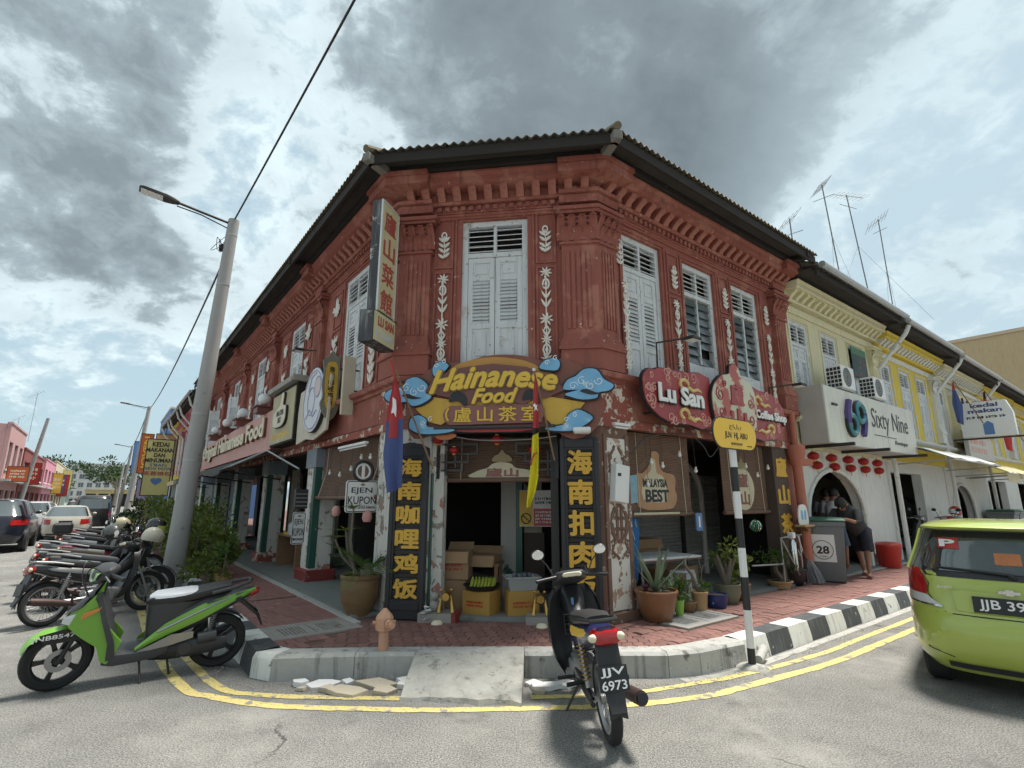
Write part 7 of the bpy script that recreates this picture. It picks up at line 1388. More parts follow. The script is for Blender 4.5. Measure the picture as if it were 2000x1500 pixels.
# ------------------------------------------------------------------ motorcycles: local x forward, y to the left, z up
def ringx(x,zc,w_,h,n=2.6,k=14,yc=0.0): return [(x,yc+w_*math.copysign(abs(math.cos(a))**(2/n),math.cos(a)),zc+h*math.copysign(abs(math.sin(a))**(2/n),math.sin(a))) for a in [6.2832*i/k for i in range(k)]]
def ringz(z,xc,hx,hy,n=2.6,k=14): return [(xc+hx*math.copysign(abs(math.cos(a))**(2/n),math.cos(a)),hy*math.copysign(abs(math.sin(a))**(2/n),math.sin(a)),z) for a in [6.2832*i/k for i in range(k)]]
def lx(*secs,n=2.6,k=14): return MB().loft([ringx(*s,n=n,k=k) for s in secs])
def lz(*secs,n=2.6,k=14): return MB().loft([ringz(*s,n=n,k=k) for s in secs])
def plate3(poly,y0,y1,M=None): return MB().prism(poly,y0,y1,M)
WHEELS={}
def wheel(parent,M,r,w_,spokes,rim=None,name='wheel',disc=True):
    """axis along y at the origin of M"""
    k=(r,w_,spokes,rim.name if rim else '')
    if k not in WHEELS:
        Rx=Matrix.Rotation(R_(90),4,'X');ty=MB().lathe([(r-.075,-w_*.38),(r-.03,-w_*.5),(r-.008,-w_*.34),(r,0),(r-.008,w_*.34),(r-.03,w_*.5),(r-.075,w_*.38),(r-.075,-w_*.38)],32,(0,0,0),Rx)
        rm=MB().lathe([(r-.074,-w_*.40),(r-.062,-w_*.40),(r-.062,w_*.40),(r-.074,w_*.40),(r-.092,w_*.15),(r-.092,-w_*.15),(r-.074,-w_*.40)],32,(0,0,0),Rx);hb=MB().cyl((0,-w_*.55,0),(0,w_*.55,0),.035,n=12)
        for i in range(spokes):
            a=6.2832*i/spokes
            if spokes>9: s=1 if i % 2 else -1;hb.tube([(.032*math.cos(a+.5),s*.02,.032*math.sin(a+.5)),((r-.08)*math.cos(a),0,(r-.08)*math.sin(a))],.0028,4)
            else: hb.loft([[(q*math.cos(a)+t_*math.sin(a)*ww,s,q*math.sin(a)-t_*math.cos(a)*ww) for t_,s in ((-1,-.012),(1,-.012),(1,.012),(-1,.012))] for q,ww in ((.02,.026),(r*.45,.017),(r-.08,.024))])
        dc=MB().lathe([(.05,.0),(.095,.0),(.095,.006),(.05,.006),(.05,0)],24,(0,w_*.55,0),Rx)
        WHEELS[k]=[ty.mesh('tyre'),rm.mesh('rim'),hb.mesh('hub'),dc.mesh('brake_disc')]
    me=WHEELS[k];t=link(name,me[0],m_rubber,parent,M);link('rim',me[1],rim or m_blackpl,t,M);link('hub',me[2],rim or m_blackpl,t,M)
    if disc: link('brake_disc',me[3],m_alu,t,M)
    return t
m_seat=surf('black vinyl seat',(.020,.020,.021),.55,var=.15);m_tail=surf('red lens',(.35,.012,.012),.15,var=.1,coat=.5);m_amb=surf('amber lens',(.60,.22,.03),.2,coat=.4);m_clear=surf('clear lens',(.55,.57,.58),.12,var=.15,coat=.6);m_np=surf('number plate black',(.012,.012,.014),.4);m_mir=surf('mirror glass',(.80,.82,.84),.03,1.0,var=0)
def paint(name,c,rough=.32): return surf(name,c,rough,var=.05,coat=.7)
def mirror(t,M,p,s,tilt=0): MB().tube([p,(p[0]+.02,p[1]+s*.05,p[2]+.10),(p[0]-.01,p[1]+s*.11,p[2]+.17)],.006,5).build('mirror_stem',m_blackpl,t,M);Mx=M@T(p[0]-.01,p[1]+s*.13,p[2]+.20,s*.15);o=MB().sphere((.012,0,0),.062,12,8,(.35,1,.72)).build('mirror',m_blackpl,t,Mx);MB().lathe([(.001,0),(.055,0),(.055,.004),(.001,.004)],16,(0,0,0),Matrix.Scale(.72,4,(0,0,1))@Matrix.Rotation(R_(-90),4,'Y')).build('glass',m_mir,o,Mx@T(-.013,0,0))
def num_plate(t,M,w_,h,rows,name='number_plate'):      # faces -x of M
    P=M@Matrix.Rotation(R_(-90),4,'Z');MB().box(-w_/2,w_/2,-.004,.004,-h/2,h/2).build(name,m_np,t,P);n=len(rows)
    for i,r in enumerate(rows): lettering(r,(-w_*.42,w_*.42,h/2-h*(i+.88)/n,h/2-h*(i+.14)/n),-.005,m_white,t,P,ext=.002,bold=.012)
def stand(t,M,x,s=1): MB().tube([(x,s*.07,.22),(x-.04,s*.22,.02),(x+.02,s*.25,.005)],.010,6).build('side_stand',m_dmetal,t,M)
def scooter(M,label,col,plate=None,group=None):
    t=thing('motor_scooter',M,label,'motor scooter',group);pc=paint('green scooter paint',col);wb_=.625;r=.262
    st_=M@T(wb_,0,r,R_(14));wheel(t,st_,r,.085,5);wheel(t,M@T(-wb_,0,r),r,.095,5,disc=False)
    for s in (-1,1): MB().tube([(.0,s*.062,0),(-.16,s*.062,.36)],.020,8).build('fork_leg',m_blackpl,t,st_)
    fe=MB();rows=[]
    for i in range(11): a=R_(28+125*i/10);rr=.30+.01*math.sin(i);rows.append([(rr*math.cos(a)+.0,y,rr*math.sin(a)-abs(y)*.45) for y in (-.075,-.055,0,.055,.075)])
    fe.loft(rows,False,False);fe.loft([[(p[0]*.985,p[1]*.95,p[2]*.985) for p in q] for q in rows][::-1],False,False);fo=fe.build('front_fender',pc,t,st_)
    MB().prism([(.24,.20),(.25,.165),(-.12,.165),(-.16,.25),(.0,.275),(.14,.258)],-.004,.004,Matrix.Rotation(R_(180),4,'Z')@T(0,0,0)).build('fender_panel',m_np,fo,st_@T(-.0,.078,0) )
    if plate: lettering(plate,(-.215,.085,.195,.242),-.006,m_white,fo,st_@T(-.005,.078,0)@Matrix.Rotation(R_(180),4,'Z') ,ext=.003,bold=.014)
    # front apron: green cowl over grey leg shield
    MB().loft([[(.60,-.03,.60),(.60,.03,.60),(.58,.05,.66),(.58,-.05,.66)],[(.56,-.10,.55),(.56,.10,.55),(.50,.12,.72),(.50,-.12,.72)],[(.46,-.155,.50),(.46,.155,.50),(.40,.165,.84),(.40,-.165,.84)],[(.40,-.15,.60),(.40,.15,.60),(.34,.10,.96),(.34,-.10,.96)]]).build('front_cowl',pc,t,M)
    MB().loft([[(.625,-.03,.645),(.625,.03,.645),(.60,.04,.672),(.60,-.04,.672)],[(.50,-.135,.735),(.50,.135,.735),(.48,.12,.785),(.48,-.12,.785)],[(.39,-.15,.90),(.39,.15,.90),(.36,.13,.945),(.36,-.13,.945)]]).build('cowl_stripe',m_grpl,t,M)
    for s in (-1,1):
        pl_=[(.40,.80),(.34,.66),(.25,.50),(.17,.40),(.20,.31),(.26,.22),(.31,.25),(.35,.38),(.44,.45),(.52,.52),(.57,.58),(.53,.68)]
        MB().prism(pl_,s*.135-.012,s*.135+.02*(s>0)+.008).build('side_cowl',pc,t,M)
        MB().loft([[(.635,s*.025,.575),(.63,s*.04,.605),(.61,s*.035,.635)],[(.56,s*.118,.575),(.55,s*.130,.63),(.535,s*.122,.675)],[(.49,s*.158,.615),(.485,s*.165,.655),(.475,s*.158,.695)]]).build('headlamp',m_clear,t,M)
        MB().loft([[(.488,s*.164,.625),(.482,s*.170,.655),(.472,s*.165,.69)],[(.36,s*.188,.705),(.355,s*.192,.72),(.35,s*.188,.735)]]).build('indicator',m_amb,t,M)
    MB().loft([[(.40,-.18,.84),(.40,.18,.84),(.36,.17,.85),(.36,-.17,.85)],[(.33,-.20,.60),(.33,.20,.60),(.29,.19,.60),(.29,-.19,.60)],[(.27,-.19,.40),(.27,.19,.40),(.22,.18,.40),(.22,-.18,.40)],[(.27,-.17,.25),(.27,.17,.25),(.20,.17,.25),(.20,-.17,.25)]]).build('leg_shield',m_grpl,t,M)
    lx((.30,.25,.14,.06),(.22,.245,.175,.065),(.05,.25,.18,.06),(-.10,.265,.17,.06),(-.2,.29,.14,.06),n=4).build('floor_board',m_grpl,t,M)
    lz((.26,-.13,.14,.12),(.42,-.15,.15,.13),(.58,-.16,.17,.135),(.70,-.24,.26,.135),n=3).build('under_seat',m_grpl,t,M)
    lx((-.02,.45,.10,.12),(-.25,.52,.135,.16),(-.5,.60,.14,.14),(-.75,.685,.11,.07),(-.92,.735,.04,.03)).build('rear_body',m_grpl,t,M)
    for s in (-1,1):
        MB().loft([[(.06,s*.15,.30),(.06,s*.16,.315),(.06,s*.145,.33)],[(-.16,s*.145,.40),(-.16,s*.16,.46),(-.16,s*.14,.52)],[(-.45,s*.145,.52),(-.45,s*.155,.60),(-.45,s*.13,.665)],[(-.72,s*.115,.655),(-.72,s*.12,.695),(-.72,s*.10,.73)],[(-.93,s*.04,.735),(-.93,s*.045,.755),(-.93,s*.03,.765)]]).build('side_panel',pc,t,M)
        MB().loft([[(-.10,s*.160,.44),(-.10,s*.168,.452),(-.10,s*.160,.465)],[(-.45,s*.157,.60),(-.45,s*.162,.61),(-.45,s*.155,.62)],[(-.70,s*.122,.70),(-.70,s*.125,.706),(-.70,s*.119,.712)]]).build('stripe',m_alu,t,M)
        MB().loft([[(.04,s*.165,.285),(.04,s*.172,.30)],[(-.22,s*.165,.32),(-.22,s*.17,.42)],[(-.40,s*.15,.36),(-.40,s*.155,.42)]],False,False).build('silver_panel',m_alu,t,M)
    st2=lx((.02,.70,.06,.02),(-.04,.72,.125,.045),(-.2,.725,.145,.05),(-.38,.745,.14,.05),(-.6,.79,.12,.04),(-.70,.80,.08,.02),n=3).build('seat',m_seat,t,M)
    lx((.0,.728,.05,.022),(-.05,.745,.118,.034),(-.2,.755,.138,.034),(-.34,.765,.132,.034),(-.42,.772,.10,.025),n=3).build('seat_cover',surf('silver bubble wrap',(.66,.67,.70),.35,.3,var=.15,bump=.6,bs=55),st2,M)
    MB().tube([(-.52,.13,.76),(-.72,.12,.80),(-.86,.07,.83),(-.88,0,.835),(-.86,-.07,.83),(-.72,-.12,.80),(-.52,-.13,.76)],.018,8).build('grab_rail',m_grpl,t,M)
    lx((-.88,.70,.07,.035),(-.95,.72,.05,.03),(-.97,.73,.02,.02)).build('tail_lamp',m_tail,t,M);MB().loft([[(-.80,-.07,.66),(-.80,.07,.66),(-.78,.07,.64),(-.78,-.07,.64)],[(-.98,-.07,.50),(-.98,.07,.50),(-.96,.07,.48),(-.96,-.07,.48)],[(-1.03,-.06,.38),(-1.03,.06,.38),(-1.015,.06,.37),(-1.015,-.06,.37)]]).build('rear_fender',m_blackpl,t,M);num_plate(t,M@T(-.96,0,.54,0,0,R_(25)),.17,.13,[plate[:3],plate[3:]] if plate else [])
    rows=[[(-wb_+.285*math.cos(a),y,r+.285*math.sin(a)) for y in (-.06,0,.06)] for a in [R_(50+90*i/6) for i in range(7)]];MB().loft(rows,False,False).build('hugger',m_blackpl,t,M)
    # engine
    lx((-.05,.22,.07,.06),(-.18,.24,.12,.09),(-.32,.24,.12,.09),n=3).build('engine',m_blackpl,t,M);lx((-.28,.25,.03,.07),(-.36,.26,.05,.085),(-.58,.265,.05,.075),(-.70,.27,.04,.06),n=3,k=14).build('belt_case',surf('engine casing',(.05,.052,.058),.4,.4,var=.2),t,M@T(0,.095,0));MB().cyl((-.44,.14,.345),(-.60,.14,.36),.055,n=12).build('air_box',m_grpl,t,M);MB().cyl((-.34,.15,.27),(-.34,.165,.27),.055,n=16).build('case_cap',m_grpl,t,M)
    sh=MB();[sh.tube([(-.53-.004*k_+.026*math.cos(a),.105+.026*math.sin(a),.38+.02*k_+.02*a/6.28) for a in [6.28*q/8 for q in range(8)]],.005,4) for k_ in range(9)];stuff(sh.build('shock_spring',m_alu,t,M));MB().cyl((-.55,.105,.30),(-.51,.105,.62),.014,n=8).build('shock',m_chrome,t,M)
    MB().tube([(-.1,-.1,.2),(-.3,-.13,.2),(-.45,-.14,.25),(-.85,-.15,.36)],[.02,.02,.05,.05],10).build('exhaust',m_grpl,t,M);stand(t,M,.02);MB().tube([(-.2,.06,.2),(-.24,.10,.03)],.012,6).build('centre_stand',m_dmetal,t,M)
    # handlebar
    Mh_=M@T(.37,0,.98,R_(14));lx((.10,-.02,.05,.03),(.07,.0,.13,.06),(0,.03,.17,.06),(-.06,.05,.12,.045),(-.10,.05,.05,.02),n=3).build('handlebar_cover',m_grpl,t,Mh_);MB().loft([[(.112,-.04,-.05),(.112,.04,-.05),(.10,.05,-.03),(.10,-.05,-.03)],[(.095,-.13,-.02),(.095,.13,-.02),(.085,.15,.03),(.085,-.15,.03)],[(.07,-.12,.03),(.07,.12,.03),(.05,.12,.05),(.05,-.12,.05)]]).build('handlebar_front',pc,t,Mh_)
    for s in (-1,1): MB().cyl((-.02,s*.15,.02),(-.08,s*.34,.01),.018,n=10).build('grip',m_blackpl,t,Mh_);MB().tube([(.03,s*.18,.02),(.02,s*.32,.0)],.006,5).build('lever',m_alu,t,Mh_)
    MB().tube([(.0,0,-.05),(.05,0,-.35)],.04,8).build('steering_head',m_blackpl,t,Mh_)
    for s in (-1,1): MB().tube([tuple(p) for p in smooth([Vector((.03,s*.18,.03)),Vector((.13,s*.15,.10)),Vector((.16,s*.08,-.02)),Vector((.10,s*.06,-.20))],6)],.005,5).build('cable',m_blackpl,t,Mh_)
    return t
def underbone(M,label,col,plate=(),group='motorcycles parked along the left kerb',full=True,name='motorcycle',seatc=None,accent=None,mirrors=True,spokes=28):
    t=thing(name,M,label,'motorcycle',group);pc=paint('motorcycle paint %.2f %.2f %.2f' % col,col);wb_=.62;r=.285;ac=accent or m_alu
    wheel(t,M@T(wb_,0,r),r,.07,spokes,m_alu if spokes>9 else m_blackpl);wheel(t,M@T(-wb_,0,r),r,.08,spokes,m_alu if spokes>9 else m_blackpl,disc=False)
    for s in (-1,1): MB().tube([(wb_,s*.06,r),(wb_-.20,s*.06,.80)],.018,8).build('fork_leg',m_alu,t,M);MB().tube([(-.15,s*.09,.30),(-wb_,s*.085,r)],.022,6).build('swing_arm',m_alu,t,M);MB().cyl((-.52,s*.105,.33),(-.42,s*.115,.66),.016,n=8).build('shock',m_alu,t,M);sh=MB();[sh.tube([(-.505+.009*k_+.03*math.cos(a),s*(.107+.0008*k_)+.03*math.sin(a),.38+.026*k_+.02*a/6.28) for a in [6.28*q/8 for q in range(8)]],.006,4) for k_ in range(9)];stuff(sh.build('shock_spring',m_brass if full else m_alu,t,M))
    rows=[[(wb_+.315*math.cos(a),y,r+.315*math.sin(a)-abs(y)*.4) for y in (-.06,0,.06)] for a in [R_(10+140*i/8) for i in range(9)]];MB().loft(rows,False,False).build('front_fender',pc,t,M)
    rows=[[(-wb_+.325*math.cos(a),y,r+.325*math.sin(a)-abs(y)*.4) for y in (-.06,0,.06)] for a in [R_(80+100*i/8) for i in range(9)]];MB().loft(rows,False,False).build('rear_fender',m_blackpl,t,M)
    # leg shields, centre spine, engine
    for s in (-1,1): MB().loft([[(x0,s*.06,z),(x0-.015,s*.14,z),(x0-.05,s*w_,z-.01),(x0-.13,s*(w_+.012),z-.02),(x0-.05,s*(w_+.02),z-.01),(x0+.01,s*.14,z+.01)] for x0,z,w_ in ((.48,.88,.15),(.46,.80,.20),(.43,.66,.23),(.37,.48,.235),(.30,.34,.21),(.25,.25,.16))],False,False).build('leg_shield',pc,t,M)
    lx((.50,.82,.08,.10),(.40,.76,.11,.12),(.20,.60,.07,.08),(.0,.54,.07,.08),(-.12,.56,.10,.10),n=3).build('spine',m_blackpl,t,M);lx((.30,.28,.09,.09),(.15,.30,.11,.11),(-.05,.30,.12,.12),(-.2,.30,.09,.09),n=4).build('engine',m_alu,t,M);MB().cyl((.05,.10,.30),(.05,.135,.30),.08,n=16).build('engine_cover',m_alu,t,M);MB().cyl((.05,-.135,.30),(.05,-.10,.30),.09,n=16).build('engine_cover',m_alu,t,M)
    # tail
    lx((-.05,.58,.08,.10),(-.25,.62,.13,.11),(-.50,.68,.13,.09),(-.72,.735,.10,.06),(-.84,.76,.06,.04),n=3).build('rear_body',pc,t,M)
    lx((.12,.64,.05,.02),(.06,.69,.10,.05),(-.10,.72,.125,.055),(-.30,.75,.13,.055),(-.50,.79,.12,.05),(-.66,.81,.09,.03),n=3).build('seat',seatc or m_seat,t,M)
    MB().tube([(-.40,.13,.76),(-.62,.13,.81),(-.80,.09,.835),(-.83,0,.84),(-.80,-.09,.835),(-.62,-.13,.81),(-.40,-.13,.76)],.016,8).build('grab_rail',m_blackpl if full else m_alu,t,M)
    MB().loft([ringx(-.80,.745,.11,.05),ringx(-.86,.735,.10,.045),ringx(-.875,.73,.06,.025)]).build('tail_lamp',m_tail,t,M)
    for s in (-1,1): MB().sphere((-.855,s*.095,.74),.035,10,6,(.6,1,.8)).build('indicator',m_crml,t,M);MB().loft([[(-.15,s*.128,.60),(-.15,s*.138,.64),(-.15,s*.128,.68)],[(-.55,s*.132,.68),(-.55,s*.138,.71),(-.55,s*.125,.74)],[(-.82,s*.06,.76),(-.82,s*.065,.77),(-.82,s*.05,.78)]]).build('stripe',ac,t,M)
    MB().loft([[(-.82,-.08,.70),(-.82,.08,.70),(-.80,.08,.69),(-.80,-.08,.69)],[(-.87,-.08,.56),(-.87,.08,.56),(-.85,.08,.55),(-.85,-.08,.55)],[(-.93,-.06,.38),(-.93,.06,.38),(-.91,.06,.37),(-.91,-.06,.37)],[(-.97,-.05,.31),(-.97,.05,.31),(-.95,.05,.30),(-.95,-.05,.30)]]).build('mudguard',m_blackpl,t,M);num_plate(t,M@T(-.915,0,.50,0,0,R_(12)),.20,.15,plate)
    MB().tube([(.2,-.10,.18),(-.1,-.13,.17),(-.35,-.15,.24),(-.62,-.17,.30),(-.86,-.185,.34)],[.016,.018,.035,.048,.048],12).build('exhaust',surf('rusty exhaust',(.09,.06,.055),.5,.5,var=.3),t,M);MB().cyl((-.855,-.185,.34),(-.885,-.187,.345),.036,n=12).build('exhaust_tip',m_blk,t,M)
    stand(t,M,.0);[MB().tube([(-.02,s*.10,.26),(-.02,s*.26,.26)],.014,6).build('foot_peg',m_rubber,t,M) for s in (-1,1)];[MB().tube([(-.35,s*.10,.32),(-.38,s*.24,.32)],.016,6).build('foot_peg',m_rubber,t,M) for s in (-1,1)];MB().tube([(-.62,.10,.285),(-.05,.10,.33),(-.05,.10,.25),(-.62,.10,.25)],.02,6,True,True).build('chain_case',m_blackpl,t,M)
    Mh_=M@T(.34,0,.95);lx((.15,-.03,.05,.04),(.11,-.01,.11,.06),(.03,.02,.155,.055),(-.05,.045,.13,.04),(-.09,.05,.06,.02),n=3).build('handlebar_cover',m_grpl if full else pc,t,Mh_);lx((-.085,.05,.09,.022),(-.098,.055,.075,.014),n=3).build('gauge',m_crml,t,Mh_);MB().sphere((.12,0,-.01),.07,12,8,(.5,1.2,.8)).build('headlamp',m_clear,t,Mh_)
    for s in (-1,1):
        MB().cyl((-.02,s*.14,.03),(-.09,s*.33,.02),.016,n=10).build('grip',m_blackpl,t,Mh_);MB().tube([(.02,s*.17,.03),(-.02,s*.30,.02)],.006,5).build('lever',m_alu,t,Mh_)
        if mirrors: mirror(t,Mh_,(-.02,s*.16,.04),s)
    for s in (-1,1): MB().tube([tuple(p) for p in smooth([Vector((.02,s*.17,.03)),Vector((.14,s*.15,.08)),Vector((.17,s*.08,-.06)),Vector((.08,s*.05,-.22))],6)],.005,5).build('cable',m_blackpl,t,Mh_)
    if full:
        bk2=MB()
        for z in (.52,.60,.68): bk2.tube([(.36,-.10,z),(.36,.10,z),(.22,.12,z),(.22,-.12,z)],.005,5,True,True)
        for a,b in ((.36,-.1),(.36,0),(.36,.1),(.22,-.12),(.22,0),(.22,.12),(.29,.11),(.29,-.11)): bk2.tube([(a,b,.52),(a,b,.68)],.004,4)
        bk2.build('basket',m_dmetal,t,M);MB().tube([(.28,.02,.80),(.27,.02,.70)],.012,6).build('key_tag',m_blue,t,M)
    return t
def place(x,y,head,lean=0,z=0): return T(x,y,z,head)@Matrix.Rotation(lean,4,'X')
hd=math.atan2(5.08-5.75,-4.08+3.04);scooter(place(-3.56,5.42,hd,R_(-7)),'bright green scooter with a silver seat cover parked at the kerb corner',(.15,.36,.025),'JNB8547')
bike=underbone(place(.655,4.68,R_(94),R_(-5.5)),'black and blue motorcycle standing in front of the entrance ramp',(.022,.026,.10),('JJV','6973'),accent=m_goldl,group=None)
blue_=paint('indigo plastic',(.035,.045,.16));
for ch in list(bike.children):
    if ch.name.startswith('leg_shield'): ch.data.materials[0]=m_blackpl
# the row on the left: rears towards the road
hk = math.atan2(-FL[1][1], -FL[0][1])      # heading square to the kerb, towards the house
hk=math.atan2(FL[1][1],FL[0][1])
def lpos(u,off,d=0): p=FL@Vector((-u,-off,0));return p.x,p.y
rowb=[(3.35,2.85,.30,(.02,.021,.024),'black motorcycle right behind the green scooter',('JKW','2247'),None),(4.25,2.95,.05,(.028,.028,.03),'dark motorcycle with a long grey seat under the white helmet',('JQM','118'),surf('grey vinyl seat',(.09,.09,.095),.5)),(5.6,2.9,.02,(.03,.026,.028),'dark motorcycle with worn seat behind the white helmet',('JPK','902'),surf('worn seat',(.06,.05,.03),.8,var=.6,vs_=12)),(6.9,2.95,.1,(.20,.02,.06),'dark motorcycle with magenta fairing in the parked row',('JRX','71'),None),(8.2,3.0,-.02,(.10,.105,.11),'silver grey motorcycle in the parked row',('JCE','5310'),None),(9.6,3.0,.06,(.03,.03,.032),'black motorcycle with cream helmet in the parked row',('JGT','88'),None),(11.2,3.0,0,(.02,.02,.022),'black motorcycle with a top box in the parked row',('JFA','4'),None),(13.2,3.0,.05,(.30,.02,.02),'red motorcycle at the far end of the parked row',('JDH','63'),None)]
for i,(u,o,dh,c,lb,pl_,sc_) in enumerate(rowb): x,y=lpos((3.35,4.3,5.6,6.7,8.1,9.6,11.4,13.6)[i],o+(.1,-.1,.15,-.15,.2,-.05,.1,0)[i]);underbone(place(x,y,hk+dh+(.12,-.14,.2,-.1,.22,-.2,.1,-.1)[i],R_((-7,-9,-6,-8,-5,-9,-7,-8)[i])),lb,c,(),full=False,seatc=sc_,accent=(m_alu,m_alu,m_goldl,m_alu)[i % 4],spokes=5 if i % 3 else 28)
bxp=FL@Vector((-11.35,-3.85,0));tag(MB().box(-.2,.2,-.2,.2,.82,1.08,.05).build('top_box',m_blackpl,None,T(bxp.x,bxp.y,0,hk)),'black top box on the back of a parked motorcycle','box')
# helmets
def helmet(M,mat,label,visor=None):
    t=thing('helmet',M,label,'helmet','helmets on the parked motorcycles');sh=MB();rings=[]
    for i in range(9): a=R_(-28+118*i/8);rings.append([(.155*math.cos(a)*math.cos(b)*(1.12 if math.cos(b)>0 else 1.05),.125*math.cos(a)*math.sin(b),.145*math.sin(a)-(.035*max(0,-math.cos(b)) if i<3 else 0)) for b in [6.2832*k/20 for k in range(20)]])
    sh.loft(rings,True,True);sh.build('shell',mat,t,M);MB().loft([[(.165*math.cos(b)*1.0,.128*math.sin(b),z) for b in [R_(-75+150*k/10) for k in range(11)]] for z in (-.06,-.03,.03,.05)],False,False).build('visor',visor or m_clear,t,M@T(.012,0,.0,0,0,R_(-6)));MB().tube([(0,.11,-.05),(.03,.05,-.14),(.03,-.05,-.14),(0,-.11,-.05)],.008,5).build('strap',m_blackpl,t,M)
m_hw=surf('cream helmet',(.66,.62,.50),.35,var=.08,coat=.4,wear=((.45,.4,.3),.68,8,.1));m_hk=surf('black helmet',(.02,.02,.022),.25,coat=.6);m_hg=surf('grey helmet',(.075,.08,.075),.4,coat=.3);m_hc=surf('ivory helmet',(.60,.54,.36),.4,coat=.3)
def hpos(u,o,z,rz,M_=None): p=FL@Vector((-u,-o,0));return T(p.x,p.y,z,rz,R_(12),R_(20))
helmet(hpos(4.3,2.35,1.06,hk+.4),m_hw,'large cream helmet hung on the nearest dark motorcycle',surf('yellowed visor',(.58,.54,.38),.2));helmet(hpos(5.4,2.25,1.18,hk-.3),m_hk,'black helmet with a yellow visor beside the lamp post',surf('yellow visor',(.55,.60,.10),.15));helmet(hpos(6.0,2.9,1.06,hk+2.4),m_hg,'grey helmet resting on a motorcycle seat',m_hg);helmet(hpos(8.6,2.7,1.12,hk),m_hc,'ivory helmet farther along the parked row',m_hk)
# background scooters on the right
underbone(T(*(FRr@Vector((11.9,.35,.23)))[:3],R_(-60)),'dark motorcycle parked under the yellow house',(.03,.03,.032),(),group=None,full=False,spokes=5)
rsx=underbone(T(*(FRr@Vector((13.6,-.35,.2)))[:3],R_(205)),'red and white motorcycle parked beyond the dark one',(.36,.02,.022),(),group=None,full=False,accent=m_white);helmet(T(*(FRr@Vector((13.4,-.45,1.35)))[:3],R_(200)),m_red2,'red helmet on the red and white motorcycle')
# ------------------------------------------------------------------ cars: x forward, rear bumper at x=0
def plan(z,xr,xf,hw,n=5.0,k=48):
    c,a=(xr+xf)/2,(xf-xr)/2;return [(c+a*math.copysign(abs(math.cos(t_))**(2/n),math.cos(t_)),hw*math.copysign(abs(math.sin(t_))**(2/n),math.sin(t_)),z) for t_ in [6.2832*i/k for i in range(k)]]
def car(M,label,col,prof,glass,wheels,group='cars down the left street',plate=('JKL 2041',),lampz=(.72,.98),lampy=(.52,.80),detail=False,name='car',lampmat=None):
    """prof: (z, rear x, front x, half width, squareness); glass: index range of prof that is glazed"""
    t=thing(name,M,label,'car',group);pc=paint('car paint %.2f %.2f %.2f' % col,col,.28);g0,g1=glass
    rg_=[plan(p[0],p[1],p[2],p[3],p[4] if len(p)>4 else 5.0) for p in prof]
    MB().loft(rg_[:g0+1],True,False).build('body',pc,t,M,50);MB().loft(rg_[g0:g1+1],True,False).build('glazing',m_glass,t,M,50);MB().loft(rg_[g1:],True,True).build('roof',pc,t,M,50)
    zs=[p[0] for p in prof]
    def at(z):
        for a,b in zip(prof[:-1],prof[1:]):
            if a[0]<=z<=b[0]: f=(z-a[0])/max(1e-6,b[0]-a[0]);return [a[i]+(b[i]-a[i])*f for i in (1,2,3)]+[a[4] if len(a)>4 else 5.0]
        return [prof[-1][1],prof[-1][2],prof[-1][3],5.0]
    def rear(z,y,e=.008):
        xr,xf,hw,n=at(z);c,a=(xr+xf)/2,(xf-xr)/2;return (c-a*(max(0,1-(min(abs(y),hw*.999)/hw)**n))**(1/n)-e,y,z)
    def front(z,y,e=.008): p=rear(z,y,0);xr,xf,hw,n=at(z);return (xr+xf-p[0]+e,y,z)
    def patch(nm, mat, yz, e=.008, par=None, fn=rear):      # yz: rows of (z, y0, y1)
        rows=[[fn(z,y0+(y1-y0)*k/12,e) for k in range(13)] for z,y0,y1 in yz];return MB().loft(rows,False,False).build(nm,mat,par or t,M)
    for s in (-1,1):
        # body-coloured pillars over the glazing
        for f0,f1,k in ((.0,.10,0),(.42,.48,1),(.90,1.0,2)):
            rows=[]
            for i in range(g0,g1+1): z,xr,xf,hw=prof[i][:4];rows.append([(xr+(xf-xr)*q,s*(hw+.006)*(1 if .06<q<.94 else .93),z) for q in (f0+.02,f1-.02)])
            MB().loft(rows,False,False).build('pillar',pc if k != 1 else m_blackpl,t,M)
        for x in wheels[:2]: wheel_car(t,M@T(x,s*(prof[2][3]-.10),wheels[2]),wheels[2],s);MB().lathe([(wheels[2]+.035,-.05),(wheels[2]+.04,.03),(.05,.03)],28,(x,s*(prof[2][3]-.02),wheels[2]),Matrix.Rotation(R_(-90*s),4,'X')).build('wheel_arch',m_blk,t,M)
        patch('tail_lamp',lampmat or m_tail,[(z,s*lampy[0],s*lampy[1]) for z in (lampz[0],(lampz[0]+lampz[1])/2,lampz[1])],.012);patch('headlamp',m_clear,[(z,s*(prof[2][3]-.42),s*(prof[2][3]-.06)) for z in (.62,.70,.78)],.012,None,front)
        MB().sphere((prof[g0][2]*.72,s*(prof[g0][3]+.10),prof[g0][0]+.08),.09,10,6,(.6,1,.7)).build('mirror',pc,t,M)
    zt=prof[g0+1][0] if len(prof)>g0+1 else 1
    num_plate(t,M@T(rear((lampz[0]+lampz[1])/2-.02,0,.014)[0],0,(lampz[0]+lampz[1])/2-.02),.44,.13,plate);patch('bumper_insert',m_grpl,[(z,-prof[1][3]*.8,prof[1][3]*.8) for z in (prof[0][0]+.02,prof[0][0]+.10)],.006)
    return t,patch,rear
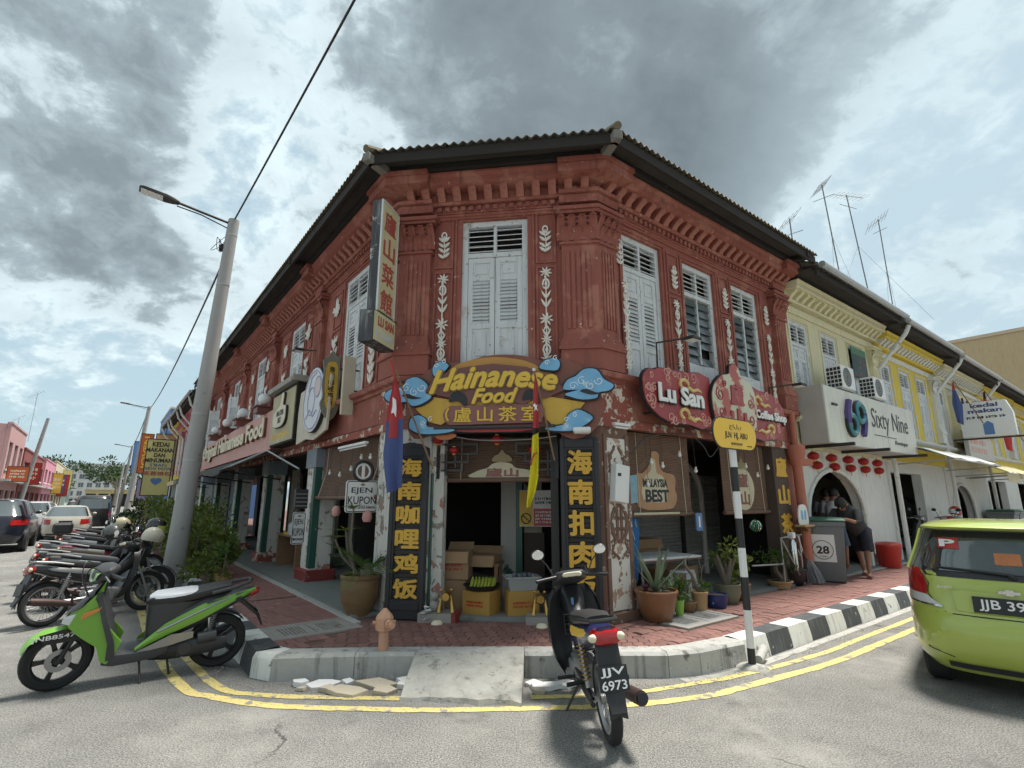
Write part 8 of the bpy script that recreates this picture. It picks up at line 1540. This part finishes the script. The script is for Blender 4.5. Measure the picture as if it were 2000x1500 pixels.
def wheel_car(t,M,r,s):
    k=('car',r)
    if k not in WHEELS:
        Rx=Matrix.Rotation(R_(90),4,'X');ty=MB().lathe([(r-.10,-.09),(r-.02,-.095),(r,-.07),(r,.07),(r-.02,.095),(r-.10,.09)],28,(0,0,0),Rx);hb=MB().lathe([(.001,.05),(r-.10,.07),(r-.10,-.09)],20,(0,0,0),Rx);WHEELS[k]=[ty.mesh('tyre'),hb.mesh('rim')]
    o=link('wheel',WHEELS[k][0],m_rubber,t,M);link('rim',WHEELS[k][1],m_alu,o,M@Matrix.Rotation(0 if s<0 else math.pi,4,'Z'))
H=lambda c,s: c
hatch=[(.20,.16,3.70,.72),(.30,.04,3.80,.79),(.42,.0,3.84,.825,4.5),(.52,-.03,3.85,.835,4),(.66,-.01,3.82,.835,4),(.70,.03,3.80,.83,4),(.74,.08,3.75,.825,4.5),(.92,.11,3.55,.81,4.5),(1.0,.13,2.95,.79,4.5),(1.06,.16,2.60,.765,4.5),(1.30,.29,2.20,.66,4),(1.44,.36,1.95,.605,4),(1.455,.22,1.95,.61,5),(1.475,.20,1.95,.60,5),(1.50,.24,1.85,.55,4),(1.525,.6,1.6,.35,3)]
hA=R_(90-43);Mc=T(4.12,4.56,0,hA,s=.955)
lime,patch,rear=car(Mc,'lime green hatchback seen from behind at the right edge',(.37,.44,.08),hatch,(9,11),(.66,3.1,.29),None,('JJB 3967',),(.95,.97),(.76,.80))
for o in [c for c in lime.children if c.name.startswith(('number_plate','tail_lamp','lettering','bumper_insert','pillar','mirror','wheel_arch'))]: bpy.data.objects.remove(o)
for o in [c for c in lime.children if c.name.startswith('wheel')]: o.matrix_basis.translation.y *= .86
for s in (-1,1): MB().tube([(.42,s*.735,1.06),(.50,s*.66,1.25),(.58,s*.600,1.44)],[.016,.016,.016],8).build('pillar',paint('car paint 0.37 0.44 0.08',(.37,.44,.08)),lime,Mc)
patch('rear_window',surf('rear window glass',(.035,.05,.05),.04,var=.3,vs_=2,coat=1.0,spec=1.0),[(z,-a,a) for z,a in ((1.075,.50),(1.09,.58),(1.14,.615),(1.22,.60),(1.30,.565),(1.36,.50),(1.375,.42))],.014)
patch('window_edge',m_blackpl,[(z,-a,a) for z,a in ((1.02,.70),(1.06,.735),(1.2,.695),(1.34,.64),(1.43,.58))],.006)
for s in (-1,1):
    L_=patch('tail_lamp',m_tail,[(z,s*a,s*b) for z,a,b in ((.845,.60,.80),(.92,.585,.80),(1.0,.60,.785),(1.075,.635,.745))],.014);patch('reverse_lamp',m_clear,[(z,s*a,s*b) for z,a,b in ((.765,.48,.79),(.79,.525,.80),(.82,.57,.80),(.845,.60,.80))],.014,L_)
    patch('lamp_edge',m_chrome,[(z,s*a,s*b) for z,a,b in ((.752,.48,.80),(.768,.49,.80))],.016,L_)
patch('plate_recess',pcl := paint('car paint 0.37 0.44 0.08',(.37,.44,.08)),[(z,-a,a) for z,a in ((.735,.36),(.745,.38),(.90,.40),(.915,.36))],.010)
xr=rear(.82,0,.02)[0];num_plate(lime,Mc@T(xr-.004,0,.81,0,0,R_(4)),.52,.135,('JJB 3967',))
MB().loft([[(xr-.012,y,.93+dz) for y,dz in ((-.075,-.012),(-.03,-.012),(-.026,-.024),(.026,-.024),(.03,-.012),(.075,-.012),(.068,.012),(.03,.012),(.026,.024),(-.026,.024),(-.03,.012),(-.068,.012))],[(xr+.01,y,.93+dz) for y,dz in ((-.075,-.012),(-.03,-.012),(-.026,-.024),(.026,-.024),(.03,-.012),(.075,-.012),(.068,.012),(.03,.012),(.026,.024),(-.026,.024),(-.03,.012),(-.068,.012))]]).build('badge',m_chrome,lime,Mc)
lettering('AVEO',(-.50,-.39,.905,.93),0,m_chrome,lime,Mc@T(xr-.0,0,.02)@Matrix.Rotation(R_(-90),4,'Z'),ext=.006,bold=.02)
Mw_=Mc@T(rear(1.2,-.0,.02)[0],0,0)@Matrix.Rotation(R_(-90),4,'Z')
wx=lambda y,z,e=.03: rear(z,y,e)
MB().tube([wx(-.05,1.055),wx(-.02,1.075),wx(.35,1.10),wx(.50,1.105)],[.018,.014,.008,.006],6).build('wiper',m_blackpl,lime,Mc);MB().sphere(wx(-.04,1.055,.01),.035,10,6,(.6,1,.8)).build('wiper_hub',m_blackpl,lime,Mc)
sP=patch('p_sticker',m_red2,[(z,.30,.46) for z in (1.27,1.37)],.018);lettering('P',(-.445,-.325,1.285,1.36),0,m_white,sP,Mc@T(rear(1.32,.38,.034)[0],0,0)@T(0,0,1.32)@Matrix.Rotation(R_(28),4,'Y')@T(0,0,-1.32)@Matrix.Rotation(R_(-90),4,'Z')@T(0,0,0),ext=.002,bold=.04)
patch('sticker',surf('orange sticker',(.45,.16,.06),.6,var=.3,vs_=20),[(z,-.12,.06) for z in (1.15,1.25)],.018)
for s in (-1,1): MB().tube([rear(z,s*y,.003) for z,y in ((.715,.46),(.74,.50),(.80,.55),(.86,.585),(.95,.57),(1.02,.60),(1.06,.66))],.0035,5).build('seam',m_blk,lime,Mc);MB().tube([rear(z,s*y,.004) for z,y in ((.34,.45),(.38,.62),(.40,.78))],.004,5).build('seam',m_blk,lime,Mc)
patch('bumper_crease',m_blk,[(z,-.80,.80) for z in (.705,.712)],.004);patch('bumper_lip',m_grpl,[(z,-.5,.5) for z in (.24,.30)],.012)
suv=[(.28,.12,4.40,.82),(.45,.02,4.50,.90),(.60,0,4.54,.92,4.5),(.80,.02,4.52,.925,4.5),(1.0,.08,4.40,.92,4.5),(1.08,.12,3.5,.90,4.5),(1.15,.16,3.2,.87,4.5),(1.50,.42,2.70,.72,4),(1.62,.48,2.5,.66,4),(1.66,.50,2.3,.60,4),(1.69,.9,2.1,.4,3)]
mpv=[(.22,.12,4.0,.76),(.35,.02,4.15,.82),(.60,0,4.18,.84,4.5),(.85,.04,4.10,.84,4.5),(.95,.07,3.5,.82,4.5),(1.02,.1,3.3,.80,4.5),(1.40,.26,2.7,.68,4),(1.52,.32,2.5,.62,4),(1.56,.4,2.3,.55,4),(1.58,.9,2,.35,3)]
sed=[(.20,.12,4.2,.76),(.35,.02,4.32,.82),(.55,0,4.36,.84,4.5),(.80,.03,4.30,.835,4.5),(.93,.10,4.0,.82,4.5),(.97,.72,3.35,.78,4.5),(1.25,1.05,2.65,.66,4),(1.36,1.20,2.45,.60,4),(1.40,1.35,2.3,.5,4),(1.42,1.6,2.1,.3,3)]
van=[(.25,.1,4.3,.80),(.4,.0,4.4,.86),(.8,0,4.4,.87),(1.1,.03,4.3,.86),(1.2,.05,4.1,.84),(1.7,.2,3.5,.76),(1.85,.28,3.3,.72),(1.92,.5,3,.6)]
hl = math.atan2(VL.y, VL.x)      # away down the left street
def cl_(u,off): p=FL@Vector((-u,-off,0));return p.x,p.y
navy=(.010,.012,.022)
for (x,y,h_,lb,c,pf,gl_,wh_,lz_,ly_,pl_) in (
    (-16.35,16.7,hl,'dark blue sport utility car driving off at the left edge',navy,suv,(6,8),(.85,3.55,.36),(.86,1.02),(.50,.88),'JTR 88'),
    (*cl_(33.5,6.2),hl,'beige people carrier seen from behind in the street',(.36,.32,.24),mpv,(5,7),(.75,3.2,.30),(.75,1.0),(.66,.82),'JPC 510'),
    (*cl_(22.5,4.3),hl,'pale gold sedan seen from behind next to the motorcycles',(.46,.43,.36),sed,(5,7),(.8,3.4,.30),(.66,.86),(.48,.80),'JNE 7342'),
    (*cl_(44,6.6),hl,'white sedan farther down the street',(.62,.63,.64),sed,(5,7),(.8,3.4,.30),(.66,.86),(.48,.80),'JLX 9'),
    (*cl_(30.0,3.6),hl,'black tall van parked beyond the gold sedan',(.02,.02,.022),van,(4,5),(.8,3.4,.32),(.8,1.1),(.7,.85),'JVA 6'),
    (*cl_(66,5.6),hl,'silver car far down the street behind the people carrier',(.50,.51,.52),mpv,(5,7),(.75,3.2,.30),(.75,1.0),(.66,.82),'JJC 1'),
    (*cl_(27.5,5.9),hl,'silver hatchback squeezed beside the pale gold sedan',(.45,.46,.47),mpv,(5,7),(.75,3.2,.30),(.75,1.0),(.66,.82),'JMM 75')):
    car(T(x,y,0,h_),lb,c,pf,gl_,wh_,plate=(),lampz=lz_,lampy=ly_)
# ------------------------------------------------------------------ people
m_hair=surf('black hair',(.012,.010,.009),.6,var=.2)
def body(M,label,J,shirt,shorts,hood=False,group=None,shoes=None):
    """J: joint positions; the body is one skinned surface, clothes are shells round it"""
    t=thing('person',M,label,'person',group);V=[];E=[];Rr=[]
    def v(p,r): V.append(p);Rr.append(r);return len(V)-1
    pel=v(J['pelvis'],.125);ch=v(J['chest'],.135);nk=v(J['neck'],.055);hd_=v(J['head'],.085);tp_=v(J['top'],.07);E+=[(pel,ch),(ch,nk),(nk,hd_),(hd_,tp_)]
    for s in 'LR':
        a=[v(J['sh'+s],.055),v(J['el'+s],.042),v(J['wr'+s],.030),v(J['ha'+s],.036)];E+=[(ch,a[0]),(a[0],a[1]),(a[1],a[2]),(a[2],a[3])]
        d=Vector(J['ha'+s])-Vector(J['wr'+s]);d.normalize();sd_=d.cross(Vector((0,0,1)))
        if sd_.length<.1: sd_=Vector((0,1,0))
        sd_.normalize()
        for k in range(4): f=v(tuple(Vector(J['ha'+s])+d*(.075-.008*abs(k-1.5))+sd_*(.024*(k-1.5))+Vector((0,0,-.015))),.009);E.append((a[3],f))
        th_=v(tuple(Vector(J['ha'+s])+d*.03+sd_*.055),.010);E.append((a[3],th_))
        l=[v(J['hi'+s],.085),v(J['kn'+s],.058),v(J['an'+s],.036),v(J['to'+s],.030)];E+=[(pel,l[0]),(l[0],l[1]),(l[1],l[2]),(l[2],l[3])]
    me=bpy.data.meshes.new('body');me.from_pydata(V,E,[]);o=link('body',me,m_skin,t,M);md=o.modifiers.new('skin','SKIN');md.use_smooth_shade=True
    if not me.skin_vertices: bpy.context.view_layer.objects.active=o
    for i,sv in enumerate(me.skin_vertices[0].data): sv.radius=(Rr[i],Rr[i]);sv.use_root=(i==0)
    o.modifiers.new('sub','SUBSURF').levels=1;o.modifiers['sub'].render_levels=2
    def shell(nm,mat,pts,rs,n=14,sq=1): MB().tube(pts,rs,n).build(nm,mat,t,M,60)
    P=lambda *k: [J[q] for q in k];mid=lambda a,b,f: tuple(Vector(J[a]).lerp(Vector(J[b]),f))
    shell('shirt',shirt,[mid('pelvis','chest',-.12),mid('pelvis','chest',.1),mid('pelvis','chest',.6),J['chest'],mid('chest','neck',.6),mid('chest','neck',.85)],[.165,.17,.185,.195,.14,.075])
    for s in 'LR': shell('sleeve',shirt,[mid('chest','sh'+s,.45),J['sh'+s],mid('sh'+s,'el'+s,.75 if not hood else 1.0)]+([J['el'+s],mid('el'+s,'wr'+s,.35)] if hood else []),[.10,.085,.07]+([.06,.05] if hood else []));shell('shorts',shorts,[mid('pelvis','hi'+s,.3),J['hi'+s],mid('hi'+s,'kn'+s,.5),mid('hi'+s,'kn'+s,.95)],[.125,.13,.115,.105])
    shell('waist',shorts,[mid('pelvis','chest',-.28),J['pelvis'],mid('pelvis','chest',.12)],[.14,.165,.16])
    h=Vector(J['head']);u_=(Vector(J['top'])-h).normalized();MB().sphere(tuple(h+u_*.045),.112,14,10,(.98,.9,1.0)).build('hair',m_hair,t,M)
    fwd=Vector(J['face']).normalized();
    f=MB();f.sphere(tuple(h+fwd*.098-u_*.015),.018,8,6,(1,.8,1.4));sdv=fwd.cross(u_)
    f.build('nose',m_skin,t,M)
    for s in (-1,1): MB().sphere(tuple(h+fwd*.09+sdv*(.035*s)+u_*.012),.011,8,6).build('eye',m_blk,t,M);MB().sphere(tuple(h+sdv*(.10*s)),.025,8,6,(.8,.6,1.2)).build('ear',m_skin,t,M)
    MB().tube([tuple(h+fwd*.088-u_*.055+sdv*q) for q in (-.025,0,.025)],.007,5).build('mouth',m_choc,t,M)
    if hood:
        b_=-fwd;MB().sphere(tuple(Vector(J['neck'])+b_*.05),.12,12,8,(1,1,.8)).build('hood',shirt,t,M)
    for s in 'LR': MB().tube([tuple(Vector(J['an'+s])+Vector((0,0,-.075))-(Vector(J['to'+s])-Vector(J['an'+s])).normalized()*.07),tuple(Vector(J['to'+s])*1.0+Vector((0,0,-.028)))],[.042,.045],10).build('sandal',shoes or m_brn2,t,M)
    return t
# local frame of the right pavement: x along the street (away), y towards the houses
fgp=lambda u,off: frame(FRr@Vector((u,-off,.2)),VR)
J=dict(pelvis=(.16,0,.90),chest=(-.20,.02,1.18),neck=(-.40,.02,1.32),head=(-.52,.0,1.36),top=(-.58,0,1.47),face=(-.85,-.1,-.45),shL=(-.28,-.19,1.22),elL=(-.42,-.24,1.02),wrL=(-.62,-.12,1.09),haL=(-.69,-.08,1.10),shR=(-.28,.21,1.22),elR=(-.44,.28,1.03),wrR=(-.64,.16,1.10),haR=(-.71,.12,1.11),
         hiL=(.16,-.10,.86),knL=(.06,-.13,.47),anL=(-.02,-.15,.085),toL=(-.16,-.18,.045),hiR=(.18,.10,.86),knR=(.30,.10,.47),anR=(.42,.09,.085),toR=(.29,.05,.045))
m_hood=surf('dark grey hooded top',(.035,.037,.042),.9,var=.2,bump=.4,bs=30);m_shorts=surf('navy shorts',(.012,.014,.026),.85,var=.2)
p1=body(fgp(6.72,.38),'person in a dark hooded top and navy striped shorts leaning on the wheelie bin',J,m_hood,m_shorts,hood=True)
for i in range(3): MB().loft([[(.155-.045*f+.02*i*(1-.2*f),-.232-.01*f,.86-.42*f),(.165-.045*f+.02*i,-.230-.01*f,.86-.42*f)] for f in (0,.5,1)],False,False).build('stripe',m_white,p1)
def standing(dx=0,arm=.1): return dict(pelvis=(0,0,.92),chest=(.02,0,1.28),neck=(.03,0,1.46),head=(.05,0,1.56),top=(.05,0,1.68),face=(1,.2,-.25),shL=(.02,-.18,1.38),elL=(.03,-.24,1.10),wrL=(.12+arm,-.22,.90),haL=(.18+arm,-.21,.86),shR=(.02,.18,1.38),elR=(.0,.24,1.10),wrR=(.10,.22,.88),haR=(.14,.21,.82),hiL=(0,-.10,.86),knL=(.04,-.11,.48),anL=(.0,-.11,.085),toL=(.14,-.13,.045),hiR=(0,.10,.86),knR=(-.02,.11,.48),anR=(-.10,.11,.085),toR=(.04,.13,.045))
m_wt=surf('white cotton',(.60,.61,.62),.9,var=.08);m_jean=surf('blue denim',(.10,.14,.20),.9,var=.2)
body(fgp(7.75,-.35),'person in a white tee shirt and denim shorts behind the hooded one',standing(),m_wt,m_jean);body(fgp(8.35,-.75),'person in a white shirt farthest inside the lemon house verandah',standing(0,.0),m_wt,m_shorts)
bg_=thing('red_bag',fgp(8.1,-.55),'red bag carried beside the person in white','bag');MB().loft([ringx(-.16,.72,.05,.06),ringx(-.05,.70,.09,.12),ringx(.08,.70,.09,.12),ringx(.18,.72,.05,.06)]).build('bag',m_red2,bg_);MB().tube([(-.1,0,.82),(0,0,.95),(.1,0,.82)],.01,5).build('strap',m_red2,bg_)
